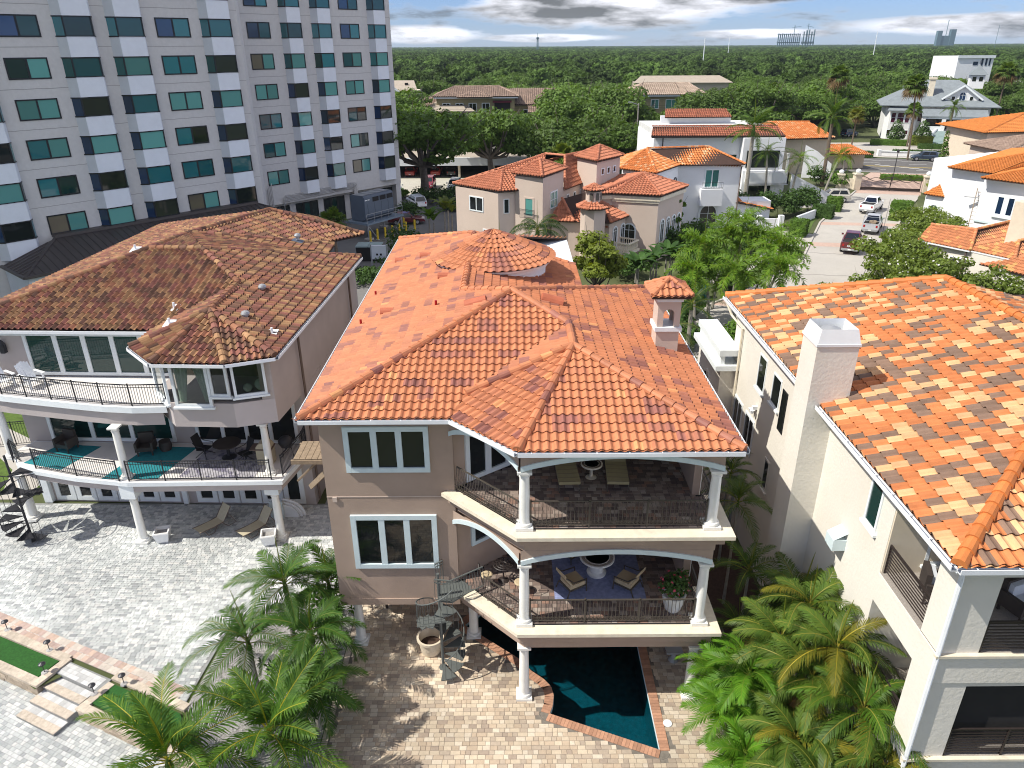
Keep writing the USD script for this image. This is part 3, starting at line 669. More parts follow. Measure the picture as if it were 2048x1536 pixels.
def place(m, a, off, roll=0.0):
 """Turns a frond about its own axis by roll, about z by a, and moves it."""
 c, s = math.cos(roll), math.sin(roll); R = rot_z(a) @ np.array([[1, 0, 0], [0, c, -s], [0, s, c]])
 m.v = [v @ R.T + off for v in m.v]; return m
def palm(name, label, loc, H, n=14, L=2.3, trunk=.09, lean=(0, 0), group=None, leaf=.5, lw=.035, nl=26, seed=0, up=(75, 15), fall=75, droop=.5, vee=.25, shaft=.5, tm='palm_trunk', c0=(.045, .10, .012), c1=(.08, .14, .015), rc=(.20, .22, .03), yellow=0.0, stems=None, dead=0, skirt=None, spear=True, ang=55, bulge=1.25, plume=0.0):
 """A feather palm: trunk, crown shaft and each frond are parts. stems: extra trunks as (dx, dy, height) with their own fronds."""
 g = np.random.default_rng(seed); t = thing(name, label, 'palm', loc, group=group)
 for dx, dy, hh, nn in (stems or [(0, 0, H, n)]):
  base = np.array([dx, dy, 0.0]); top = np.array([dx * 1.5 + lean[0] * hh / H, dy * 1.5 + lean[1] * hh / H, hh]); s = np.linspace(0, 1, 7)[:, None]
  line = base + (top - base) * s + np.array([lean[0], lean[1], 0]) * (s ** 2 - s) * .5
  part(t, 'trunk', MB().tube(line, np.array([bulge, 1.05, 1, .95, .95, .9, .82]) * trunk, 8), tm, smooth=40)
  if shaft: part(t, 'crown_shaft', MB().tube([top - [0, 0, .02], top + [0, 0, shaft * .5], top + [0, 0, shaft]], [trunk * 1.05, trunk * .8, trunk * .4], 7, (.09, .15, .03)), 'frond', attr=True)
  o = top + [0, 0, shaft * .85]
  for i in range(nn):
   f = i / max(1, nn - 1); a = i * 2.39996 + g.uniform(-.25, .25); a0 = up[0] + (up[1] - up[0]) * f + g.uniform(-7, 7)
   y = g.random() < yellow; k = g.uniform(.8, 1.2)
   m = frond_mesh(L * g.uniform(.85, 1.1) * (.75 + .25 * min(1, f * 3)), nl, leaf, lw, a0, a0 - fall * g.uniform(.8, 1.25), droop, vee, ang, c0=np.array((.12, .13, .014) if y else c0) * k, c1=np.array((.20, .175, .018) if y else c1) * k, rc=(.36, .30, .03) if y else rc, g=g, plume=plume)
   part(t, 'frond', place(m, a, o - [0, 0, shaft * .4 * f], g.uniform(-.35, .35)), 'frond', attr=True)
  for i in range(dead):
   m = frond_mesh(L * .8, nl, leaf * .8, lw, -40 + g.uniform(-15, 15), -95, droop * 1.6, 0, ang, c0=(.16, .10, .04), c1=(.24, .13, .04), rc=(.2, .13, .06), g=g)
   part(t, 'frond', place(m, g.uniform(0, 6.28), o - [0, 0, shaft * .8], 0), 'frond', attr=True)
  if spear:
   m = frond_mesh(L * .8, nl, leaf * .35, lw, 88, 80, 0, .1, 14, c0=(.11, .17, .02), c1=(.15, .2, .02), rc=rc, g=g)
   part(t, 'frond', place(m, g.uniform(0, 6.28), o), 'frond', attr=True)
 return t
def fan_palm(name, label, loc, H, n=26, L=1.0, rad=.8, trunk=.16, group=None, seed=0, skirt=6, lean=(0, 0), c0=(.05, .10, .015), c1=(.10, .15, .02), tm='palm_trunk_brown'):
 g = np.random.default_rng(seed); t = thing(name, label, 'palm', loc, group=group); top = np.array([lean[0], lean[1], H])
 s = np.linspace(0, 1, 7)[:, None]
 part(t, 'trunk', MB().tube(top * s + np.array([lean[0], lean[1], 0]) * (s ** 2 - s) * .6, np.linspace(1.2, .85, 7) * trunk, 8), tm, smooth=40)
 for i in range(n + skirt):
  f = i / (n + skirt - 1); old = i >= n
  m = fan_mesh(L * g.uniform(.85, 1.1), rad * g.uniform(.85, 1.1), 17, (.13, .09, .04) if old else c0, (.2, .13, .05) if old else c1, .3 + .5 * f, g, a0=80 - 130 * f + g.uniform(-8, 8))
  part(t, 'frond', place(m, i * 2.39996 + g.uniform(-.2, .2), top, g.uniform(-.4, .4)), 'frond', attr=True)
 return t
def leaf_cloud(lobes, n, size, g, flat=.0, hollow=.55):
 """Leaf-sized faces through the outer part of ellipsoid lobes (centre, radii)."""
 vol = np.array([np.prod(l[1]) ** (2 / 3) for l in lobes]); pick = g.choice(len(lobes), n, p=vol / vol.sum())
 d = g.normal(size=(n, 3)); d /= np.linalg.norm(d, axis=1)[:, None]; r = hollow + (1.05 - hollow) * g.random(n) ** .6
 C = np.array([l[0] for l in lobes])[pick]; Rr = np.array([l[1] for l in lobes])[pick]; low = d[:, 2] < -.35; d[low, 2] *= .45
 P = C + d * Rr * r[:, None]
 nr = d * .9 + g.normal(size=(n, 3)) * .55 + [0, 0, .45]; nr /= np.linalg.norm(nr, axis=1)[:, None]
 a = np.cross(nr, g.normal(size=(n, 3))); a /= np.linalg.norm(a, axis=1)[:, None]; b = np.cross(nr, a)
 s = size * g.uniform(.6, 1.35, n)[:, None]; a, b = a * s, b * s * g.uniform(.45, .9, n)[:, None]
 V = np.stack([P - a, P + b - nr * s * .12, P + a, P - b - nr * s * .12], 1).reshape(-1, 3); k = np.arange(n)[:, None] * 4
 F = np.concatenate([k + [0, 1, 2], k + [0, 2, 3]], 0); m = MB(); return m.add(V, F)
def lobes_for(R, zc, H, n, g, flat=.62):
 L = [((0, 0, zc - H * .04), (R * .5, R * .5, H * .42))]
 for i in range(n):
  a = i * 2.39996 + g.uniform(-.4, .4); q = R * g.uniform(.3, .85); rr = R * g.uniform(.18, .38)
  L.append(((q * math.cos(a), q * math.sin(a), zc + H * (g.uniform(-.34, .36) * (1.3 - q / R) - .10 * (q / R))), (rr, rr, rr * g.uniform(.55, .8))))
 return L
def tree(name, label, loc, R=5, H=10, trunk=.35, leaf=.34, n=4200, lobes=12, m='leaf_oak', seed=0, group=None, bole=.35, cat='tree', tm='bark', crown='crown', multi=1, blossom=None, lean=(0, 0)):
 """A broadleaf tree: trunk with limbs, and a crown of leaf clumps."""
 g = np.random.default_rng(seed); t = thing(name, label, cat, loc, group=group); zc = H * (bole + (1 - bole) * .48); hh = H * (1 - bole)
 L = lobes_for(R, zc, hh, lobes, g); tr = MB()
 for q in range(multi):
  f = np.array([g.uniform(-.25, .25), g.uniform(-.25, .25), 0]) * (multi > 1) * R * .3; fork = f * 1.6 + np.array([lean[0], lean[1], H * bole])
  tr.tube([f, f + (fork - f) * .5 + [g.uniform(-.1, .1) * R * .2, g.uniform(-.1, .1) * R * .2, 0], fork], np.array([1.25, .95, .85]) * trunk, 8)
  for (c, r) in L[1 + q::multi]:
   c = np.array(c); mid = fork + (c - fork) * .5 + [g.uniform(-.12, .12) * R, g.uniform(-.12, .12) * R, -.06 * H]
   tr.tube([fork - [0, 0, .1], mid, c, c + (c - fork) * .35], np.array([.55, .36, .2, .06]) * trunk, 5, cap=False)
 part(t, 'trunk', tr, tm, smooth=50)
 part(t, crown, leaf_cloud(L, n, leaf, g), m)
 if blossom: part(t, 'blossom', leaf_cloud(L, blossom, leaf * .55, g, hollow=.85), 'blossom')
 return t
def shrub(name, label, loc, R, H, leaf=.16, n=900, m='leaf_dark', seed=0, group=None, cat='shrub', lobes=6):
 g = np.random.default_rng(seed); t = thing(name, label, cat, loc, group=group)
 L = [((g.uniform(-.5, .5) * R, g.uniform(-.5, .5) * R, H * g.uniform(.35, .65)), (R * g.uniform(.4, .65), R * g.uniform(.4, .65), H * g.uniform(.32, .45))) for _ in range(lobes)]
 st = MB()
 for c, r in L[:4]: st.tube([(c[0] * .2, c[1] * .2, 0), (c[0] * .7, c[1] * .7, c[2] * .6), c], [.035, .025, .01], 4, cap=False)
 part(t, 'stem', st, 'bark'); part(t, 'foliage', leaf_cloud(L, n, leaf, g, hollow=.3), m); return t
def box_hedge(name, label, loc, sx, sy, sz, rot=0, leaf=.11, m='leaf_hedge', seed=0, group=None, dens=70, cat='hedge', taper=0.0):
 """A clipped hedge: a leafy skin over a solid core."""
 g = np.random.default_rng(seed); t = thing(name, label, cat, loc, rot, group=group)
 core = MB().box(-sx / 2 + .06, sx / 2 - .06, -sy / 2 + .06, sy / 2 - .06, 0, sz - .06); part(t, 'hedge_core', core, m)
 fa = [sx * sy, sx * sz, sx * sz, sy * sz, sy * sz]; n = int(sum(fa) * dens); k = g.choice(5, n, p=np.array(fa) / sum(fa)); P = np.zeros((n, 3)); N = np.zeros((n, 3)); a, b = g.random(n), g.random(n)
 for q, (fx, fy, fz, nn) in enumerate(((lambda: (a - .5) * sx, lambda: (b - .5) * sy, lambda: sz + 0 * a, (0, 0, 1)), (lambda: (a - .5) * sx, lambda: -sy / 2 + 0 * a, lambda: b * sz, (0, -1, 0)), (lambda: (a - .5) * sx, lambda: sy / 2 + 0 * a, lambda: b * sz, (0, 1, 0)), (lambda: -sx / 2 + 0 * a, lambda: (a - .5) * sy, lambda: b * sz, (-1, 0, 0)), (lambda: sx / 2 + 0 * a, lambda: (a - .5) * sy, lambda: b * sz, (1, 0, 0)))):
  s = k == q; P[s] = np.stack([fx(), fy(), fz()], 1)[s]; N[s] = nn
 P += g.normal(size=P.shape) * .035; nr = N + g.normal(size=N.shape) * .6; nr /= np.linalg.norm(nr, axis=1)[:, None]
 u = np.cross(nr, g.normal(size=(n, 3))); u /= np.linalg.norm(u, axis=1)[:, None]; v = np.cross(nr, u); s = leaf * g.uniform(.6, 1.3, n)[:, None]
 V = np.stack([P - u * s, P + v * s * .6, P + u * s, P - v * s * .6], 1).reshape(-1, 3); i = np.arange(n)[:, None] * 4
 part(t, 'foliage', MB().add(V, np.concatenate([i + [0, 1, 2], i + [0, 2, 3]])), m); return t
# builders: cars
def loft(m, secs, col=None):
 """Joins cross sections (x, half width low, half width high, z low, z shoulder, z top, half width top) into a car shell."""
 rings = []
 for x, wl, wm, z0, z1, z2, wt in secs:
  rings.append(np.array([(x, -wl, z0), (x, -wm, z0 + (z1 - z0) * .45), (x, -wm, z1), (x, -wt, z2), (x, wt, z2), (x, wm, z1), (x, wm, z0 + (z1 - z0) * .45), (x, wl, z0)]))
 k = 8; v = np.vstack(rings); f = []
 for i in range(len(rings) - 1):
  for j in range(k): f.append((i * k + j, (i + 1) * k + j, (i + 1) * k + (j + 1) % k, i * k + (j + 1) % k))
 m.add(v, f, col)
 for r, fl in ((rings[0], False), (rings[-1], True)):
  fs = [(0, j, j + 1) for j in range(1, k - 1)]; m.add(r, [q[::-1] for q in fs] if fl else fs, col)
 return m
def car(name, label, kind, paint, loc, rot, group=None, text=None, load=False, rack=False):
 """A car facing +x: body, cabin, windows, wheels (tyre > rim), lights, mirrors, bumper."""
 t = thing(name, label, {'sedan': 'car', 'suv': 'car', 'pickup': 'pickup truck'}[kind], loc, rot, group=group); p = 'car_' + paint
 S = {'sedan': (4.7, .90, .62, .98, 1.44), 'suv': (4.75, .95, .78, 1.15, 1.76), 'pickup': (5.7, .99, .85, 1.25, 1.92)}[kind]; L, W, zb, zs, zt = S; h = L / 2
 b = MB(); z0 = .30 if kind == 'sedan' else .42
 if kind == 'pickup':
  loft(b, [(-h + .02, W * .86, W * .94, z0 + .12, zs - .12, zs - .03, W * .9), (-h + .12, W * .9, W, z0 + .05, zs - .1, zs, W * .93), (-h + 2.02, W * .92, W, z0, zs - .1, zs, W * .93)])
  loft(b, [(-h + 2.03, W * .92, W, z0, zs - .1, zs + .01, W * .93), (h - 1.75, W * .92, W, z0, zs - .1, zs, W * .93), (h - 1.2, W * .92, W, z0, zs - .14, zs - .05, W * .88), (h - .25, W * .92, W * .97, z0 + .02, zs - .22, zs - .12, W * .82), (h - .02, W * .82, W * .88, z0 + .1, zs - .38, zs - .28, W * .74)])
  B = part(t, 'body', b, p)
  part(t, 'truck_bed', MB().box(-h + .14, -h + 1.98, -W * .82, W * .82, zs - .005, zs + .012), 'dark')
  part(t, 'bed_rail', MB().box(-h + .06, -h + 2.02, -W * .95, -W * .82, zs - .02, zs + .07).box(-h + .06, -h + 2.02, W * .82, W * .95, zs - .02, zs + .07).box(-h + .02, -h + .13, -W * .93, W * .93, zs - .02, zs + .06), p)
  cab = [(-h + 2.03, zs), (-h + 2.25, zt), (-h + 3.55, zt + .01), (h - 1.35, zs - .03)]
 else:
  nose = -.12 if kind == 'sedan' else -.05
  loft(b, [(-h + .02, W * .8, W * .86, z0 + .12, zb + .1, zs - .14, W * .74), (-h + .2, W * .9, W * .97, z0 + .04, zs - .14, zs - .02, W * .85), (-h + 1.1, W * .92, W, z0, zs - .12, zs, W * .9), (h - 1.6, W * .92, W, z0, zs - .14, zs - .01, W * .9), (h - .45, W * .9, W * .97, z0 + .03, zb + .08, zs + nose - .1, W * .8), (h - .02, W * .78, W * .84, z0 + .1, zb - .08, zb + .06, W * .7)])
  B = part(t, 'body', b, p)
  cab = [(-h + (.5 if kind == 'sedan' else .12), zs - .02), (-h + (1.25 if kind == 'sedan' else .42), zt), (-h + 2.75, zt), (h - 1.25, zs - .04)]
 c, gl = MB(), MB(); wi, wo = W * .70, W * .90
 ring = [((x, -wo if i in (0, 3) else -wi, z), (x, wo if i in (0, 3) else wi, z)) for i, (x, z) in enumerate(cab)]
 for i in range(3):
  q = [ring[i][0], ring[i][1], ring[i + 1][1], ring[i + 1][0]]; c.quad(*q)
  if i != 1:
   a = np.array(q); ce = a.mean(0); n = unit(np.cross(a[1] - a[0], a[2] - a[0])); n = n if n[2] > 0 else -n; gl.quad(*(ce + (a - ce) * .86 + n * .012))
 for sgn in (0, 1):
  q = [ring[k][sgn] for k in range(4)]; q = q if sgn == 0 else q[::-1]; c.quad(*q)
  a = np.array(q); ce = a.mean(0); n = unit(np.cross(a[1] - a[0], a[2] - a[0])); n = n * np.sign(n[1]) * (-1 if sgn == 0 else 1)
  w = ce + (a - ce) * .80 + n * .014; lo, hi = w[np.argsort(w[:, 2])[:2]], w[np.argsort(w[:, 2])[2:]]; lo, hi = lo[np.argsort(lo[:, 0])], hi[np.argsort(hi[:, 0])]
  for f0, f1 in ((0, .46), (.52, 1)): gl.quad(lo[0] + (lo[1] - lo[0]) * f0, lo[0] + (lo[1] - lo[0]) * f1, hi[0] + (hi[1] - hi[0]) * f1, hi[0] + (hi[1] - hi[0]) * f0)
 part(t, 'cabin', c, p); part(t, 'car_window', gl, 'car_glass')
 r = .33 if kind == 'sedan' else .39
 for sx in (-h + 1.0 + (.25 if kind == 'pickup' else 0), h - .95):
  for sy in (-1, 1):
   w = MB(); pts = [(sx, sy * (W - .24), r), (sx, sy * (W + .01), r)]; w.tube(pts, r, 16); wp = part(t, 'wheel', w, 'tyre')
   part(wp, 'rim', MB().tube([(sx, sy * (W + .0), r), (sx, sy * (W + .022), r)], r * .62, 12), 'alloy')
 zl = zs - .28
 for sy in (-1, 1):
  part(t, 'tail_light', MB().box(-h - .005, -h + .09, sy * W * .70 - .1, sy * W * .70 + .1, zl - .08, zl + .16), 'lamp_red')
  part(t, 'headlight', MB().box(h - .16, h - .0, sy * W * .66 - .13, sy * W * .66 + .13, zl - .2, zl - .05), 'lamp_clear')
  part(t, 'mirror', MB().box(h - 1.75, h - 1.58, sy * (W + .12) - .11, sy * (W + .12) + .11, zs, zs + .18), p)
 part(t, 'bumper', MB().box(-h - .06, -h + .05, -W * .85, W * .85, z0 + .02, z0 + .24).box(h - .1, h + .03, -W * .82, W * .82, z0 + .02, z0 + .2), 'steel' if kind == 'pickup' else p)
 part(t, 'licence_plate', MB().box(-h - .075, -h - .062, -.16, .16, z0 + .06, z0 + .2), 'white_paint')
 if text:
  tm = meshkit.text_mesh(text, .2, .02, bold=True); v = np.array(tm.vertices); v[:, 0] -= v[:, 0].mean(); v = np.stack([-h - .012 - v[:, 2] + 0 * v[:, 0], -v[:, 0], v[:, 1] + zs - .42], 1)
  part(t, 'tailgate_lettering', (v, np.array(tm.faces)), 'lamp_clear')
 if load:
  g = np.random.default_rng(3); lo = MB()
  for k in range(9): x, y = g.uniform(-h + .4, -h + 1.7), g.uniform(-.6, .6); s = g.uniform(.12, .3); lo.box(x - s, x + s, y - s * .7, y + s * .7, zs + .01, zs + .02 + s * .7)
  part(t, 'cargo', lo, 'wood')
 if rack:
  k = MB()
  for sy in (-1, 1): k.tube([(-h + .1, sy * .9, zs), (-h + .2, sy * .86, zt + .15), (h - 1.9, sy * .86, zt + .15)], .025, 5)
  for x in np.linspace(-h + .2, h - 2.1, 4): k.tube([(x, -.86, zt + .15), (x, .86, zt + .15)], .02, 5)
  part(t, 'ladder_rack', k, 'steel')
 return t
# the setting: ground, paving, streets
from shapely.geometry import Polygon, Point, LineString, box as sbox
from shapely.ops import unary_union
POOL = [(-0.82, 21.43), (0.29, 20.51), (0.62, 20.02), (1.08, 19.62), (1.32, 19.29), (1.40, 18.91), (1.34, 18.46), (1.21, 18.10), (4.80, 16.62), (4.80, 21.6), (4.8, 24.2), (-0.3, 24.2), (-2.0, 22.4)]
LOWER = Polygon([(-60, 40), (-24.6, 23.9), (-17.35, 19.35), (-16.3, 20.3), (-14.9, 19.65), (-15.35, 18.45), (-9.9, 15.95), (-9.6, 12), (-9.6, 2), (-60, 2)])
pool_poly = Polygon(POOL)
hole = unary_union([pool_poly.buffer(.12, join_style=2), LOWER])
_disc = Point(0, 0).buffer(7000, 48)
struct('terrain', MB().sheet(_disc.difference(hole.buffer(.01)), -.06), 'ground', 'green ground reaching to the horizon')
struct('lower_terrain', MB().sheet(LOWER.buffer(.3, join_style=2), -.62), 'ground', 'lower ground below the retaining wall')
grey = pal_mix([(.55, .565, .55), (.46, .48, .47), (.39, .41, .405), (.60, .60, .575), (.33, .345, .345)], [.34, .28, .18, .12, .08], .07, .16)
tan = pal_mix([(.52, .43, .32), (.45, .355, .26), (.57, .49, .385), (.40, .325, .25), (.34, .27, .21)], [.32, .27, .2, .13, .08], .07, .18)
upper = Polygon([(-34, 27.6), (-24.4, 24.1), (-17.0, 20.95), (-13.5, 19.4), (-11.6, 18.6), (-11.3, 22.8), (-9.0, 24.0), (-6.95, 25), (-6.75, 25), (-6.75, 46), (-9.5, 46), (-9.5, 31.0), (-24, 31.2), (-34, 31.6)])
up = struct('upper_patio', MB().sheet(upper, -.014), 'sand_grey', 'pale grey paved terrace behind the house with old tiled roof')
paving(up, upper.buffer(-.12), 0, .145, [(.145, .34), (.21, .4), (.28, .26)], math.radians(-2.3), grey, 'paver_grey', seed=3)
low = Polygon([(-40, 30.4), (-24.9, 22.9), (-17.3, 19.6), (-16.3, 19.2), (-15.4, 18.6), (-9.75, 16.0), (-9.7, 8), (-40, 8)])
lp = struct('lower_patio', MB().sheet(low, -.575), 'sand_grey', 'lower grey paved terrace below the steps')
paving(lp, low.buffer(-.06), -.56, .145, [(.145, .34), (.21, .4), (.28, .26)], math.radians(-24), grey, 'paver_grey', seed=4, singles=200)
main = Polygon([(-6.2, 10), (-6.2, 25.6), (6.2, 25.6), (6.2, 22.3), (8.3, 22.3), (8.3, 10)]).difference(pool_poly.buffer(.30, join_style=1))
mp = struct('pool_patio', MB().sheet(main, -.014), 'sand', 'tan paved patio round the swimming pool')
paving(mp, main.buffer(-.06), 0, .17, [(.17, .36), (.255, .38), (.34, .26)], 0.0, tan, 'paver_tan', seed=5)
edge = MB(); g = np.random.default_rng(8)
kerb = part(mp, 'patio_edging', MB().box(-6.42, -6.2, 10, 24.5, -.05, -.002), 'sand')
for y in np.arange(10, 24.3, .32): part(kerb, 'edging_stone', MB().box(-6.41, -6.21, y + .006, y + .314, -.03, .012, np.array((.50, .42, .34)) * g.uniform(.85, 1.15)), 'brick', attr=True)
pw = thing('swimming_pool', 'dark blue swimming pool with brick coping half under the balcony', 'swimming pool', (2, 20, 0), local=False)
bs = MB(); pts = list(pool_poly.exterior.coords)[:-1]
ccw = pool_poly.exterior.is_ccw
for a, b in zip(pts, pts[1:] + pts[:1]):
 q = [(*a, -1.5), (*b, -1.5), (*b, -.02), (*a, -.02)]; bs.quad(*(q[::-1] if ccw else q))
bs.sheet(pool_poly, -1.5)
part(pw, 'basin', bs, 'pool_tile')
part(pw, 'waterline', MB().prism(pool_poly.difference(pool_poly.buffer(-.03)), -.16, -.03), 'trim_blue')
part(pw, 'water', MB().sheet(pool_poly, -.13), 'water')
cop = pool_poly.buffer(.30, join_style=1).difference(pool_poly)
part(pw, 'coping_bed', MB().prism(cop.simplify(.01) if cop.geom_type == 'Polygon' else cop, -.12, -.006), 'sand')
ring = pool_poly.exterior; L = ring.length; n = int(L / .125)
for i in range(n):
 s0, s1 = L * i / n + .004, L * (i + 1) / n - .004; a, b = np.array(ring.interpolate(s0).coords[0]), np.array(ring.interpolate(s1).coords[0]); d = unit(np.append(b - a, 0))[:2]
 if np.linalg.norm(b - a) < .07: continue
 o = np.array([d[1], -d[0]]) * (1 if ccw else -1); q = [a - o * .02, b - o * .02, b + o * .295, a + o * .295]
 c = np.array((.40, .215, .135)) * g.uniform(.78, 1.2)
 m = MB().add([(*p, z) for z in (-.10, .016) for p in q], [(0, 1, 5, 4), (1, 2, 6, 5), (2, 3, 7, 6), (3, 0, 4, 7), (4, 5, 6, 7)], c)
 part(pw, 'coping_brick', m, 'brick', attr=True)
part(pw, 'skimmer_lid', MB().lathe([(.15, 0), (.15, .03), (.13, .036)], (5.23, 17.68, 0), 18), 'white_plastic')
part(pw, 'pool_drain', MB().lathe([(.16, 0), (.15, .03), (0.01, .05)], (3.55, 17.55, -1.5), 14), 'dark')
bed = Polygon([(-11.5, 18.5), (-11.2, 22.8), (-9.0, 23.9), (-6.45, 24.6), (-6.45, 9), (-9.55, 9), (-9.55, 15.9)])
gb = struct('gravel_bed', MB().sheet(bed, -.02), 'gravel_base', 'grey pebble bed under the palms')
pb = MB(); ico = trimesh.creation.icosphere(0); from shapely import contains_xy
q = g.uniform([-11.6, 10], [-6.4, 24.6], (9000, 2)); q = q[contains_xy(bed.buffer(-.08), q[:, 0], q[:, 1])][:5200]
sz = g.uniform(.018, .05, len(q)); V = ico.vertices[None] * (sz[:, None, None] * np.array([1, .85, .55])) + np.column_stack([q, -.01 + sz * .25])[:, None, :]
pb.add(V.reshape(-1, 3), (ico.faces[None] + 12 * np.arange(len(q))[:, None, None]).reshape(-1, 3))
part(gb, 'pebbles', pb, 'gravel', kind='stuff')
struct('mulch_bed', MB().sheet([(8.32, 9), (8.32, 22.3), (6.3, 22.5), (6.3, 44), (10.4, 44), (10.4, 9)], -.03), 'soil', 'dark mulch bed between the two houses')
def strip(a, b, w0, w1):
 a, b = np.array(a, float), np.array(b, float); d = unit(np.append(b - a, 0))[:2]; o = np.array([-d[1], d[0]]); return [a + o * w0, b + o * w0, b + o * w1, a + o * w1]
def turf_bed(label, outline, walls, caps, seed):
 t = thing('turf_bed', label, 'turf bed', (*outline[0], 0), local=False); part(t, 'turf', MB().prism(outline, -.06, .03), 'turf'); g = np.random.default_rng(seed)
 for a, b in walls:
  a, b = np.array(a, float), np.array(b, float); d = unit(np.append(b - a, 0))[:2]; o = np.array([-d[1], d[0]]); L = np.linalg.norm(b - a)
  for k in range(3):
   x = -.15 * (k % 2)
   while x < L:
    x0, x1 = max(0, x) + .006, min(L, x + .3) - .006; x += .3
    if x1 - x0 < .05: continue
    p = a + d * x0; q = a + d * x1; dd = g.uniform(0, .02); zz = -.62 + k * .19
    m = MB().prism([p + o * dd, q + o * dd, q + o * .25, p + o * .25], zz, zz + .183, np.array((.40, .33, .25)) * g.uniform(.75, 1.2)); part(t, 'wall_block', m, 'stone_wall', attr=True)
 t.caps = []
 for a, b, w0, w1 in caps:
  t.caps.append(1); a, b = np.array(a, float), np.array(b, float); L = np.linalg.norm(b - a); n = max(1, int(round(L / .42)))
  for i in range(n):
   p, q = a + (b - a) * (i + .01) / n, a + (b - a) * (i + .99) / n; zo = .004 * len(t.caps); m = MB().prism(strip(p, q, w0, w1), -.045 - zo, .045 + zo, np.array((.50, .43, .345)) * g.uniform(.85, 1.12)); part(t, 'cap_stone', m, 'stone_wall', attr=True)
 return t
turf_bed('bright green turf strip left of the paved steps', [(-25, 23.95), (-17.15, 20.62), (-17.55, 19.75), (-25, 23.0)], [((-24.9, 22.75), (-17.35, 19.45)), ((-17.35, 19.45), (-16.75, 20.55))],
         [((-24.9, 22.7), (-17.3, 19.4), 0, .33), ((-17.3, 19.4), (-16.7, 20.7), 0, .3), ((-25, 24.0), (-16.9, 20.55), 0, .33)], 21)
turf_bed('bright green turf strip right of the paved steps, under the palm leaves', [(-15.05, 18.75), (-14.75, 19.6), (-11.6, 18.2), (-10.2, 16.35)], [((-15.35, 18.45), (-9.9, 16.0))],
         [((-15.35, 18.4), (-9.9, 15.95), 0, .33), ((-14.75, 19.6), (-15.35, 18.4), 0, .3), ((-14.75, 19.75), (-11.5, 18.3), 0, .3)], 22)
st = thing('garden_steps', 'three broad paved garden steps between the turf strips', 'steps', (-16, 19.5, 0), local=False)
dv = np.array([.912, -.41]); nv = np.array([-.41, -.912])
part(st, 'landing', MB().prism([(-16.75, 20.62), (-14.75, 19.75), (-14.95, 19.2), (-17.0, 20.1)], -.6, -.006), 'sand_grey')
for i in range(8):
 for j in range(3): p = np.array([-16.72, 20.56]) + dv * (.02 + i * .245) + nv * (.01 + j * .17); part(st, 'paver', MB().prism([p, p + dv * .235, p + dv * .235 + nv * .16, p + nv * .16], -.03, .004, np.array((.5, .5, .49)) * g.uniform(.8, 1.15)), 'paver_grey', attr=True)
for k in range(3):
 a = np.array([-16.95, 20.12]) + nv * (.05 + k * .55); b = a + dv * 1.95; z = -.15 - k * .15
 part(st, 'step', MB().prism([a, b, b + nv * .56, a + nv * .56], z - .6, z - .012), 'sand_grey')
 for i in range(5):
  p, q = a + (b - a) * (i + .01) / 5 + nv * .26, a + (b - a) * (i + .99) / 5 + nv * .26; part(st, 'tread_stone', MB().prism([p, q, q + nv * .3, p + nv * .3], z - .05, z + .012, np.array((.50, .43, .35)) * g.uniform(.88, 1.1)), 'stone_wall', attr=True)
 for i in range(9):
  p, q = a + (b - a) * (i + .02) / 9, a + (b - a) * (i + .98) / 9; part(st, 'paver', MB().prism([p, q, q + nv * .25, p + nv * .25], z - .03, z, np.array((.5, .5, .49)) * g.uniform(.8, 1.15)), 'paver_grey', attr=True)
border = MB()
bd = part(up, 'terrace_border', MB().prism(strip((-24.6, 24.15), (-12, 18.75), .02, .62), -.03, -.004), 'sand')
for r in range(2):
 for i in range(60):
  p, q = np.array([-24.6, 24.15]) + np.array([12.6, -5.4]) * (i + .02) / 60, np.array([-24.6, 24.15]) + np.array([12.6, -5.4]) * (i + .98) / 60
  part(bd, 'border_brick', MB().prism(strip(p, q, .03 + r * .3, .31 + r * .3), -.01, .008, np.array([(.47, .35, .28), (.40, .30, .26), (.5, .44, .38)][int(g.integers(3))]) * g.uniform(.88, 1.12)), 'brick', attr=True)
pl = thing('path_light', 'black path light at the outer end of the turf strip', 'path light', (-20.1, 22.25, .03), group='path lights along the turf')
part(pl, 'stake', MB().tube([(0, 0, 0), (0, 0, .42)], .015, 6), 'light_black'); part(pl, 'lamp_head', MB().lathe([(.02, .40), (.13, .42), (.12, .45), (.02, .5)], k=12), 'light_black'); part(pl, 'stone_base', MB().lathe([(.14, 0), (.12, .04), (.02, .05)], k=7), 'gravel')
for (x, y), lb in zip([(-17.8, 21.15), (-17.35, 20.05), (-15.0, 19.05), (-14.15, 19.5)], ['black path light by the corner of the left turf strip', 'black path light among small stones beside the steps', 'black path light at the near end of the right turf strip', 'black path light at the far edge of the right turf strip']):
 dup(pl, (x, y, .03), 30, lb, 'path lights along the turf')
street = Polygon([(9.6, 33), (9.6, 46), (14, 56), (17.2, 61.4), (22.5, 66.2), (31.4, 77), (39.9, 94.2), (46, 104), (54.6, 117.3), (63.4, 114.8), (60.2, 109.5), (53, 99), (46.8, 88.5), (37, 72), (31, 60), (25, 48), (21, 38), (19, 33)])
struct('private_street', MB().sheet(street, -.045), 'concrete', 'pale concrete private street leading to the gate')
for i, pl_ in enumerate(([(33.2, 82.5), (34.2, 84.3), (43.8, 82.7), (42.9, 81)], [(53.0, 114.9), (54.6, 117.4), (63.5, 114.9), (62.2, 112.4)], [(39.3, 93.2), (40.2, 94.8), (50, 93.4), (49.2, 91.8)], [(17.5, 61.9), (19.2, 63.4), (30.4, 60.4), (29.9, 58.4)])):
 struct('paver_band', MB().sheet(pl_, -.041), 'concrete_pink', 'pinkish paver band across the private street')
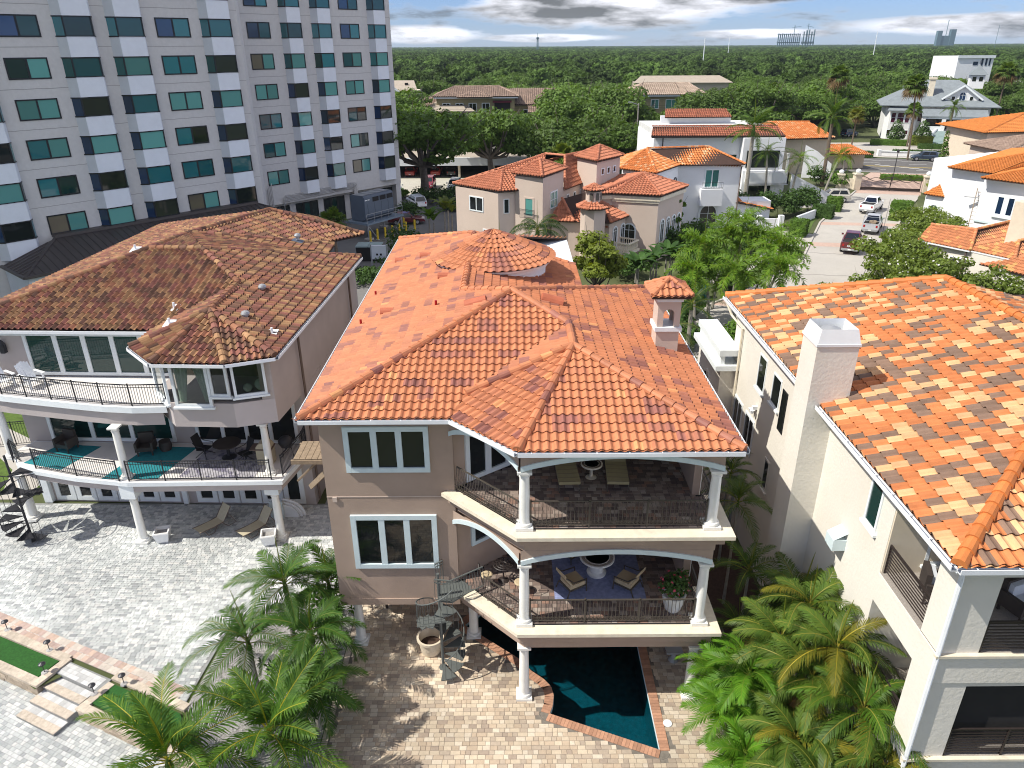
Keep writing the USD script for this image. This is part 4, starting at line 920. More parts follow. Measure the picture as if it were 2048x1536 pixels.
kb = MB(); line = [(17.2, 61.4), (22.5, 66.2), (31.4, 77), (39.9, 94.2), (46, 104), (54.0, 116.3)]
for a, b in zip(line[:-1], line[1:]): kb.bar((*a, .0), (*b, .0), .22, .16)
line = [(60.2, 109.5), (53, 99), (46.8, 88.5), (37, 72)]
for a, b in zip(line[:-1], line[1:]): kb.bar((*a, .0), (*b, .0), .22, .16)
struct('street_kerb', kb, 'kerb', 'low concrete kerb along the private street')
jt = MB()
for a, b in (((24, 52), (42.5, 83)), ((42.5, 83), (56.5, 110)), ((27.5, 71.5), (38.5, 69.5)), ((33, 79.5), (43, 77))): jt.bar((*a, -.042), (*b, -.042), .06, .012)
struct('street_joint', jt, 'asphalt', 'dark joints in the concrete street')
wk = MB().sheet([(22.2, 66.6), (30.8, 77.2), (39.2, 94.5), (43.5, 101.5), (41.8, 102.4), (37.4, 95), (29.0, 78), (20.2, 67.6)], -.03)
struct('street_verge', wk, 'grass', 'grass verge with driveways beside the street')
struct('driveway', MB().sheet([(38.8, 103.2), (46.2, 104.6), (50.5, 111), (44, 112.5)], -.028), 'concrete', 'short concrete driveway beside the parked suv')
struct('driveway', MB().sheet([(28.5, 84), (33.6, 82), (36.8, 88), (31.5, 91)], -.026), 'concrete', 'concrete driveway apron by the clipped hedge')
struct('pavement', MB().sheet([(20.2, 67.7), (29.0, 78.1), (33.2, 86.6), (31.9, 87.2), (27.7, 78.9), (19.1, 68.6)], -.024), 'concrete', 'pale pavement beside the verge')
road = Polygon([(-60, 176), (40, 143.5), (64.6, 134.6), (75, 131.3), (160, 103), (166, 121), (89, 147.2), (75, 152), (45, 162.5), (-55, 196)])
struct('road', MB().sheet(road, -.05), 'asphalt', 'grey asphalt main road beyond the gate')
struct('gate_apron', MB().sheet([(54.6, 117.4), (63.4, 114.9), (75, 131.3), (64.6, 134.6), (59, 127)], -.046), 'concrete_pink', 'pinkish paved apron between the gate and the road')
mkx = MB(); c0 = np.array([52, 147.5]); rd = unit((100, -32.5, 0))[:2]; rn = np.array([.309, .951])
for off in (-.2, .12): a = c0 + rn * off; mkx.bar((*(a - rd * 60), -.044), (*(a + rd * 90), -.044), .14, .008)
mky = MB()
for off in (-7.6, 8.2): a = c0 + rn * off; mky.bar((*(a - rd * 60), -.044), (*(a + rd * 90), -.044), .14, .008)
for k in range(-6, 12):
 for off in (-3.9, 4.2): a = c0 + rn * off + rd * k * 8; mky.bar((*a, -.044), (*(a + rd * 3), -.044), .14, .008)
mky.bar((69.5, 143.8, -.044), (75.5, 137.5, -.044), .3, .008)
struct('centre_line', mkx, 'yellow', 'double yellow centre line of the road'); struct('lane_marking', mky, 'white_paint', 'white lane markings of the road')
struct('forecourt', MB().sheet([(60, 158.6), (75.4, 153.6), (96, 146.2), (110, 150), (112, 170), (92, 178), (70, 178), (58, 172)], -.043), 'concrete', 'pale forecourt in front of the grey roofed villa')
struct('parking_lot', MB().sheet([(-30, 62), (-11.5, 62), (-8, 70), (-6.2, 79), (-6.0, 108), (-9, 113.5), (-20, 113.5), (-22, 100), (-32, 80)], -.04), 'asphalt_lot', 'worn asphalt yard beside the office tower')
struct('parking_lot', MB().sheet([(-40, 114), (-2, 114), (4, 131), (-40, 131)], -.038), 'lot_light', 'pale concrete parking yard in front of the car deck')
struct('lawn', MB().sheet([(-24.6, 32), (-24.2, 60), (-60, 60), (-60, 33)], -.04), 'grass', 'lawn beyond the house with old tiled roof')
struct('garden_path', MB().sheet([(-25.0, 31.6), (-25.4, 36), (-31, 39.5), (-31, 37.5), (-27.5, 34.5), (-26.4, 31.6)], -.034), 'concrete', 'pale path across the lawn')
# main house
S = .304; zr = lambda d: 10.3 + S * d
A_, B_, C_, D_, E_ = (-6.77, 20.5, 10.3), (-1.95, 20.5, 10.3), (.15, 18.4, 10.3), (6.75, 18.4, 10.3), (6.75, 34.0, 10.3)
P1, P2, PB, Q_ = (0, 27.26, 12.355), (2.083, 23.067, 11.719), (2.083, 25.167, 11.719), (-1.502, 21.582, 10.629)
N1, N2, R_ = (-2, 29.26, 11.75), (-2, 39.4, 11.75), (-6.77, 44.2, 10.3)
mh = thing('villa', 'tan stucco villa with bright orange tiled roof and two arched balconies', 'house', (0, 27, 0), local=False)
body = [(-6.34, 21), (-1.97, 21), (-1.97, 21.2), (2.4, 24.6), (6.25, 24.6), (6.25, 33.5), (3.0, 33.5), (3.0, 43.6), (-6.34, 43.6)]
part(mh, 'wall', MB().prism(body, 2.62, 10.12), 'stucco_tan')
part(mh, 'wall', MB().prism([(-6.2, 25.8), (6.1, 25.8), (6.1, 33.4), (2.9, 33.4), (2.9, 43.4), (-6.2, 43.4)], -.05, 2.62), 'stucco_tan')
part(mh, 'wall', MB().prism([(6.0, 20.62), (6.25, 20.62), (6.25, 24.6), (6.0, 24.6)], 3.42, 10.12), 'stucco_tan')
part(mh, 'wall_joint', MB().box(-6.345, -1.965, 20.985, 21.0, 7.03, 7.06), 'stucco_pink')
part(mh, 'wall_band', MB().box(-6.36, -1.95, 20.96, 25.8, 2.35, 2.62), 'stucco_tan')
F = [(-2.2, 20.98), (.2, 18.58), (6.62, 18.58), (6.62, 20.62), (6.24, 20.62), (6.24, 24.59), (2.4, 24.59), (-1.96, 21.19)]
Fo = [(-2.42, 20.86), (.12, 18.32), (6.85, 18.32), (6.85, 20.64), (6.24, 20.64), (6.24, 24.58), (2.41, 24.58), (-1.95, 21.18)]
Fi = [(-1.9, 21.02), (.36, 18.76), (6.4, 18.76), (6.4, 20.62), (6.24, 20.62), (6.24, 24.57), (2.42, 24.57), (-1.9, 21.17)]
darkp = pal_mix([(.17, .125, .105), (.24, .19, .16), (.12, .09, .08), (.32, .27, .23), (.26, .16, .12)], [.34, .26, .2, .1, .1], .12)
for z, lbl in ((3.42, 'lower'), (7.30, 'upper')):
 part(mh, 'balcony_slab', MB().prism(F, z - (.50 if z > 4 else .62), z - .16), 'stucco_tan')
 part(mh, 'balcony_beam', MB().prism(Fi, z - (.86 if z > 4 else 1.02), z - (.50 if z > 4 else .62)), 'stucco_tan')
 part(mh, 'balcony_ledge', MB().prism(Fo, z - .16, z - .03), 'cream')
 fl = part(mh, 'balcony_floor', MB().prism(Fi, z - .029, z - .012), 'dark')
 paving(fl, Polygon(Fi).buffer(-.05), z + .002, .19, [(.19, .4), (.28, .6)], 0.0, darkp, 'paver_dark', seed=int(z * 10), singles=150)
for z0, sp, cr, tp in ((3.40, 5.92, 6.36, 6.46), (7.28, 9.40, 9.86, 10.12)):
 for x, y in ((.36, 18.92), (6.2, 18.92)):
  column(mh, x, y, z0, sp - .02, .175)
 arch_beam(mh, (.24, 18.92), (6.36, 18.92), sp, cr, tp, .34)
 arch_beam(mh, (-1.95, 21.12), (.30, 18.90), sp, cr, tp, .32)
 arch_beam(mh, (6.2, 18.92), (6.2, 20.64), sp, cr - .15, tp, .32)
for x, y in ((.36, 18.92), (6.2, 18.92), (-1.55, 21.9), (6.0, 22.8), (-5.9, 21.6)): column(mh, x, y, 0, 2.41, .18)
window(mh, (-5.55, 21, 8.05), (1, 0), 2.80, 1.72, 3, 1, .17, .09, 'trim_blue', 'pane', mul=.2, name='window')
window(mh, (-5.62, 21, 4.05), (1, 0), 2.98, 2.26, 3, 1, .18, .09, 'trim_blue', 'pane', mul=.21, name='window')
window(mh, (-1.62, 21.47, 7.32), (.789, .614), 1.9, 2.3, 2, 1, .17, .08, 'trim', 'pane', mul=.24, name='balcony_door')
window(mh, (-1.52, 21.55, 4.55), (.789, .614), 1.8, 1.65, 2, 1, .15, .08, 'trim_blue', 'pane', mul=.18, name='window')
window(mh, (3.0, 24.6, 7.32), (1, 0), 2.2, 2.4, 2, 1, .15, .06, 'trim', 'pane', name='balcony_door')
window(mh, (3.0, 24.6, 3.44), (1, 0), 2.4, 2.4, 2, 1, .15, .06, 'trim', 'pane', name='balcony_door')
part(mh, 'wall_vent', MB().box(-6.15, -6.0, 20.95, 21.0, 6.86, 7.05), 'stucco_pink')
for z in (3.42, 7.30):
 zz = z
 dia = [(-1.86, 20.90, zz), (.18, 18.86, zz)] if z > 5 else [(-1.02, 20.06, zz), (.18, 18.86, zz)]
 railing(mh, dia, .97, .12, 'belly', 'bronze', cross=True, post=0)
 railing(mh, [(.56, 18.84, zz), (6.0, 18.84, zz)], .97, .125, 'plain', 'bronze', cross=True, post=1.9)
 railing(mh, [(6.28, 19.1, zz), (6.28, 20.6, zz)], .97, .125, 'belly', 'bronze', post=0)
facets = [[A_, B_, Q_], [A_, Q_, PB, P1], [B_, C_, P2, Q_], [C_, D_, P2], [Q_, P2, PB], [D_, E_, PB], [E_, P1, PB], [D_, PB, P2],
          [A_, P1, N1], [A_, N1, N2, R_], [N1, (3.4, 34.3, 10.3), (3.4, 37.9, 10.3), N2], [E_, (2.75, 34, 10.3), N1, P1], [R_, N2, (3.4, 44.2, 10.3)]]
orgs = [A_, A_, B_, C_, Q_, D_, D_, D_, A_, A_, (3.4, 34.3, 10.3), E_, R_]
part(mh, 'soffit', MB().prism([A_[:2], B_[:2], C_[:2], D_[:2], E_[:2], (3.4, 34.2), (3.4, 44.2), R_[:2]], 10.11, 10.2), 'trim')
roof(mh, facets, .262, .372, pal_main, orgs=orgs, caps=[(A_, P1), (P1, PB), (PB, P2), (C_, P2), (D_, P2), (Q_, P2), (E_, P1), (P1, N1), (N1, N2), (R_, N2), ((3.4, 37.9, 10.3), N2)], seed=11)
G_ = [(-6.77, 44.2, 10.3), A_, B_, C_, D_, E_]
gutter(mh, [np.array(p) - [0, 0, .0] for p in G_])
part(mh, 'downspout', MB().tube([(6.9, 18.7, 10.1), (6.95, 19.4, 9.6), (6.55, 21.0, 9.2), (6.4, 21.2, 8.6), (6.4, 21.2, .2)], .05, 6), 'gutter')
tx, ty, rE, zE, zA = -.9, 35.4, 3.05, 11.62, 12.88
part(mh, 'turret_wall', MB().lathe([(2.6, 10.2), (2.6, 11.2), (2.72, 11.25), (2.72, 11.4), (2.9, 11.45), (2.95, 11.58)], (tx, ty, 0), 40), 'trim', smooth=40)
cone = MB(); slope = (zA - zE) / rE; ncol = 52; cone.lathe([(rE, zE - .03), (.02, zA - .03)], (tx, ty, 0), 40)
TR = part(mh, 'turret_roof', cone, 'deck'); fld = MB()
rr = rE + .05; row = 0; LL = math.hypot(1, slope)
while rr > .22:
 nc = ncol if rr > 1.7 else ncol // 2 if rr > .8 else ncol // 4; r2 = max(.05, rr - .36 / LL)
 for k in range(nc):
  tl = tile_unit(1, 1, .045, .055, 6)
  an = (k + tl[..., 0]) * 2 * math.pi / nc; rad = rr + (r2 - .03 - rr) * np.clip(tl[..., 1], -.01, 1.03); z = zA - slope * rad + tl[..., 2]
  X = np.stack([tx + rad * np.cos(an), ty + rad * np.sin(an), z], -1); c = pal_main(np.array([k]), np.array([row]), 5)[0] * .96
  vis = (math.sin((k + .5) * 2 * math.pi / nc) < .25) and rr > 2.2
  if vis: part(TR, 'roof_tile', MB().soup(X, c), 'tile', attr=True)
  else: fld.soup(X, c)
 rr = r2; row += 1
part(TR, 'roof_tile_field', fld, 'tile', attr=True, kind='stuff')
M['vent_clay'] = mk('vent_clay', (.42, .12, .06), .7)
for x, y, z in ((-3.1, 32.29, 11.42), (-5.3, 29.37, 10.75), (-4.52, 37.5, 10.99), (-5.94, 38.13, 10.55)):
 v = MB(); ang = np.linspace(0, math.pi, 9)
 v.add([(x + dx, y + .2 * math.cos(a), z - .05 + .26 * math.sin(a)) for dx in (-.25, .3) for a in ang], [(i, i + 1, i + 10, i + 9) for i in range(8)]); v.add([(x - .25, y + .2 * math.cos(a), z - .05 + .26 * math.sin(a)) for a in ang], [(0, i, i + 1) for i in range(1, 8)])
 part(mh, 'roof_vent', v, 'vent_clay')
for x, y, z in ((-6.31, 32.57, 10.44), (-6.28, 28.67, 10.45), (-3.06, 28.17, 11.43)):
 part(mh, 'vent_pipe', MB().tube([(x, y, z - .1), (x, y, z + .24)], .05, 8), 'lamp_red')
for x, y, z, s in ((-1.15, 27.0, 11.95, -1), (1.35, 27.2, 11.97, 1)):
 v = MB(); ang = np.linspace(-.1, math.pi + .1, 9); d = unit((s, 0, -.3)); a = np.array([x - s * .2, y, z + .05]); b = a + d * .85; o = np.array([0, 1.0, 0]); u = unit(np.cross(d, o)) * (1 if np.cross(d, o)[2] > 0 else -1)
 ra = np.array([a + .26 * (math.cos(q) * o + math.sin(q) * u) for q in ang]); rb = np.array([b + .30 * (math.cos(q) * o + math.sin(q) * u) for q in ang]); v.add(np.vstack([ra, rb]), [(i, i + 1, i + 10, i + 9) for i in range(8)]); v.add(rb, [(0, i, i + 1) for i in range(1, 8)]); v.add(ra, [(0, i + 1, i) for i in range(1, 8)])
 part(mh, 'roof_vent', v, 'vent_clay')
cx0, cx1, cy0, cy1 = 5.36, 6.2, 25.35, 26.2
ch = part(mh, 'chimney', MB().box(cx0, cx1, cy0, cy1, 10.3, 11.36), 'stucco_pink')
part(ch, 'chimney_band', MB().box(cx0 - .08, cx1 + .08, cy0 - .08, cy1 + .08, 11.36, 11.52), 'trim')
arch = MB(); w = cx1 - cx0; hole_ = Polygon([(.22, -.1), (.22, .48)] + [(w / 2 + (w / 2 - .22) * math.cos(a), .48 + (w / 2 - .22) * math.sin(a)) for a in np.linspace(math.pi, 0, 11)] + [(w - .22, .48), (w - .22, -.1)])
panel = sbox(0, 0, w, .98).difference(hole_); pm = trimesh.creation.extrude_polygon(panel, .12, engine='earcut')
for yy in (cy0, cy1 - .12):
 v = np.array(pm.vertices); arch.add(np.stack([cx0 + v[:, 0], yy + v[:, 2], 11.52 + v[:, 1]], 1), pm.faces[:, ::-1])
arch.box(cx0, cx0 + .12, cy0 + .12, cy1 - .12, 11.52, 12.5).box(cx1 - .12, cx1, cy0 + .12, cy1 - .12, 11.52, 12.5)
part(ch, 'chimney_arch', arch, 'stucco_pink')
part(ch, 'chimney_cornice', MB().box(cx0 - .06, cx1 + .06, cy0 - .06, cy1 + .06, 12.5, 12.62).box(cx0 - .13, cx1 + .13, cy0 - .13, cy1 + .13, 12.62, 12.76), 'trim')
k0, k1, m0, m1, ze, zp = cx0 - .3, cx1 + .3, cy0 - .3, cy1 + .3, 12.8, 13.25; pk = ((k0 + k1) / 2, (m0 + m1) / 2, zp)
roof(mh, [[(k0, m0, ze), (k1, m0, ze), pk], [(k1, m0, ze), (k1, m1, ze), pk], [(k1, m1, ze), (k0, m1, ze), pk], [(k0, m1, ze), (k0, m0, ze), pk]], .24, .36, pal_main, caps=[((k0, m0, ze), pk), ((k1, m0, ze), pk), ((k1, m1, ze), pk), ((k0, m1, ze), pk)], singles=30, name='chimney_roof', cap_r=.09, seed=5)
# spiral stairs
def spiral(name, label, loc, H, r, a0, turns, n, m, land, tread=None, rot_dir=1):
 t = thing(name, label, 'staircase', loc); tread = tread or m
 part(t, 'centre_pole', MB().tube([(0, 0, 0), (0, 0, H + .95)], .055, 10), m)
 part(t, 'base_plate', MB().lathe([(.16, 0), (.16, .03)], k=12), m)
 st_ = 2 * math.pi * turns / n * rot_dir; rl = []; bl = MB()
 for i in range(n):
  a = a0 + st_ * i; z = H * (i + 1) / (n + 1); w = abs(st_) * .62
  q = [(.05 * math.cos(a), .05 * math.sin(a), z)] + [(r * math.cos(a + s * w), r * math.sin(a + s * w), z) for s in (-1, -.33, .33, 1)]
  part(t, 'tread', MB().slab(q, .035), tread)
  for s in (-.5, .5):
   b = a + st_ * s * .5; p = np.array([(r - .02) * math.cos(b), (r - .02) * math.sin(b), z]); bl.bar(p - [0, 0, .03], p + [0, 0, .93 + (H / (n + 1)) * s * .5], .016, .016, up=(1, 0, 0)); rl.append(p + [0, 0, .93 + (H / (n + 1)) * s * .5])
 part(t, 'baluster_row', bl, m); part(t, 'handrail', MB().tube(rl, .024, 6), m)
 lp_ = [(p[0], p[1], H) for p in land]; part(t, 'landing', MB().slab(lp_, .05), tread)
 return t
ss = spiral('spiral_staircase', 'grey metal spiral staircase rising to the lower balcony of the tan villa', (-2.62, 20.22, 0), 3.42, .85, math.radians(-70), 1.12, 13, 'grey_iron', [(0, -.3), (.5, -.35), (1.25, .35), (.55, .95), (-.1, .45)])
railing(ss, [(-.15, .5, 3.42), (.1, .72, 3.42)], .95, .11, 'plain', 'grey_iron', post=0)
railing(ss, [(.45, -.38, 3.42), (1.55, .36, 3.42)], .95, .11, 'belly', 'grey_iron', post=0)
railing(ss, [(-.1, -.3, 3.42), (.45, -.38, 3.42)], .95, .11, 'plain', 'grey_iron', post=0)
# neighbour on the left, turned a little
lh = thing('old_roof_house', 'grey mauve house with weathered brown tiled roof, curved decks and white columns', 'house', (-9.7, 27.48, 0), -2.3)
_O, _c, _s = np.array([-9.7, 27.48]), math.cos(math.radians(-2.3)), math.sin(math.radians(-2.3))
LW = lambda x, y, z=0: (_O[0] + x * _c - y * _s, _O[1] + x * _s + y * _c, z)
_EYE = EYE.copy()
part(lh, 'wall', MB().prism([(-14.2, 3.45), (-.35, 3.45), (-.35, 15.4), (-14.2, 15.4)], -.05, 6.2), 'stucco_mauve')
part(lh, 'wall', MB().prism([(-16, 3.5), (-.36, 3.5), (-.36, 15.4), (-16, 15.4)], 6.2, 9.36), 'stucco_mauve')
bay = [(-6.1, 3.5), (-6.1, 1.55), (-4.85, .22), (-2.15, .22), (-.55, .8), (-.35, 3.5)]
part(lh, 'bay_wall', MB().prism(bay, 6.12, 7.25), 'stucco_mauve')
part(lh, 'bay_wall', MB().prism([(-6.1, 3.5), (-6.1, 3.2), (-.4, 3.2), (-.35, 3.5)], 7.25, 9.36), 'stucco_mauve')
part(lh, 'bay_wall', MB().prism([(-.62, .78), (-.55, .8), (-.35, 3.5), (-.5, 3.5)], 7.25, 9.36), 'stucco_mauve')
part(lh, 'bay_wall', MB().prism([(-1.05, .66), (-.55, .8), (-.6, .98), (-1.05, .82)], 7.25, 9.36), 'stucco_mauve')
part(lh, 'bay_head', MB().prism([(-6.1, 1.55), (-4.85, .22), (-2.15, .22), (-.55, .8), (-.6, 1.0), (-2.2, .42), (-4.78, .42), (-5.9, 1.65)], 9.16, 9.36), 'trim')
part(lh, 'room_wall', MB().box(-6.0, -.5, 3.1, 3.19, 7.25, 9.3), 'room')
def drape(at, x0, x1, y0, y1):
 m = MB(); n = 14
 for side in (0, 1):
  pts = []
  for i in range(n + 1):
   s = i / n; top = x0 + (x1 - x0) * (s * .46 if side == 0 else 1 - s * .46); bot = x0 + (x1 - x0) * (s * .2 if side == 0 else 1 - s * .2); dz = -.15 + .035 * math.cos(i * 2.4)
   pts.append((at(top, y1, dz), at((top + bot * 2) / 3 if side == 0 else (top + bot * 2) / 3, y0 + (y1 - y0) * .35, dz - .02), at(bot, y0, dz)))
  for a, b in zip(pts[:-1], pts[1:]):
   m.quad(a[1], b[1], b[0], a[0]); m.quad(a[2], b[2], b[1], a[1])
 return m
M['curtain'] = mk('sheer_curtain', (.55, .66, .58), .8, var=.1, trans=.3)
window(lh, (-4.62, .22, 7.12), (1, 0), 1.62, 2.06, 1, 1, .13, .08, 'trim', 'pane_see', sill=True, inner=(drape, 'curtain', 'curtain'))
window(lh, (-2.98, .22, 7.62), (1, 0), .80, 1.56, 1, 1, .11, .08, 'trim', 'pane_see', sill=True)
window(lh, (-2.05, .27, 7.55), (.940, .341), 1.35, 1.6, 1, 1, .11, .08, 'trim', 'pane_see', sill=True)
window(lh, (-6.0, 1.45, 7.15), (.685, -.729), 1.55, 2.05, 1, 1, .12, .08, 'trim', 'pane_see', sill=True)
gl = thing('glass_ball', 'large pale green ball behind the right bay window', 'ball', LW(-1.25, 1.25, 7.72), group=None); part(gl, 'ball', MB().lathe([(.02, -.27), (.16, -.22), (.26, -.07), (.27, .05), (.2, .18), (.02, .27)], k=14), 'curtain', smooth=True)
dup(gl, LW(-1.75, 1.0, 7.66), 0, 'smaller pale green ball left of the larger one in the bay window', sc=.72)
window(lh, (-13.0, 3.5, 7.05), (1, 0), 7.0, 2.15, 5, 1, .15, .08, 'trim', 'pane_green', mul=.22, name='sliding_door')
window(lh, (-13.0, 3.45, 3.55), (1, 0), 6.2, 2.45, 3, 1, .16, .08, 'trim', 'pane_green', mul=.2, name='sliding_door')
window(lh, (-5.75, 3.45, 3.55), (1, 0), 5.0, 2.45, 4, 1, .15, .08, 'trim', 'pane', mul=.18, name='sliding_door')
for k in range(6):
 x = -13.7 + k * 1.08 if k < 6 else 0
 window(lh, (x, 3.45, .06), (1, 0), 1.02, 2.25, 1, 1, .24, .06, 'trim', 'pane', name='patio_door')
for k in range(5): window(lh, (-6.4 + k * 1.12, 3.45, .06), (1, 0), 1.06, 2.25, 1, 1, .24, .06, 'trim', 'pane', name='patio_door')
part(lh, 'pilaster', MB().box(-7.1, -6.85, 3.3, 3.45, 0, 2.55), 'trim'); part(lh, 'pilaster', MB().box(-14.25, -13.85, 3.2, 3.45, 0, 2.55), 'trim')
part(lh, 'fascia', MB().box(-16, -6.55, 2.95, 3.42, 9.2, 9.36), 'trim')
d2 = [(-16.5, 2.2), (-13.15, 1.32), (-11.87, 1.08), (-10.6, .85), (-9.32, .62), (-8.07, .42), (-6.7, .32), (-5.2, .42), (-6.0, 1.5), (-6.05, 3.45), (-16.5, 3.45)]
d1 = [(-13.3, 1.1), (-12.3, .68), (-9.96, .13), (-7.42, -.22), (-4.15, -.05), (-.55, .15), (-.15, 2.62), (-.3, 3.4), (-13.9, 3.4), (-14.3, 2.3)]
from shapely import affinity
def deck(pts, z, nm, fl):
 P = Polygon(pts); part(lh, nm + '_beam', MB().prism(P.buffer(-.14, join_style=2), z - .95 if z > 5 else z - .58, z - (.3 if z > 5 else .22)), 'stucco_mauve'); part(lh, nm + '_cornice', MB().prism(P, z - (.3 if z > 5 else .22), z - .02), 'trim'); part(lh, nm + '_floor', MB().prism(P.buffer(-.1), z - .03, z), fl)
M['deck_pale'] = mk('pale_deck', (.66, .63, .60), .8, var=.06)
M['deck_grey'] = mk('grey_deck', (.42, .45, .47), .8, var=.08)
deck(d2, 6.98, 'upper_deck', 'deck_pale'); deck(d1, 3.5, 'lower_deck', 'deck_pale')
railing(lh, [(x, y + .12, 6.98) for x, y in d2[:8]], 1.0, .115, 'plain', 'iron', post=1.7)
railing(lh, [(-12.2, .84, 3.5), (-9.96, .28, 3.5), (-7.8, -.1, 3.5)], 1.0, .115, 'plain', 'iron', post=1.7)
railing(lh, [(-7.35, -.1, 3.5), (-4.15, .08, 3.5), (-1.05, .22, 3.5)], 1.0, .115, 'plain', 'iron', post=1.7)
railing(lh, [(-.62, .5, 3.5), (-.35, 2.7, 3.5), (-.4, 3.35, 3.5)], 1.05, .115, 'plain', 'iron', post=1.5)
railing(lh, [(-14.2, 2.35, 3.5), (-13.6, 1.35, 3.5)], 1.0, .115, 'plain', 'iron', post=1.2)
for x, y in ((-7.6, .22), (-1.25, .75)):
 column(lh, x, y, 0, 2.55, .19); part(lh, 'column_block', MB().box(x - .33, x + .33, y - .33, y + .33, 2.55, 3.45), 'trim'); column(lh, x, y, 3.46, 6.1, .17)
column(lh, -14.0, 1.9, 0, 2.6, .22); column(lh, -14.0, 1.9, 3.46, 6.3, .2)
for x in (-.34, -.3):
 pass
part(lh, 'downspout', MB().tube([(-.22, 3.7, 9.2), (-.22, 3.7, .2)], .06, 6), 'taupe'); part(lh, 'downspout', MB().tube([(-.22, 13.2, 9.2), (-.22, 13.2, .2)], .06, 6), 'taupe')
part(lh, 'wall_lantern', MB().box(-14.05, -13.85, 3.2, 3.42, 8.2, 8.62).lathe([(.16, 8.62), (.02, 8.85)], (-13.95, 3.3, 0), 6), 'iron')
b0, b1, b2, b3, b4 = (-6.5, 2.89, 9.5), (-6.5, .95, 9.5), (-4.78, -.7, 9.5), (-1.77, -.7, 9.5), (0, .1, 9.5)
BP, RJ, R2, L1, EP, WC = (-3.6, 2.75, 10.54), (-3.8, 6.6, 10.62), (-6.7, 9.6, 11.5), (-9.5, 9.6, 11.5), (0, 15.6, 9.5), (-16.2, 2.89, 9.5)
T3, C3, D3, B2, R2b = (-6.9, 20.44, 11.3), (-3.35, 18.8, 9.5), (-1.08, 21.44, 9.5), (-2.34, 18.44, 9.5), (-9.28, 13.83, 11.3)
B1 = (-2.16, 16.2, 9.5)
fc = [[WC, b0, RJ, R2, L1], [b0, b1, BP, RJ], [b1, b2, BP], [b2, b3, BP], [b3, b4, BP], [b4, EP, RJ], [EP, R2, RJ], [b4, RJ, BP], [WC, L1, (-16.2, 16, 9.5)], [L1, R2b, (-16.2, 16, 9.5)], [R2b, (-16.2, 24, 9.5), (-16.2, 16, 9.5)], [R2b, T3, (-16.2, 24, 9.5)], [R2, R2b, L1],
      [B1, B2, R2b], [B1, R2b, R2], [B2, C3, T3], [B2, T3, R2b], [C3, D3, T3], [D3, (-6, 27, 9.4), T3]]
og = [WC, b0, b1, b2, b3, b4, b4, b4] + [None] * 11
EYE = np.array([*(np.array([[_c, _s], [-_s, _c]]) @ (_EYE[:2] - _O)), 21.0])
_iv = in_view; _EYE2 = EYE.copy()
def in_view(p, margin=1.03):
 p = np.asarray(p, float); q = np.stack([_O[0] + p[..., 0] * _c - p[..., 1] * _s, _O[1] + p[..., 0] * _s + p[..., 1] * _c, p[..., 2]], -1); d = q - _EYE; k = d @ _f
 return (k > 0) & (np.abs(d @ _r) < margin * k * 1024 / 1460) & (np.abs(d @ _u) < margin * k * 768 / 1460)
roof(lh, fc, .28, .42, pal_left, 'tile_old', 'deck_old', orgs=og, caps=[(b1, BP), (b2, BP), (b3, BP), (b4, BP), (BP, RJ), (RJ, R2), (R2, L1), (WC, L1), (EP, R2), (B2, R2b), (L1, R2b), (R2b, T3), (D3, T3)], seed=23, lift=.06, hb=.095, cap_r=.17)
EYE, in_view = _EYE, _iv
gutter(lh, [(-16.2, 2.89, 9.5), (-6.6, 2.89, 9.5)]); gutter(lh, [b0, b1, b2, b3, b4, EP])
for i, (x, y, z) in enumerate(((-11.0, 10.4, 10.6), (-10.2, 9.5, 11.45), (-6.16, 4.57, 10.0), (-5.3, 2.3, 10.05), (-.75, 2.1, 9.72))):
 part(lh, 'vent_flashing', MB().slab([(x - .22, y - .26, z - .02), (x + .22, y - .26, z - .02), (x + .22, y + .26, z + .12), (x - .22, y + .26, z + .12)], .03).tube([(x, y, z), (x, y, z + .28)], .055, 8), 'white_plastic')
for x, y, z in ((-2.14, 2.91, 10.12), (-2.59, 6.39, 10.26), (-3.6, 15.4, 10.6)):
 v = part(lh, 'vent_turbine', MB().lathe([(.10, 0), (.10, .12), (.17, .15), (.2, .24), (.15, .33), (.02, .38)], (x, y, z), 12), 'steel', smooth=40)
 part(v, 'flashing', MB().slab([(x - .3, y - .3, z + .02), (x + .3, y - .3, z - .15), (x + .3, y + .3, z - .15), (x - .3, y + .3, z + .02)], .02), 'gutter_in')
wd = thing('timber_landing', 'weathered timber landing in the gap left of the tan villa', 'deck', (-8.2, 26.6, 0), local=False)
for k in range(6): part(wd, 'plank', MB().box(-9.0 + k * .25, -8.77 + k * .25, 25.9, 27.4, 5.6, 5.64), 'wood')
[part(wd, 'beam', MB().bar((-9.1, y, 5.5), (-7.2, y, 5.5), .1, .18), 'wood') for y in (25.9, 27.3)]
part(wd, 'stair_stringer', MB().bar((-7.3, 26, 5.4), (-9.0, 27.6, 3.2), .1, .22).bar((-7.0, 26.8, 5.4), (-8.8, 28.4, 3.2), .1, .22), 'wood')
part(wd, 'bracket', MB().bar((-9.05, 26.2, 4.4), (-8.0, 26.2, 5.45), .08, .08), 'wood')
s2 = spiral('spiral_staircase', 'black metal spiral staircase with its broad shadow on the grey terrace', (-22.85, 28.45, 0), 3.45, 1.0, math.radians(-35), -1.3, 14, 'iron', [(.0, -.2), (.2, 1.1), (1.0, 1.1), (1.15, .3)], rot_dir=1)
railing(s2, [(-.1, 1.0, 3.45), (-.9, 1.6, 3.45)], .95, .11, 'plain', 'iron', post=0)
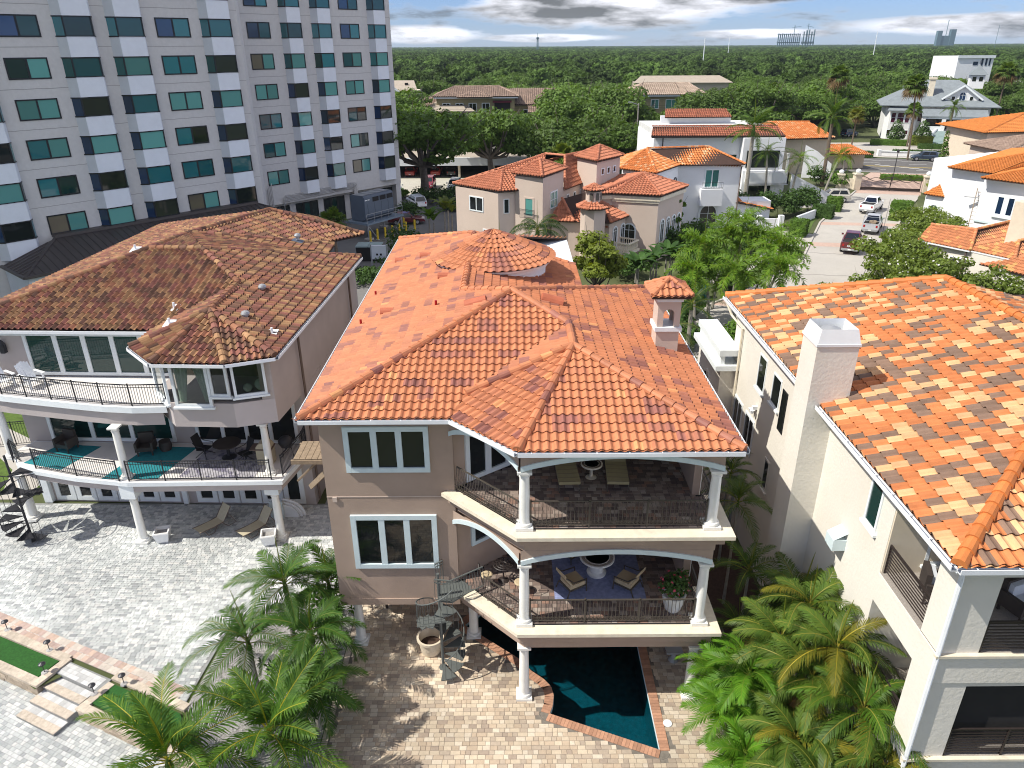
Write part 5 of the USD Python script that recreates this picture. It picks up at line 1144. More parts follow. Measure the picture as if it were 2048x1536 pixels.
# neighbour on the right
rh = thing('patchwork_roof_house', 'white stucco house with orange, cream and brown patchwork tiled roof', 'house', (15, 22, 0), local=False)
XW = 10.55
part(rh, 'wall', MB().prism([(XW, 16.75), (24, 16.75), (24, 32.2), (XW, 32.2)], -.05, 10.1), 'stucco_white')
part(rh, 'entry_wing', MB().prism([(9.75, 31.2), (XW + .01, 31.2), (XW + .01, 35.2), (9.75, 35.2)], -.05, 7.2), 'stucco_white')
part(rh, 'parapet', MB().box(9.45, XW, 31.0, 35.4, 7.2, 7.45).box(9.6, XW, 31.1, 35.3, 7.9, 8.2).box(9.7, 9.9, 31.2, 35.2, 7.4, 7.95), 'trim')
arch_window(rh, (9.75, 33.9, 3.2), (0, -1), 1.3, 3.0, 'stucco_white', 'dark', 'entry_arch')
part(rh, 'corner_pier', MB().prism([(XW, 13.62), (11.55, 13.62), (11.55, 14.45), (XW, 14.45)], -.05, 10.1), 'stucco_white')
for z in (3.5, 7.2):
 part(rh, 'porch_floor', MB().prism([(XW - .04, 13.58), (24, 13.58), (24, 16.74), (XW - .04, 16.74)], z - .95, z - .02), 'stucco_white'); part(rh, 'porch_paving', MB().box(XW, 24, 13.65, 16.74, z - .02, z), 'mosaic')
 part(rh, 'porch_ledge', MB().box(XW - .1, 24, 13.5, 13.62, z - .05, z + .03), 'cream')
 railing(rh, [(XW + .1, 16.7, z), (XW + .1, 14.5, z)], .98, .1, 'plain', 'brown_iron', horiz=True, post=1.1); railing(rh, [(11.6, 13.68, z), (24, 13.68, z)], .98, .1, 'plain', 'brown_iron', horiz=True, post=1.4)
part(rh, 'porch_beam', MB().box(11.56, 24, 13.66, 14.0, 9.55, 10.1).box(XW + .02, XW + .35, 14.46, 16.74, 9.75, 10.1).box(11.56, 24, 13.66, 14.0, 6.05, 6.25), 'stucco_white')
part(rh, 'porch_screen', MB().box(11.6, 24, 13.9, 13.94, 3.9, 6.05), 'dark')  # dark sheet standing in for the shade inside the lower porch opening
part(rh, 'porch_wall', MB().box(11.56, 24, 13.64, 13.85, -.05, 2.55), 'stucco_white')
part(rh, 'downspout', MB().tube([(10.4, 13.5, 10.1), (10.5, 13.56, 9.6), (10.55, 13.55, .2)], .06, 6), 'gutter')
window(rh, (11.7, 16.75, 7.5), (1, 0), 1.5, 1.9, 1, 1, .1, .06, 'trim', 'pane_green', sill=True); window(rh, (14.2, 16.75, 7.25), (1, 0), 2.6, 2.4, 2, 1, .12, .06, 'trim', 'pane_green', name='sliding_door')
part(rh, 'rough_panel', MB().box(XW + .02, 16, 16.70, 16.75, 7.2, 10.05), 'stucco_cream')
for y, z, w, h in ((28.55, 7.6, .95, 1.55), (26.75, 7.75, .95, 1.3)): window(rh, (XW, y, z), (0, -1), w, h, 1, 2, .07, .03, 'trim', 'pane', sill=True)
for y in (25.6, 24.35): window(rh, (XW, y, 7.1), (0, -1), .55, 1.75, 1, 1, .06, .03, 'black_frame', 'pane')
window(rh, (XW, 31.0, 4.3), (0, -1), 1.25, 1.75, 2, 1, .1, .04, 'trim', 'pane'); window(rh, (XW, 29.3, 4.3), (0, -1), 1.25, 1.75, 2, 1, .1, .04, 'trim', 'pane')
window(rh, (XW, 26.3, 4.0), (0, -1), .6, 1.4, 1, 1, .08, .03, 'stucco_white', 'pane', sill=True)
for y in (24.6, 24.0, 23.4): window(rh, (XW, y, 3.2), (0, -1), .38, 1.7, 1, 1, .06, .03, 'stucco_white', 'pane')
window(rh, (XW, 18.15, 8.05), (0, -1), .75, 1.55, 1, 1, .09, .04, 'trim', 'pane_green', sill=True)
part(rh, 'wall_box', MB().prism([(XW - .42, 19.35), (XW, 19.35), (XW, 18.8), (XW - .42, 18.8)], 6.35, 6.75).quad((XW - .42, 18.8, 6.75), (XW, 18.8, 7.0), (XW, 19.35, 7.0), (XW - .42, 19.35, 6.75)), 'trim_blue')
part(rh, 'floodlight', MB().box(XW - .2, XW, 28.0, 28.18, 6.7, 6.85).lathe([(.07, 0), (.1, .14)], (XW - .22, 28.0, 6.55), 8).lathe([(.07, 0), (.1, .14)], (XW - .22, 28.2, 6.55), 8), 'white_plastic')
cb = part(rh, 'chimney', MB().prism([(9.62, 21.3), (10.95, 21.3), (10.95, 22.5), (9.62, 22.5)], -.05, 12.35), 'stucco_white')
ck = MB()
for (a, b) in (((9.6, 21.28), (10.97, 21.28)), ((10.97, 21.28), (10.97, 22.52)), ((10.97, 22.52), (9.6, 22.52)), ((9.6, 22.52), (9.6, 21.28))):
 a, b = np.array(a), np.array(b); c = np.array((10.285, 21.9)); ia, ib = c + (a - c) * .84, c + (b - c) * .84; ck.quad((*a, 12.42), (*b, 12.42), (*ib, 12.88), (*ia, 12.88)); ck.quad((*b, 12.42), (*a, 12.42), (*(a * .98 + c * .02), 12.86), (*(b * .98 + c * .02), 12.86)) if False else None
 ck.quad((*ib, 12.88), (*ib, 12.4), (*ia, 12.4), (*ia, 12.88))
ck.box(9.58, 10.99, 21.26, 22.54, 12.34, 12.42)
part(cb, 'chimney_shroud', ck, 'white_plastic'); part(cb, 'flue_cap', MB().lathe([(.28, 12.4), (.28, 12.62), (.34, 12.64), (.3, 12.72), (.02, 12.78)], (10.25, 21.95, 0), 14), 'steel'); part(cb, 'flue_floor', MB().box(9.75, 10.8, 21.45, 22.35, 12.36, 12.43), 'gutter_in'); part(cb, 'vent_slot', MB().box(9.59, 9.605, 21.5, 22.3, 12.36, 12.41).box(9.8, 10.8, 21.265, 21.285, 12.36, 12.41), 'dark')
FL, FR, AP, RL, RR, RF = (10.02, 13.15, 10.3), (26, 13.15, 10.3), (17.3, 28.1, 12.45), (10.05, 32.7, 10.3), (25.0, 32.7, 10.3), (17.3, 20.43, 12.48)
roof(rh, [[FL, RF, AP, RL], [FL, FR, RF], [FR, (25, 28.1, 10.3), AP, RF], [RL, AP, (25, 28.1, 10.3), RR]], .30, .42, pal_right, caps=[(FL, RF), (RF, AP), (RL, AP)], orgs=[FL, FL, FR, RL], capcol=(.54, .18, .05), seed=37, lift=.055, hb=.07, cap_r=.18, cap_len=.46)
part(rh, 'soffit', MB().prism([FL[:2], FR[:2], (25, 32.7), RL[:2]], 10.1, 10.2), 'trim')
gutter(rh, [RL, (10.05, 22.55, 10.3)]); gutter(rh, [(10.03, 21.25, 10.3), FL, FR])
part(rh, 'downspout', MB().tube([(9.98, 32.4, 10.15), (10.2, 32.0, 9.6), (10.46, 31.0, 9.3), (10.46, 31.0, .3)], .055, 6), 'cream')
# office tower
ot = thing('office_tower', 'grey office tower with white bays and rows of teal windows', 'building', (-30, 85, 0), local=False)
uv = np.array([.655, .755]); nv_ = np.array([.755, -.655])
cA = np.array([-42.3, 62.9]); colsA = {-1: (-42.5, 62.9), 0: (-39.60, 66.25), 1: (-36.59, 69.35), 2: (-33.48, 72.18), 3: (-31.27, 76.68), 4: (-28.30, 79.39)}
def lineA(k): return np.array([-39.83, 65.78]) + uv * 4.33 * k
d0_ = np.array([-27.85, 89.95]); lineB = lambda k: d0_ + uv * 4.19 * k
def stretch(p0, s0, s1, nd, z0, z1, nm, m):
 a, b = p0 + uv * s0, p0 + uv * s1; return part(ot, nm, MB().prism([a, b, b - nv_ * nd, a - nv_ * nd], z0, z1), m)
stretch(lineA(0), -26, 4 * 4.33 + 2.4, 10, -.05, 34, 'wall', 'office')
pa, pb_ = lineA(4) + uv * 2.4, lineB(0) - uv * 2.2
part(ot, 'wall', MB().prism([pa, pa + uv * 1.2 - nv_ * 1.5, pa + uv * 1.2 - nv_ * 8, pa - nv_ * 8], -.05, 34), 'office')
stretch(lineB(0), -6.5, 4 * 4.19 + 2.35, 12, 3.6, 34, 'wall', 'office')
stretch(lineB(0) - nv_ * 1.0, -6.5, 4 * 4.19 + 1.5, 10, -.05, 3.6, 'ground_floor_wall', 'office')
part(ot, 'corner_pier', MB().prism([lineB(4) + uv * 1.5 - nv_ * .1, lineB(4) + uv * 2.35 - nv_ * .1, lineB(4) + uv * 2.35 - nv_ * 2, lineB(4) + uv * 1.5 - nv_ * 2], -.05, 3.6), 'office')
Z0, ST = 6.75, 3.18; gw = np.random.default_rng(5)
def panes_for(k):
 if k >= 5: return ['pane_blue', 'pane_teal', 'pane_teal']
 return [['pane_blind', 'pane_blind'], ['pane_teal', 'pane_blind'], ['pane_teal', 'pane_dark'], ['pane_teal', 'pane_teal'], ['pane_tan', 'pane_blind'], ['pane_blind', 'pane_dark']][int(gw.integers(6))]
def flush(p, k, w=3.25, h=1.66):
 q = p - uv * w / 2 + nv_ * .0; window(ot, (*q, Z0 + ST * k - h / 2), uv, w, h, 2, 1, .11, .05, 'black_frame', 'pane_teal', panes=panes_for(k), mul=.15)
def baycol(p, kmin, kmax, w=3.25, dep=.62, h=1.62):
 cut = .62; pl = [p - uv * w / 2, p - uv * (w / 2 - cut) + nv_ * dep, p + uv * (w / 2 - cut * .6) + nv_ * dep, p + uv * w / 2]; sp = MB(); wv = MB()
 base = [pl[0] - nv_ * .05, *pl[1:3], pl[3] - nv_ * .05]
 for k in range(kmin, kmax + 1):
  lo = Z0 + ST * k + h / 2; hi = lo + ST - h
  part(ot, 'bay_panel', MB().prism(base, lo, hi), 'office_white')
 part(ot, 'bay_panel', MB().prism(base, Z0 + ST * kmin - h / 2 - 1.5, Z0 + ST * kmin - h / 2), 'office_white')
 for k in range(kmin, kmax + 1):
  z = Z0 + ST * k - h / 2; ins = nv_ * -.06; pn = panes_for(k); f = MB()
  q = [p_ + ins for p_ in pl]
  for a in q: f.bar((*a, z), (*a, z + h), .10, .10, up=(*nv_, 0))
  for a, b in zip(q[:-1], q[1:]): f.bar((*a, z + .05), (*b, z + .05), .1, .1); f.bar((*a, z + h - .05), (*b, z + h - .05), .1, .1)
  W = part(ot, 'window', f, 'black_frame')
  for i, (a, b) in enumerate(zip(q[:-1], q[1:])): part(W, 'pane', MB().quad((*a, z), (*b, z), (*b, z + h), (*a, z + h)), ('pane_blue' if k < 4 else 'pane_teal') if i == 0 else pn[i % len(pn)])
  part(W, 'window_floor', MB().prism(base, z - .03, z + .02), 'office_white')
for k in range(0, 8):
 flush(lineA(0), k); flush(lineA(3), k); flush(lineB(0), k, 2.9); flush(lineB(3), k, 2.9); flush(lineA(-2), k)
for kk in (-1, 1, 2, 4): baycol(lineA(kk), 0, 7)
for kk in (1, 2, 4): baycol(lineB(kk), 0, 7, 2.8)
for kk in range(5):
 window(ot, (*(lineB(kk) - uv * 1.7 - nv_ * 1.0), .15), uv, 3.3, 3.0, 3, 1, .14, .05, 'black_frame', 'pane_dark', mul=.25, panes=['pane_dark', 'pane_green', 'pane_dark'], name='shop_window')
jo = MB()
for k in range(0, 8):
 for p0, s0, s1 in ((lineA(0), -26, 19.7), (lineB(0), -2, 19.1)):
  a, b = p0 + uv * s0 + nv_ * .006, p0 + uv * s1 + nv_ * .006; z = Z0 + ST * k + 1.6; jo.quad((*a, z), (*b, z), (*b, z + .03), (*a, z + .03))
part(ot, 'panel_joint', jo, 'asphalt_lot')
a0, a1 = lineA(0) - uv * 1.6, lineA(4) + uv * 1.2; zt, zb_ = 5.75, 4.15
tops = [(*(a0 + nv_ * .75), zt), (*(a1 + nv_ * .75), zt)]; bots = [(*(a0 - uv * 4.6 + nv_ * 6.2), zb_), (*(a1 + uv * 3.6 + nv_ * 6.2), zb_)]
sk = MB().quad(bots[0], bots[1], tops[1], tops[0]).quad((*(a0 - uv * 4.6 + nv_ * .6), zb_), bots[0], tops[0]).quad(bots[1], (*(a1 + uv * 3.6 + nv_ * .6), zb_), tops[1])
SK = part(ot, 'metal_roof', sk, 'metal_roof'); seam = MB()
for i in range(46):
 f = (i + .5) / 46; b = np.array(bots[0]) + (np.array(bots[1]) - np.array(bots[0])) * f; s = (b[:2] - a0) @ uv; Lm = np.linalg.norm(a1 - a0)
 over = max(0, -s, s - Lm); top = b + (np.array([*(nv_ * -5.45), zt - zb_])) * (1 - min(1, over / 4.6)) if over > 0 else b + np.array([*(nv_ * -5.45), zt - zb_])
 if np.linalg.norm(top - b) > .1: part(SK, 'seam', MB().bar(b + [0, 0, .03], top + [0, 0, .03], .05, .06), 'metal_roof')
for i in range(8):
 f = (i + .5) / 8; b = np.array([*(a0 - uv * 4.6 + nv_ * .6), zb_]) * (1 - f) + np.array(bots[0]) * f; top = b + (np.array(tops[0]) - b) * (1 - abs(f - .0)) * .0 + (np.array([*(a0 + nv_ * (.6 + 5.6 * f) - uv * 4.6 * (1 - min(1, (1 - f) * 1.0))), zt - (zt - zb_) * f]) - b) * .9
 part(SK, 'seam', MB().bar(b + [0, 0, .03], top + [0, 0, .05], .05, .06), 'metal_roof')
part(SK, 'roof_cap', MB().bar((*(a0 + nv_ * .4), zt + .12), (*(a1 + nv_ * .4), zt + .12), .9, .25).bar(np.array(bots[0]), np.array(tops[0]), .22, .12).bar(np.array(bots[1]), np.array(tops[1]), .22, .12), 'metal_roof')
part(SK, 'roof_gutter', MB().bar(bots[0], bots[1], .22, .2).bar((*(a0 - uv * 4.6 + nv_ * .6), zb_), bots[0], .22, .2), 'metal_roof')
part(ot, 'low_wing', MB().prism([a0 - uv * 4.3 + nv_ * .2, a0 - uv * 4.3 + nv_ * 5.9, a1 + uv * 3.3 + nv_ * 5.9, a1 + uv * 3.3 + nv_ * .2], -.05, 4.1), 'office_white')
for s in (1.0, 6, 11, 16): window(ot, (*(a0 + nv_ * 5.9 + uv * (s - 3)), .5), uv, 3.4, 1.9, 2, 1, .1, .04, 'black_frame', 'pane_green', name='low_window')
pp = MB(); q0 = lineB(0) + nv_ * .18
for i in range(5):
 z = 3.9 + i * .16; a, b = q0 + uv * .2, q0 + uv * (10.5 + i * .12); pp.tube([(*a, 1.0), (*a, z - .35), (*(a + uv * .3), z), (*b, z + .25), (*(b + uv * .35), z), (*(b + uv * .4), 0)], .055, 5, cap=False)
for i in range(4):
 a = lineB(0) - uv * (1.2 + i * .18) + nv_ * .18; pp.tube([(*a, 0), (*a, 6.2 - i * .2)], .06, 5)
part(ot, 'conduit', pp, 'office')
# yard by the tower: generator, posts, cars, car deck
gd = unit((3.26, 5.1, 0)); gn = np.array([gd[1], -gd[0], 0]); g0 = np.array([-16.9, 86.2, 0])
gp = thing('equipment_platform', 'blue grey steel platform carrying the generator beside the tower', 'platform', tuple(g0), local=False)
c = lambda a, b, z: g0 + gd * a - gn * b + np.array([0, 0, z])
part(gp, 'platform_deck', MB().add([c(a, b, z) for z in (1.75, 1.95) for a, b in ((-.2, -.1), (6.4, -.1), (6.4, 3.4), (-.2, 3.4))], [(0, 3, 2, 1), (4, 5, 6, 7), (0, 1, 5, 4), (1, 2, 6, 5), (2, 3, 7, 6), (3, 0, 4, 7)]), 'plat')
for a in (.1, 6.1):
 for b in (.1, 3.1): part(gp, 'leg', MB().bar(c(a, b, 0), c(a, b, 1.8), .16, .16, up=gd), 'steel'); part(gp, 'footing', MB().bar(c(a, b, 0), c(a, b, .22), .8, .8, up=gd), 'kerb')
part(gp, 'brace', MB().bar(c(.1, .1, 1.7), c(1.4, .1, .1), .1, .1).bar(c(6.1, .1, 1.7), c(5, .1, .5), .1, .1), 'steel')
rl = MB()
for z in (2.5, 3.0): rl.tube([c(-.1, 0, z), c(6.3, 0, z), c(6.3, 3.2, z)], .03, 5)
for a in np.linspace(-.1, 6.3, 6): rl.tube([c(a, 0, 1.95), c(a, 0, 3.0)], .03, 5)
part(gp, 'railing', rl, 'steel')
ge = thing('generator', 'large dark blue grey generator box standing on the steel platform', 'generator', tuple(c(2.8, 1.8, 1.95)), local=False)
x0, x1, y0, y1 = .5, 5.6, .75, 3.0
bx = lambda pts: [c(*p) for p in pts]
gb_ = MB(); sec = lambda a: bx([(a, y0 + .45, 2.0), (a, y0, 2.5), (a, y0, 4.75), (a, y0 + .25, 4.95), (a, y1, 4.95), (a, y1, 2.0)])
V = np.array(sec(x0) + sec(x1)); gb_.add(V, [(i, (i + 1) % 6, 6 + (i + 1) % 6, 6 + i) for i in range(6)]); gb_.add(V[:6], [(0, i + 1, i) for i in range(1, 5)]); gb_.add(V[6:], [(0, i, i + 1) for i in range(1, 5)])
part(ge, 'enclosure', gb_, 'generator')
for k in range(3): part(ge, 'louvre', MB().add(bx([(1.9 + k * 1.25, y0 - .02, 4.15), (3.0 + k * 1.25, y0 - .02, 4.15), (3.0 + k * 1.25, y0 - .02, 4.68), (1.9 + k * 1.25, y0 - .02, 4.68)]), [(0, 1, 2, 3)]), 'dark')
for k in range(4): part(ge, 'roof_panel', MB().add(bx([(.6 + k * 1.25, y0 + .4, 4.98), (1.7 + k * 1.25, y0 + .4, 4.98), (1.7 + k * 1.25, y1 - .1, 4.98), (.6 + k * 1.25, y1 - .1, 4.98)]), [(0, 1, 2, 3)]), 'steel')
for k in range(2): part(ge, 'sign_plate', MB().add(bx([(.6 + k * .45, y0 - .015, 4.4), (.95 + k * .45, y0 - .015, 4.4), (.95 + k * .45, y0 - .015, 4.52), (.6 + k * .45, y0 - .015, 4.52)]), [(0, 1, 2, 3)]), 'white_paint')
for k in range(4): part(ge, 'door_seam', MB().add(bx([(1.0 + k * 1.2, y0 - .012, 2.6), (1.04 + k * 1.2, y0 - .012, 2.6), (1.04 + k * 1.2, y0 - .012, 4.0), (1.0 + k * 1.2, y0 - .012, 4.0)]), [(0, 1, 2, 3)]), 'dark')
bo = thing('bollard', 'yellow bollard in the row before the generator platform', 'bollard', (-16.58, 85.4, 0), group='yellow bollards'); part(bo, 'post', MB().tube([(0, 0, 0), (0, 0, 1.25), (0, 0, 1.32)], [.13, .13, .06], 10), 'yellow'); part(bo, 'base', MB().lathe([(.22, 0), (.2, .05)], k=10), 'kerb')
for x, y in ((-15.9, 86.4), (-15.12, 87.3), (-14.42, 88.3), (-13.67, 89.1), (-13.0, 90.2), (-12.07, 91.3), (-13.6, 92.6)): dup(bo, (x, y, 0), 0, 'yellow bollard in the row before the generator platform', 'yellow bollards')
ub = thing('utility_cabinet', 'dark green utility cabinet behind the old roof house', 'cabinet', (-15.3, 77.8, 0)); part(ub, 'cabinet', MB().box(-1.3, 1.3, -.9, .9, 0, 1.5), 'dark'); part(ub, 'lid', MB().box(-1.35, -.03, -.95, .95, 1.5, 1.62).box(.03, 1.35, -.95, .95, 1.5, 1.62), 'stair_green')
ep = thing('electric_panel', 'pale grey electrical panel on two posts beside the roof edge', 'panel', (-13.7, 74.5, 0)); part(ep, 'panel', MB().box(-.75, .75, -.2, .2, .9, 2.3), 'office_white'); part(ep, 'post', MB().box(-.9, -.75, -.1, .1, 0, 2.4), 'steel'); part(ep, 'post', MB().box(.75, .9, -.1, .1, 0, 2.4), 'steel'); part(ep, 'dial', MB().box(-.3, -.1, -.22, -.2, 1.3, 1.5).box(.1, .3, -.22, -.2, 1.3, 1.5), 'black_frame')
cd = thing('car_deck', 'long low car deck with pale parapet and dark parking bays beneath', 'parking deck', (-12, 136, 0), local=False)
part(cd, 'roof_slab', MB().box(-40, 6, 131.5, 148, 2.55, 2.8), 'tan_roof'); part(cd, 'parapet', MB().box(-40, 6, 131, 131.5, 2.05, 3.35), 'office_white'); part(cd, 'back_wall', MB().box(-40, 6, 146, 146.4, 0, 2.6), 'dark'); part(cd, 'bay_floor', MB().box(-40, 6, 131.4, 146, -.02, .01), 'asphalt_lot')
for x in range(-39, 7, 6): part(cd, 'pillar', MB().box(x - .2, x + .2, 131.3, 131.7, 0, 2.1), 'stucco_cream')
car('parked_suv', 'deep rose suv parked nose out beside the oak trunk', 'suv', 'rose', (-13.3, 121.3, 0), -92)
car('parked_car', 'white car parked left of the oak trunk behind the tower corner', 'suv', 'white', (-18.2, 117.4, 0), -75)
car('parked_car', 'silver hatchback parked right of the rose suv by the bushes', 'suv', 'silver', (-9.0, 119, 0), -95)
car('parked_suv', 'white suv seen from behind, parked by the dark bushes near the tower', 'suv', 'white', (-13.6, 106, 0), 115)
car('parked_car', 'maroon sedan parked behind the yellow bollards', 'sedan', 'maroon', (-13.6, 95.2, 0), 8)
car('parked_car', 'dark blue car half hidden behind the tower corner', 'sedan', 'navy', (-17.5, 108.5, 0), 100)
car('parked_car', 'bright red car in the left bay of the car deck', 'sedan', 'bright_red', (-17.8, 134.5, 0), 90)
car('parked_car', 'bright red car in the middle bay of the car deck', 'sedan', 'bright_red', (-13.3, 134.5, 0), 90)
car('parked_car', 'black car in the right bay of the car deck', 'sedan', 'black', (-10.5, 134.6, 0), 90)
car('pickup_truck', 'dark red pickup truck with white lettering on its tailgate', 'pickup', 'maroon', (38.2, 80.9, 0), 63, text='RAM')
car('pickup_truck', 'silver pickup truck with a loaded bed and ladder rack', 'pickup', 'silver', (44.6, 89.9, 0), 60, load=True, rack=True)
car('pickup_truck', 'white pickup truck standing alone nearest the gate', 'pickup', 'white', (49.6, 101.3, 0), 52)
car('parked_suv', 'champagne suv with dark roof parked in the driveway by the palms', 'suv', 'champagne', (46.9, 108.0, 0), 175)
car('moving_car', 'dark blue car driving along the main road', 'suv', 'navy', (81, 148.2, 0), 162)
for i, (x, y, r, p, l) in enumerate(((63, 215, 20, 'silver', 'silver car in the far car park among the trees'), (60, 205, 20, 'white', 'white car in the far car park, left of the silver one'), (84, 190, 30, 'navy', 'dark blue car beside the villa with grey roof'), (61, 158, 80, 'navy', 'dark car half hidden by the royal palm'), (65, 162, 80, 'silver', 'grey car behind the royal palm'))):
 car('distant_car', l, 'suv', p, (x, y, 0), r)
gt = thing('entrance_gate', 'dark iron double gate with sweeping top rails across the street', 'gate', (59, 116, 0), local=False)
ga, gz = np.array([55.0, 117.3, 0]), np.array([63.2, 114.7, 0]); gu = unit(gz - ga); GL = np.linalg.norm(gz - ga)
for half in (0, 1):
 s0, s1 = (0.05, GL / 2 - .03) if half == 0 else (GL / 2 + .03, GL - .05); lf = MB(); bars = MB(); n = 26
 hh = lambda s: 1.75 + (.35 * math.cos(2 * math.pi * (s - s0) / (s1 - s0)) * (1 if half == 0 else 1))
 tp = [ga + gu * (s0 + (s1 - s0) * i / n) + [0, 0, hh(s0 + (s1 - s0) * i / n)] for i in range(n + 1)]; lf.tube(tp, .05, 5); lf.tube([p * [1, 1, 0] + [0, 0, 3.35 - p[2]] for p in tp], .045, 5)
 for z in (.12, .45): lf.bar(ga + gu * s0 + [0, 0, z], ga + gu * s1 + [0, 0, z], .07, .1)
 for s in (s0, s1): lf.bar(ga + gu * s, ga + gu * s + [0, 0, 2.1], .09, .09, up=gu)
 lf.bar(ga + gu * s0 + [0, 0, .26], ga + gu * s1 + [0, 0, .26], .03, .26)
 for i in range(1, n): bars.bar(tp[i] * [1, 1, 0] + [0, 0, .1], tp[i], .03, .03, up=gu)
 Lf = part(gt, 'gate_leaf', lf, 'brown_iron'); part(Lf, 'gate_bars', bars, 'brown_iron')
pi_ = thing('gate_pillar', 'tan gate pillar with white ball, left one beside the gate', 'pillar', (54.5, 117.6, 0)); part(pi_, 'shaft', MB().box(-.5, .5, -.5, .5, 0, 2.3), 'stucco_cream'); part(pi_, 'cap', MB().box(-.62, .62, -.62, .62, 2.3, 2.48), 'cream'); part(pi_, 'ball', MB().lathe([(.05, 2.48), (.3, 2.55), (.42, 2.78), (.36, 3.0), (.2, 3.12), (.02, 3.16)], k=14), 'trim', smooth=True)
dup(pi_, (52.3, 118.6, 0), -17, 'tan gate pillar with white ball, outermost on the left', sc=.92); dup(pi_, (64.0, 114.6, 0), -17, 'tan gate pillar with white ball, right one beside the gate'); dup(pi_, (65.9, 114.2, 0), -17, 'tan gate pillar with white ball, outermost on the right', sc=.92)
single('pillar_wall', MB().bar((52.3, 118.6, .8), (54.5, 117.6, .8), .4, 1.6), 'stucco_cream', 'low tan wall joining the two left gate pillars', 'wall')
single('pillar_wall', MB().bar((64, 114.6, .8), (65.9, 114.2, .8), .4, 1.6), 'stucco_cream', 'low tan wall joining the two right gate pillars', 'wall')
lw = thing('road_wall', 'long low white wall on the far side of the main road', 'wall', (82, 153, 0), local=False); part(lw, 'wall', MB().bar((75.6, 155.6, .45), (95, 149.0, .45), .4, .9), 'vict_white'); part(lw, 'coping', MB().bar((75.4, 155.6, .94), (95.2, 148.95, .94), .55, .1), 'trim')
for x, y in ((75.6, 155.6), (83.5, 152.9), (91.5, 150.2)): part(lw, 'pier', MB().box(x - .35, x + .35, y - .35, y + .35, 0, 1.2), 'vict_white')
lpz = thing('post_lamp', 'slim black lamp post in the planted island behind the gate', 'street lamp', (63.6, 124.5, 0)); part(lpz, 'post', MB().tube([(0, 0, 0), (0, 0, 4.6)], .06, 6), 'iron'); part(lpz, 'lamp_head', MB().lathe([(.05, 4.6), (.2, 4.7), (.22, 5.0), (.05, 5.15)], k=8), 'iron')
# houses further back
def hip(t, pts, ridge, faces, pal, **k): roof(t, [[(pts + ridge)[i] for i in f] for f in faces], pal=pal, singles=k.pop('singles', 0), cap_single=False, **k)
pal_pink = pal_plain((.44, .165, .09), .14); pal_or = pal_plain((.56, .19, .055), .16, (.62, .36, .19), .14); pal_or2 = pal_plain((.54, .19, .045), .1); pal_br = pal_plain((.30, .215, .165), .2); pal_rust = pal_plain((.30, .105, .06), .25); pal_peach = pal_plain((.50, .20, .09), .14, (.60, .32, .12), .2)
FAR = dict(w=.34, e=.46, K=5, lift=.07, hb=.085, cap_r=.17, cap_len=.5)
pk_ = thing('pink_house', 'pinkish stucco house with several salmon tiled roofs and two towers', 'house', (6, 78, 0), local=False)
part(pk_, 'wall', MB().prism([(-5.9, 79.6), (-1.3, 75.7), (.6, 76.3), (3.2, 76.5), (2.8, 86), (-2, 86)], -.05, 7.35), 'stucco_pink')
part(pk_, 'wall', MB().prism([(5.5, 79.0), (11.0, 88.6), (8, 92), (3, 88)], -.05, 6.98), 'stucco_pink')
part(pk_, 'tower_wall', MB().prism([(.45, 76.05), (3.2, 74.15), (5.55, 79), (2.8, 80.9)], -.05, 9.0), 'stucco_pink')
part(pk_, 'tower_wall', MB().prism([(7.4, 83.7), (9.2, 80.4), (12.2, 84.3), (10.4, 87.4)], -.05, 9.6), 'stucco_pink')
part(pk_, 'wing_wall', MB().prism([(4.2, 75.2), (6.6, 74.65), (10.0, 74.1), (14.3, 80.2), (13, 86), (7, 82)], -.05, 4.5), 'stucco_pink')
part(pk_, 'hexagon_wall', MB().prism([(9.0, 77.2), (10.6, 77.5), (15.2, 76.0), (18.9, 81.1), (17, 86), (11, 86)], -.05, 6.8), 'stucco_pink')
part(pk_, 'cornice', MB().prism([(8.85, 77.0), (10.5, 77.3), (15.3, 75.75), (19.15, 81.1), (17.2, 86.2), (11, 86.2)], 6.35, 6.75), 'cream')
part(pk_, 'dentil', MB().prism([(10.55, 77.38), (15.25, 75.86), (15.25, 75.95), (10.55, 77.48)], 6.1, 6.36), 'cream')
ea = [(-6.25, 79.95, 7.6), (-1.1, 75.3, 7.6), (.9, 75.85, 7.6), (3.4, 76.4, 7.6), (5.75, 79.0, 7.1), (11.4, 89.0, 7.1), (4, 96, 7.6), (-1.5, 88, 7.6)]; rg = [(3.9, 85.1, 9.9), (6.0, 83.6, 9.9), (-.9, 80.2, 8.9), (9.0, 88.8, 9.7)]
hip(pk_, ea, rg, [[0, 1, 10], [0, 10, 8, 7], [1, 2, 10], [2, 8, 10], [2, 3, 8], [4, 5, 11], [4, 11, 9], [7, 8, 9, 6]], pal_pink, caps=[(ea[0], rg[2]), (ea[1], rg[2]), (rg[2], rg[0]), (rg[0], rg[1]), (ea[4], rg[1]), (rg[1], rg[3]), (ea[7], rg[0])], seed=41, **FAR)
def tower_roof(pts, z, pkx, zp, nm, pal=pal_pink, seed=1):
 P = [(*p, z) for p in pts]; k = (*pkx, zp); roof(pk_, [[P[i], P[(i + 1) % len(P)], k] for i in range(len(P))], pal=pal, singles=0, cap_single=False, caps=[(p, k) for p in P], name=nm, seed=seed, **FAR)
tower_roof([(.05, 76.05), (3.1, 73.75), (5.98, 79.15), (2.9, 81.4)], 9.25, (3.0, 77.6), 10.35, 'tower_roof', seed=42); tower_roof([(7.0, 83.75), (9.15, 79.85), (12.6, 84.35), (10.5, 88)], 9.85, (9.8, 84), 10.95, 'tower_roof', seed=43)
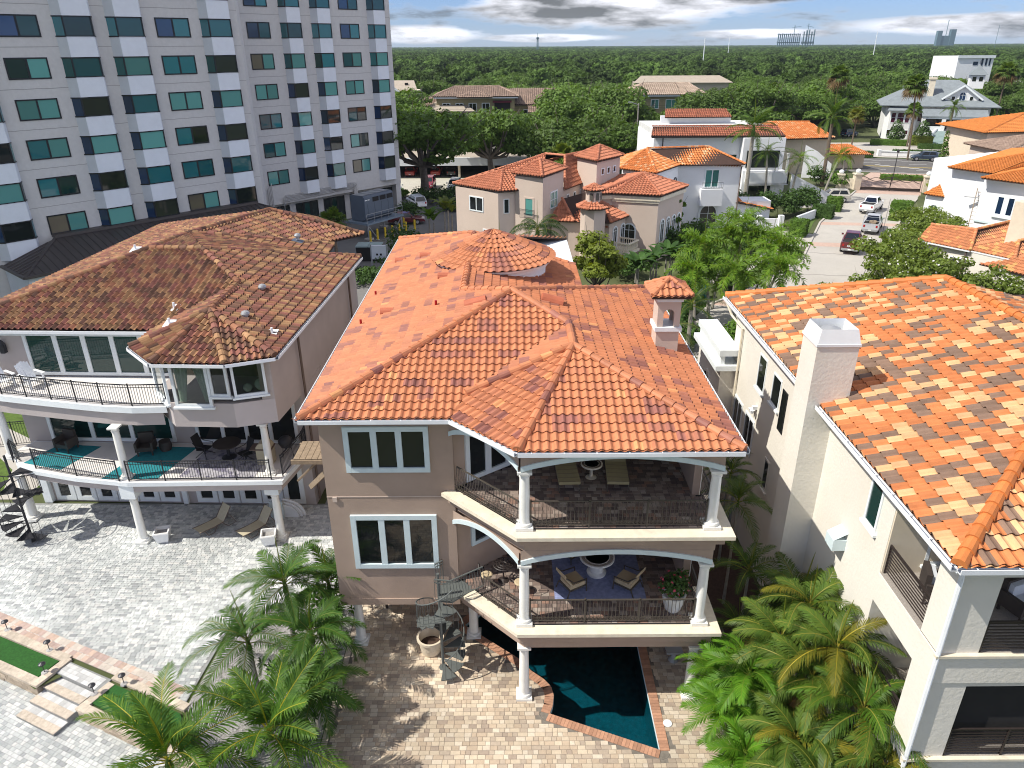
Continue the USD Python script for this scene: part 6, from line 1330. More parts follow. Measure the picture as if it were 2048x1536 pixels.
tower_roof([(8.7, 76.7), (10.4, 77.15), (15.35, 75.55), (19.3, 81.05), (17.5, 86.5), (10.5, 86.5)], 7.0, (14.3, 80.6), 8.45, 'hexagon_roof', seed=44)
lowr = [(3.85, 74.85, 4.7), (6.4, 74.3, 4.7), (10.1, 73.65, 4.7), (14.7, 80.2, 4.7), (9.6, 80.5, 6.9), (5.3, 76.5, 6.6)]
roof(pk_, [[lowr[0], lowr[1], lowr[5]], [lowr[1], lowr[2], lowr[4], lowr[5]], [lowr[2], lowr[3], lowr[4]]], pal=pal_pink, singles=0, cap_single=False, caps=[(lowr[1], lowr[5]), (lowr[2], lowr[4])], name='lower_roof', seed=45, **FAR)
part(pk_, 'turret', MB().lathe([(1.25, 0), (1.25, 6.4)], (8.2, 73.4, 0), 8), 'stucco_pink'); part(pk_, 'turret', MB().lathe([(.78, 6.9), (.78, 8.1)], (8.2, 73.4, 0), 8), 'stucco_pink')
for k in range(4):
 a = math.radians(-112.5 + 45 * k); p = np.array([8.2 + .79 * math.cos(a), 73.4 + .79 * math.sin(a)]); part(pk_, 'turret_arch', MB().add([(p[0] + dx * -math.sin(a) + .01 * math.cos(a), p[1] + dx * math.cos(a) + .01 * math.sin(a), z) for dx, z in ((-.17, 7.1), (.17, 7.1), (.17, 7.65), (.1, 7.8), (-.1, 7.8), (-.17, 7.65))], [(0, 1, 2), (0, 2, 3), (0, 3, 4), (0, 4, 5)]), 'room')
def oct_roof(t, x, y, r, z, zp, r2, nm, pal, sd):
 P = [(x + r * math.cos(a), y + r * math.sin(a)) for a in np.radians(22.5 + 45 * np.arange(8))]; roof(t, [[(*P[i], z), (*P[(i + 1) % 8], z), (x, y, zp)] for i in range(8)], w=.3, e=.4, K=5, lift=.06, hb=.07, cap_r=.1, cap_len=.4, pal=pal, singles=0, cap_single=False, caps=[((*p, z), (x, y, zp)) for p in P], name=nm, seed=sd)
oct_roof(pk_, 8.2, 73.4, 1.75, 6.4, 7.25, 0, 'turret_roof', pal_pink, 46); oct_roof(pk_, 8.2, 73.4, 1.1, 8.1, 8.6, 0, 'turret_roof', pal_pink, 47)
fu = np.array([.755, -.64]); window(pk_, (*(np.array([-5.9, 79.6]) + fu * 2.0), 5.1), fu, 2.0, 1.55, 2, 1, .12, .06, 'trim', 'pane'); window(pk_, (-.75, 75.86, 5.2), (.95, .3), .6, 1.5, 1, 1, .07, .05, 'trim', 'pane'); window(pk_, (*(np.array([-5.9, 79.6]) + fu * 3.9), 2.6), fu, .8, .8, 1, 1, .1, .05, 'trim', 'pane')
tu = unit((2.75, -1.9, 0))[:2]; window(pk_, (*(np.array([.45, 76.05]) + tu * 1.1), 5.0), tu, 1.2, 2.0, 1, 1, .16, .05, 'stucco_pink', 'pane_blind', name='balcony_door')
railing(pk_, [(*(np.array([.45, 76.05]) + tu * .8 + np.array([-.568, -.823]) * .35), 4.85), (*(np.array([.45, 76.05]) + tu * 2.6 + np.array([-.568, -.823]) * .35), 4.85)], .95, .12, 'plain', 'iron', post=0)
ru = unit((2.35, 4.85, 0))[:2]; window(pk_, (*(np.array([3.2, 74.15]) + ru * 1.9), 5.6), ru, 1.9, 1.75, 2, 2, .12, .06, 'trim', 'pane_blind')
for i in range(5): window(pk_, (*(np.array([5.5, 79.0]) + np.array([.497, .868]) * (1.0 + i * 1.7)), 5.7), (.497, .868), .62, .7, 1, 1, .1, .05, 'trim', 'pane')
for i in range(3): window(pk_, (*(np.array([9.2, 80.4]) + unit((3, 3.9, 0))[:2] * (.9 + i * 1.25)), 8.15), (3, 3.9), .62, .75, 1, 1, .1, .05, 'trim', 'pane')
wu = unit((4.3, 6.1, 0))[:2]
for s in (.9, 2.6, 4.3): arch_window(pk_, (*(np.array([10.0, 74.1]) + wu * s), 1.6), wu, .75, 2.3, 'trim', 'pane')
arch_window(pk_, (11.9, 77.08, 1.2), (4.6, -1.5), 1.2, 2.6, 'trim', 'pane_dark')
hu = unit((3.7, 5.1, 0))[:2]
for s in (.9, 2.3, 3.7, 5.0): arch_window(pk_, (*(np.array([15.2, 76.0]) + hu * s), 1.9), hu, .75, 2.3, 'trim', 'pane')
bc = np.array([10.15, 74.25]); bn_ = np.array([wu[1], -wu[0]])
part(pk_, 'porch', MB().prism([bc, bc + bn_ * 1.9, bc + bn_ * 1.9 + wu * 2.1, bc + wu * 2.1], .0, 1.6), 'stucco_pink'); part(pk_, 'porch_arch', MB().prism([bc + bn_ * 1.91 + wu * .5, bc + bn_ * 1.93 + wu * .5, bc + bn_ * 1.93 + wu * 1.6, bc + bn_ * 1.91 + wu * 1.6], 0, 1.2), 'dark')
bl = MB(); corners = [bc, bc + bn_ * 2.1, bc + bn_ * 2.1 + wu * 2.3, bc + wu * 2.3]
for a, b in zip(corners[:-1], corners[1:]):
 L = np.linalg.norm(b - a); bl.bar((*a, 2.6), (*b, 2.6), .2, .12)
 for s in np.arange(.15, L, .24): p = a + (b - a) / L * s; bl.lathe([(.05, 0), (.085, .2), (.04, .55), (.06, .8)], (*p, 1.75), 6)
part(pk_, 'balcony_floor', MB().prism([bc - wu * .1, bc + bn_ * 2.25 - wu * .1, bc + bn_ * 2.25 + wu * 2.4, bc + wu * 2.4], 1.5, 1.76), 'cream'); part(pk_, 'balustrade', bl, 'cream')
wh = thing('white_balcony_house', 'white house with orange hipped roof, arched doorway and small iron balcony', 'house', (22, 90, 0), local=False)
part(wh, 'wall', MB().prism([(13.2, 88.4), (16.5, 85.3), (20.3, 91.1), (28.0, 91.55), (28.0, 98), (14.5, 98)], -.05, 7.6), 'stucco_bright'); part(wh, 'side_wall', MB().prism([(28, 91.8), (32.5, 92.2), (32.5, 95), (28, 95)], -.05, 3.2), 'stucco_bright')
we = [(12.8, 88.35, 7.8), (16.45, 84.8, 7.8), (20.35, 90.75, 7.8), (28.4, 91.2, 7.8), (28.4, 98.4, 7.8), (14.2, 98.4, 7.8)]; wr = [(16.6, 92.5, 9.5), (24.6, 94.6, 9.4)]
hip(wh, we, wr, [[0, 1, 6], [1, 2, 6], [2, 3, 7, 6], [3, 4, 7], [0, 6, 5]], pal_or, caps=[(we[1], wr[0]), (wr[0], wr[1]), (we[3], wr[1]), (we[0], wr[0])], seed=51, **FAR)
roof(wh, [[(27.9, 91.4, 3.2), (32.8, 91.8, 2.2), (32.8, 95.2, 2.2), (27.9, 95.2, 3.4)]], pal=pal_or, singles=0, name='side_roof', cap_single=False, seed=52, **FAR)
window(wh, (23.6, 91.28, 4.95), (1, .058), 1.9, 2.3, 2, 1, .16, .07, 'trim', 'pane_blind', name='balcony_door'); part(wh, 'balcony', MB().prism([(23.2, 90.5), (25.9, 90.65), (25.9, 91.4), (23.2, 91.3)], 2.9, 4.9), 'stucco_bright'); railing(wh, [(23.25, 90.55, 4.9), (25.85, 90.7, 4.9)], .8, .2, 'plain', 'iron', cross=True, post=0)
arch_window(wh, (23.5, 91.2, .2), (1, .058), 2.0, 2.7, 'trim', 'room', 'arched_doorway', ring=.25); arch_window(wh, (19.6, 90.05, 4.6), (.545, .838), .9, 1.7, 'iron', 'pane_blind')
for s in (1.4, 2.6, 3.8): arch_window(wh, (16.5 + .545 * s, 85.3 + .838 * s, 4.9), (.545, .838), .6, 1.5, 'trim', 'pane')
part(wh, 'downspout', MB().tube([(28.05, 91.45, 7.6), (28.05, 91.45, .2)], .07, 6), 'taupe'); part(wh, 'forecourt_wall', MB().box(28.3, 33.5, 90.6, 90.9, 0, 1.3).box(28.2, 28.8, 90.4, 91.0, 0, 1.7).box(30.5, 31.1, 90.4, 91, 0, 1.7).box(33.2, 33.8, 90.4, 91, 0, 1.7), 'stucco_bright')
mo = thing('modern_house', 'plain white house with long dark red tiled eave and roof terrace', 'house', (30, 115, 0), local=False)
part(mo, 'wall', MB().box(20.9, 39.2, 111.4, 126, -.05, 8.8), 'stucco_bright'); part(mo, 'wing', MB().box(33.6, 39.8, 108.6, 111.4, -.05, 4.3), 'stucco_bright'); part(mo, 'wing', MB().box(33.6, 39.6, 109.8, 111.4, 4.3, 8.7), 'stucco_bright')
roof(mo, [[(20.3, 110.6, 9), (39.6, 110.2, 9), (39.0, 112.6, 10.1), (20.8, 112.4, 10.1)]], pal=pal_rust, singles=0, cap_single=False, caps=[((20.7, 112.4, 10.1), (39, 112.6, 10.1))], seed=53, **FAR)
part(mo, 'fascia', MB().box(20.4, 39.7, 110.55, 110.8, 8.72, 8.95), 'brown_iron'); part(mo, 'terrace', MB().box(21, 39, 112.5, 126, 8.8, 9.7), 'flat_roof'); part(mo, 'terrace_wall', MB().box(23.5, 34.5, 121, 121.4, 9.7, 10.9), 'stucco_bright')
roof(mo, [[(24, 120.2, 10.7), (34.4, 120.2, 10.7), (34, 122.4, 11.7), (24.4, 122.4, 11.7)]], pal=pal_rust, singles=0, name='upper_roof', cap_single=False, seed=54, **FAR)
part(mo, 'dark_bay', MB().box(34.4, 37.8, 108.52, 108.6, .2, 2.2).box(34.2, 38.9, 109.6, 109.8, 4.6, 7.0), 'pane_dark'); part(mo, 'balcony_wall', MB().box(34.0, 39.9, 107.4, 107.6, 2.6, 4.3).box(34.0, 34.2, 107.4, 108.6, 2.6, 4.3).box(39.7, 39.9, 107.4, 108.6, 2.6, 4.3).box(34, 39.9, 107.4, 108.6, 2.5, 2.7), 'stucco_bright'); column(mo, 39.5, 107.7, 4.3, 6.8, .16)
window(mo, (31.6, 111.4, 4.6), (1, 0), 1.6, 1.6, 1, 1, .06, .04, 'black_frame', 'pane_green'); part(mo, 'stair_wall', MB().add([(40, 106.5, 0), (47, 105.2, 0), (47, 105.2, .8), (40, 106.5, 4.2), (40, 106.8, 0), (47, 105.5, 0), (47, 105.5, .8), (40, 106.8, 4.2)], [(0, 1, 2, 3), (5, 4, 7, 6), (3, 2, 6, 7), (0, 3, 7, 4), (1, 5, 6, 2)]), 'stucco_bright'); part(mo, 'downspout', MB().tube([(22.2, 111.3, 8.7), (22.2, 111.3, 1)], .08, 6), 'brown_iron')
ob = thing('orange_roof_house', 'house with low orange roofs half hidden behind the royal palms', 'house', (50, 140, 0), local=False)
part(ob, 'wall', MB().box(44, 56, 133.5, 147, -.05, 5.8), 'stucco_cream'); roof(ob, [[(43.5, 131.5, 6), (56.5, 133, 6), (54.6, 141, 8), (47, 141, 8)], [(43.5, 148, 6), (43.5, 131.5, 6), (47, 141, 8)]], pal=pal_or, singles=0, cap_single=False, caps=[((43.5, 131.5, 6), (47, 141, 8)), ((47, 141, 8), (54.6, 141, 8))], seed=55, **FAR)
part(ob, 'gable_wall', MB().add([(50, 129, 0), (54.5, 128, 0), (54.5, 128, 2.4), (52, 128.5, 4.4), (50, 129, 5.4), (50, 129.4, 0), (54.5, 128.4, 0), (54.5, 128.4, 2.4), (52, 128.9, 4.4), (50, 129.4, 5.4)], [(0, 1, 2), (0, 2, 3), (0, 3, 4), (2, 1, 6), (2, 6, 7), (3, 2, 7), (3, 7, 8), (4, 3, 8), (4, 8, 9)]), 'stucco_bright')
part(ob, 'porch_wall', MB().box(58.5, 65, 139, 143, 0, 2.6), 'stucco_cream'); roof(ob, [[(58, 138, 2.7), (65.6, 137, 2.7), (63, 142, 4), (59.5, 142, 4)]], pal=pal_or, singles=0, name='porch_roof', cap_single=False, seed=56, **FAR)
rw = thing('orange_roof_villa', 'white villa with bright orange roofs and ladder scaffold on the right', 'house', (58, 92, 0), local=False)
part(rw, 'wall', MB().prism([(53.0, 89.9), (55.2, 85.6), (75, 95), (70, 106), (55.5, 99)], -.05, 7.3), 'stucco_bright'); part(rw, 'wing', MB().prism([(52.9, 83.4), (56.0, 78.4), (72, 86), (70, 92), (55.5, 86)], -.05, 7.2), 'stucco_bright'); part(rw, 'low_wing', MB().prism([(52.2, 93.0), (53.9, 90.6), (57, 92.3), (56, 96)], -.05, 3.6), 'stucco_bright')
roof(rw, [[(52.1, 89.6, 7.5), (54.6, 84.9, 7.5), (66, 90.6, 9.6)], [(54.6, 84.9, 7.5), (76, 95, 7.5), (66, 90.6, 9.6)], [(52.1, 89.6, 7.5), (66, 90.6, 9.6), (70, 106, 7.5)]], pal=pal_or2, singles=0, cap_single=False, caps=[((52.1, 89.6, 7.5), (66, 90.6, 9.6))], seed=57, **FAR)
roof(rw, [[(52.0, 82.6, 7.4), (55.4, 77.4, 7.4), (66, 85.2, 9.2)], [(55.4, 77.4, 7.4), (74, 86, 7.4), (66, 85.2, 9.2)], [(52.0, 82.6, 7.4), (66, 85.2, 9.2), (60, 88.5, 7.6)]], pal=pal_or2, singles=0, cap_single=False, caps=[((52, 82.6, 7.4), (66, 85.2, 9.2))], name='wing_roof', seed=58, **FAR)
roof(rw, [[(51.7, 93.0, 3.8), (53.9, 89.9, 3.8), (57, 92.4, 5.3), (55.0, 94.2, 5.2)]], pal=pal_or2, singles=0, cap_single=False, name='low_roof', seed=59, **FAR)
wu2 = unit((3.1, -5.0, 0))[:2]; P0 = np.array([52.9, 83.4])
for s in (1.9, 3.0): window(rw, (*(P0 + wu2 * s), 3.6), wu2, .75, 2.0, 1, 1, .09, .06, 'trim', 'pane_blue')
part(rw, 'window_sill', MB().bar((*(P0 + wu2 * 1.7 + [-.85 * .12, -.1]), 3.4), (*(P0 + wu2 * 4.0 + [-.85 * .12, -.1]), 3.4), .25, .15), 'trim'); part(rw, 'string_course', MB().bar((*(P0 + [-.08, -.05]), 2.6), (*(P0 + wu2 * 5.8 + [-.08, -.05]), 2.6), .14, .22), 'trim_blue')
part(rw, 'downspout', MB().tube([(*(P0 + wu2 * 5.2 + [-.1, -.07]), 7.2), (*(P0 + wu2 * 5.2 + [-.1, -.07]), .2)], .09, 6), 'taupe'); part(rw, 'downspout', MB().tube([(55.0, 85.6, 7.2), (55.0, 85.6, 4)], .09, 6), 'taupe'); arch_window(rw, (52.6, 92.4, .3), (.58, -.81), 1.0, 2.3, 'trim', 'pane_green'); arch_window(rw, (55.3, 90.4, .8), (.45, .9), .7, 1.6, 'trim', 'pane_blue')
la = thing('ladder', 'tall ladder with a plank leaning on the white villa', 'ladder', (54.3, 86.5, 0), local=False)
la_a, la_b = np.array([53.4, 85.0, 0]), np.array([54.4, 86.6, 5.6]); lo = np.array([.45, -.3, 0])
part(la, 'rail', MB().bar(la_a, la_b, .09, .06), 'wood'); part(la, 'rail', MB().bar(la_a + lo, la_b + lo, .09, .06), 'wood')
for i in range(1, 13): part(la, 'rung', MB().bar(la_a + (la_b - la_a) * i / 13, la_a + (la_b - la_a) * i / 13 + lo, .04, .04), 'wood')
part(la, 'plank', MB().bar(la_a * .2 + la_b * .8 + [-.9, .7, .1], la_a * .2 + la_b * .8 + [1.2, -1.0, .1], .3, .06), 'steel')
th = thing('low_peach_house', 'single storey house with peach and amber tiled hip roofs behind the flowering trees', 'house', (44, 67, 0), local=False)
part(th, 'wall', MB().prism([(40.6, 70.9), (43.0, 66.8), (60, 76), (58, 82), (42, 73.5)], -.05, 3.25), 'stucco_white'); part(th, 'wall', MB().prism([(42.9, 66.6), (45, 63.3), (60, 70), (58, 76)], -.05, 3.2), 'stucco_white'); part(th, 'stair_tower', MB().prism([(46.8, 68.4), (48.4, 65.8), (54, 69), (52, 72)], -.05, 7.6), 'stucco_cream'); part(th, 'wing', MB().prism([(42.2, 62.6), (44.2, 59.2), (58, 66), (55, 70)], -.05, 2.9), 'stucco_white')
NE = dict(w=.32, e=.44, K=5, lift=.06, hb=.08, cap_r=.16, cap_len=.45)
roof(th, [[(40.0, 71.1, 3.4), (42.75, 66.8, 3.4), (44.6, 69.6, 4.7), (42.0, 72.8, 4.5)], [(42.75, 66.8, 3.4), (56, 73, 3.4), (54, 75, 4.9), (44.6, 69.6, 4.7)]], pal=pal_peach, singles=0, cap_single=False, caps=[((42.75, 66.8, 3.4), (44.6, 69.6, 4.7)), ((44.6, 69.6, 4.7), (54, 75, 4.9)), ((42, 72.8, 4.5), (44.6, 69.6, 4.7))], seed=61, **NE)
roof(th, [[(42.55, 67.6, 3.4), (44.9, 63.6, 3.4), (46.4, 65.9, 4.5)], [(44.9, 63.6, 3.4), (60, 70.5, 3.4), (56, 70.8, 4.6), (46.4, 65.9, 4.5)]], pal=pal_peach, singles=0, cap_single=False, caps=[((44.9, 63.6, 3.4), (46.4, 65.9, 4.5)), ((46.4, 65.9, 4.5), (56, 70.8, 4.6))], name='wing_roof', seed=62, **NE)
roof(th, [[(41.7, 63.4, 3.1), (43.9, 59.2, 3.1), (46, 61.8, 4.3)], [(43.9, 59.2, 3.1), (60, 66, 3.1), (57, 67.5, 4.6), (46, 61.8, 4.3)]], pal=pal_peach, singles=0, cap_single=False, caps=[((43.9, 59.2, 3.1), (46, 61.8, 4.3))], name='wing_roof', seed=63, **NE)
part(th, 'downspout', MB().tube([(42.6, 67.1, 3.2), (42.6, 67.1, .2)], .08, 6), 'taupe'); window(th, (42.0, 68.5, 1.0), (.505, -.863), 1.3, 1.5, 1, 1, .1, .05, 'trim', 'pane_dark'); gutter(th, [(40.0, 71.1, 3.4), (42.75, 66.8, 3.4)]); gutter(th, [(42.55, 67.6, 3.4), (44.9, 63.6, 3.4)])
fo = thing('far_orange_house', 'orange roofed house at the right edge beyond the white villa', 'house', (80, 121, 0), local=False)
part(fo, 'wall', MB().prism([(76, 122), (92, 126), (92, 136), (76, 134)], -.05, 7.9), 'stucco_cream'); roof(fo, [[(75, 121.3, 8), (93, 124, 8), (86, 129, 10.4)], [(75, 136, 8), (75, 121.3, 8), (86, 129, 10.4)]], pal=pal_or2, singles=0, cap_single=False, caps=[((75, 121.3, 8), (86, 129, 10.4))], seed=64, **FAR)
fb = thing('brown_roof_house', 'peach walled house with taupe brown tiled roof beside the road', 'house', (76, 117, 0), local=False)
part(fb, 'wall', MB().prism([(72.4, 119.8), (72.6, 111.4), (90, 114), (90, 121)], -.05, 6.3), 'stucco_pink'); roof(fb, [[(71.8, 120.8, 6.5), (72.0, 110.6, 6.5), (84, 116.6, 8.8)], [(72.0, 110.6, 6.5), (92, 113, 6.5), (84, 116.6, 8.8)], [(71.8, 120.8, 6.5), (84, 116.6, 8.8), (90, 122, 6.5)]], pal=pal_br, singles=0, cap_single=False, caps=[((72.0, 110.6, 6.5), (84, 116.6, 8.8)), ((71.8, 120.8, 6.5), (84, 116.6, 8.8))], seed=65, **FAR)
# condominiums, the grey roofed villa, the far town
FR2 = dict(w=.5, e=.8, K=5, lift=.09, hb=.12, cap_r=.2, cap_len=.9)
c1 = thing('brown_roof_condominium', 'olive condominium with brown tiled hip roofs and maroon awning among the oaks', 'building', (-4, 182, 0), local=False)
part(c1, 'wall', MB().box(-16.8, 1.0, 178, 190, -.05, 10.2), 'stucco_olive'); part(c1, 'wall', MB().box(1.0, 11.5, 180, 192, -.05, 8.3), 'stucco_olive')
roof(c1, [[(-17.6, 177, 10.5), (2, 177, 10.5), (-2.5, 184, 12.3), (-13, 184, 12.3)], [(2, 177, 10.5), (2, 191, 10.5), (-2.5, 184, 12.3)], [(-17.6, 191, 10.5), (-17.6, 177, 10.5), (-13, 184, 12.3)]], pal=pal_br, singles=0, cap_single=False, caps=[((-17.6, 177, 10.5), (-13, 184, 12.3)), ((2, 177, 10.5), (-2.5, 184, 12.3)), ((-13, 184, 12.3), (-2.5, 184, 12.3))], seed=71, **FR2)
roof(c1, [[(-12, 176, 10.4), (-4, 176, 10.4), (-8, 180, 11.7)], [(-4, 176, 10.4), (-4, 182, 10.4), (-8, 180, 11.7)], [(-12, 182, 10.4), (-12, 176, 10.4), (-8, 180, 11.7)]], pal=pal_br, singles=0, cap_single=False, name='porch_roof', seed=72, **FR2)
roof(c1, [[(0, 179, 8.6), (12.5, 179, 8.6), (12.5, 190, 11.5), (0, 190, 11.5)], [(4, 175, 7.2), (11, 175, 7.2), (9, 180, 8.6), (4, 180, 8.6)], [(-22, 178, 8), (-17, 178, 8), (-16.8, 185, 10), (-20, 185, 10)]], pal=pal_br, singles=0, cap_single=False, name='wing_roof', seed=73, **FR2)
part(c1, 'porch_recess', MB().box(-3.6, 0, 177.8, 178, 6.6, 9.6), 'dark'); part(c1, 'awning', MB().slab([(-3.8, 176.6, 5.6), (.2, 176.6, 5.6), (.2, 178, 6.5), (-3.8, 178, 6.5)], .1).slab([(-4, 177.2, 9.3), (.3, 177.2, 9.3), (.3, 178, 9.6), (-4, 178, 9.6)], .1), 'awning'); part(c1, 'fascia', MB().box(-17.4, 1.8, 177.1, 177.4, 10.1, 10.4), 'trim'); part(c1, 'balcony', MB().box(-4.2, .4, 176.8, 177.9, 5.9, 6.6).box(4, 10, 176, 177.4, 5.0, 5.6), 'cream')
for x in (-15.5, -12.5, -9.5, -6.5, 3, 6.5): window(c1, (x, 178 if x < 1 else 180, 7.2 if x < 1 else 5.6), (1, 0), 1.8, 1.9, 2, 1, .14, .06, 'trim', 'pane')
c2 = thing('green_condominium', 'dark green condominium with pale brown hip roof and corner terrace', 'building', (38, 195, 0), local=False)
part(c2, 'wall', MB().box(29, 41.3, 191, 204, -.05, 9.6), 'stucco_olive'); part(c2, 'wall', MB().box(41.3, 47, 190, 204, -.05, 5.2), 'stucco_olive'); part(c2, 'terrace_back', MB().box(41.3, 47, 196, 204, 5.2, 9.6), 'dark')
roof(c2, [[(28, 190, 9.9), (42, 190, 9.9), (41, 197, 12.2), (33, 197, 12.2)], [(28, 205, 9.9), (28, 190, 9.9), (33, 197, 12.2)], [(42, 190, 9.9), (48, 191.5, 9.9), (44.5, 197, 12.2), (41, 197, 12.2)], [(48, 191.5, 9.9), (48, 205, 9.9), (44.5, 197, 12.2)]], pal=pal_plain((.40, .31, .24), .15), singles=0, cap_single=False, caps=[((28, 190, 9.9), (33, 197, 12.2)), ((48, 191.5, 9.9), (44.5, 197, 12.2)), ((33, 197, 12.2), (44.5, 197, 12.2))], seed=74, **FR2)
for x in (30, 34.4, 38): window(c2, (x, 191, 6.6), (1, 0), 2.0 if x < 36 else 3.0, 2.2, 2, 1, .16, .06, 'trim', 'pane_blind')
for x in (41.6, 43.5, 45.4, 47): part(c2, 'terrace_column', MB().box(x - .2, x + .2, 190.1, 190.5, 5.2, 9.6), 'trim')
part(c2, 'terrace_ledge', MB().box(41.2, 47.3, 189.8, 190.1, 5.1, 5.5), 'cream'); part(c2, 'fascia', MB().box(28.2, 47.8, 190.1, 190.4, 9.5, 9.8), 'trim')
t3 = thing('tan_roof_house', 'house with plain tan roof beside the tower edge among the trees', 'house', (-27, 204, 0), local=False); part(t3, 'wall', MB().box(-36, -24, 201, 212, -.05, 10.4), 'stucco_cream'); part(t3, 'roof', MB().slab([(-37, 200, 10.6), (-23.6, 200, 10.6), (-25.2, 207, 12.8), (-36, 207, 12.8)], .2), 'tan_roof'); part(t3, 'gable', MB().add([(-31, 199.9, 10.4), (-28, 199.9, 10.4), (-29.5, 199.9, 11.6)], [(0, 1, 2)]), 'trim'); part(t3, 'roof_vent', MB().box(-27.2, -26.4, 203.5, 204.2, 11.8, 12.3), 'dark')
for x, y, w, z, nm in ((52, 238, 14, 10.5, 'long tan roof showing above the trees behind the green condominium'), (-14, 176, 5, 7.6, 'small tan gable roof left of the brown roofed condominium')):
 t4 = thing('tan_roof_house', nm, 'house', (x, y, 0), local=False); part(t4, 'wall', MB().box(x - w, x + w, y, y + 8, -.05, z), 'stucco_cream'); part(t4, 'roof', MB().slab([(x - w - 1, y - 1, z), (x + w + 1, y - 1, z), (x + w - 2, y + 4, z + 1.8), (x - w + 2, y + 4, z + 1.8)], .2), 'tan_roof')
vi = thing('grey_roof_villa', 'white block villa with grey hip roof, cupola, gable and broad front stairs', 'villa', (102, 186, 0), local=False)
ve = np.array([.93, -.37]); vn = np.array([.37, .93]); V0 = np.array([90.2, 186.5]); W_ = lambda a, b, z: (*(V0 + ve * a + vn * b), z)
PW = lambda pts: [W_(a, b, 0)[:2] for a, b in pts]
part(vi, 'wall', MB().prism(PW([(0, 0), (7, 0), (7, 1.2), (22, 1.2), (22, 15), (0, 15)]), -.05, 7.2), 'vict_white'); part(vi, 'bay_wall', MB().prism(PW([(1.0, -1.2), (5.6, -1.2), (6.6, 0), (0, 0)]), -.05, 6.6), 'vict_white')
sl = MB(); e_ = [W_(-1.5, -1.6, 7.6), W_(23.5, -1.6, 7.6), W_(23.5, 16, 7.6), W_(-1.5, 16, 7.6)]; r_ = [W_(7.5, 7.2, 12.9), W_(15, 7.2, 12.9)]
sl.slab([e_[0], e_[1], r_[1], r_[0]], .2).slab([e_[1], e_[2], r_[1]], .2).slab([e_[2], e_[3], r_[0], r_[1]], .2).slab([e_[3], e_[0], r_[0]], .2); part(vi, 'roof', sl, 'slate')
part(vi, 'porch_roof', MB().slab([W_(7.5, -4.8, 5.6), W_(21, -4.8, 5.6), W_(21, -1.2, 7.0), W_(7.5, -1.2, 7.0)], .2).slab([W_(.2, -2.2, 6.5), W_(7, -2.2, 6.5), W_(6.3, -.6, 7.4), W_(.8, -.6, 7.4)], .2), 'slate')
part(vi, 'porch_beam', MB().prism(PW([(7.7, -4.6), (20.8, -4.6), (20.8, -4.2), (7.7, -4.2)]), 5.0, 5.5), 'trim')
for a in (8, 12.2, 16.4, 20.4): part(vi, 'porch_column', MB().prism(PW([(a - .4, -4.6), (a + .4, -4.6), (a + .4, -3.9), (a - .4, -3.9)]), 0, 5.1), 'vict_white')
part(vi, 'porch_floor', MB().prism(PW([(7.6, -4.6), (21, -4.6), (21, 1.2), (7.6, 1.2)]), 0, 2.4), 'vict_white'); part(vi, 'porch_recess', MB().prism(PW([(8, .8), (20.6, .8), (20.6, 1.19), (8, 1.19)]), 2.4, 5.4), 'pane_dark')
part(vi, 'balustrade', MB().prism(PW([(8.2, -4.5), (12.2, -4.5), (12.2, -4.35), (8.2, -4.35)]), 2.4, 3.4), 'trim')
for k in range(12): part(vi, 'stair_step', MB().prism(PW([(11.2 - k * .28, -4.6 - k * .62), (17.8 + k * .22, -4.6 - k * .62), (17.8 + k * .22, -5.22 - k * .62), (11.2 - k * .28, -5.22 - k * .62)]), 0, 2.4 - k * .2), 'stair_green')
part(vi, 'stair_rail', MB().bar(W_(13.3, -4.6, 3.3), W_(12.6, -12, .9), .12, .1).bar(W_(15.7, -4.6, 3.3), W_(16.4, -12, .9), .12, .1), 'trim'); part(vi, 'stair_cheek', MB().slab([W_(10.8, -4.6, 3.0), W_(11.2, -4.6, 3.0), W_(8.1, -12, .6), W_(7.7, -12, .6)], .6), 'vict_white')
gx = 15.5; part(vi, 'gable_wall', MB().add([W_(gx - 3.4, .4, 8.3), W_(gx + 3.4, .4, 8.3), W_(gx + 3.4, .4, 9.4), W_(gx, .4, 11.8), W_(gx - 3.4, .4, 9.4)], [(0, 1, 2), (0, 2, 3), (0, 3, 4)]), 'vict_white'); part(vi, 'gable_roof', MB().slab([W_(gx - 4.2, 0, 9.0), W_(gx, 0, 12.0), W_(gx, 6, 12.2), W_(gx - 4.2, 6, 9.2)], .25).slab([W_(gx, 0, 12.0), W_(gx + 4.2, 0, 9.0), W_(gx + 4.2, 6, 9.2), W_(gx, 6, 12.2)], .25), 'slate'); part(vi, 'gable_trim', MB().bar(W_(gx - 4.2, -.05, 8.95), W_(gx, -.05, 11.95), .3, .35).bar(W_(gx, -.05, 11.95), W_(gx + 4.2, -.05, 8.95), .3, .35), 'trim'); arch_window(vi, W_(gx - .6, .38, 8.5), ve, 1.2, 2.0, 'trim', 'pane_blue')
for s in (-2.2, 1.5): window(vi, W_(gx + s, .38, 8.5), ve, .8, 1.2, 1, 1, .08, .05, 'trim', 'pane')
part(vi, 'dormer', MB().prism(PW([(3.5, 1.6), (7.5, 1.6), (7.5, 5), (3.5, 5)]), 8.2, 9.6), 'pane_dark'); part(vi, 'dormer_roof', MB().slab([W_(3.1, 1.2, 9.5), W_(7.9, 1.2, 9.5), W_(7.9, 6, 11.6), W_(3.1, 6, 11.6)], .2), 'slate'); part(vi, 'chimney', MB().prism(PW([(8.3, 1.6), (9.5, 1.6), (9.5, 2.8), (8.3, 2.8)]), 8.5, 13.2).prism(PW([(8.1, 1.4), (9.7, 1.4), (9.7, 3), (8.1, 3)]), 13.2, 13.6), 'cream')
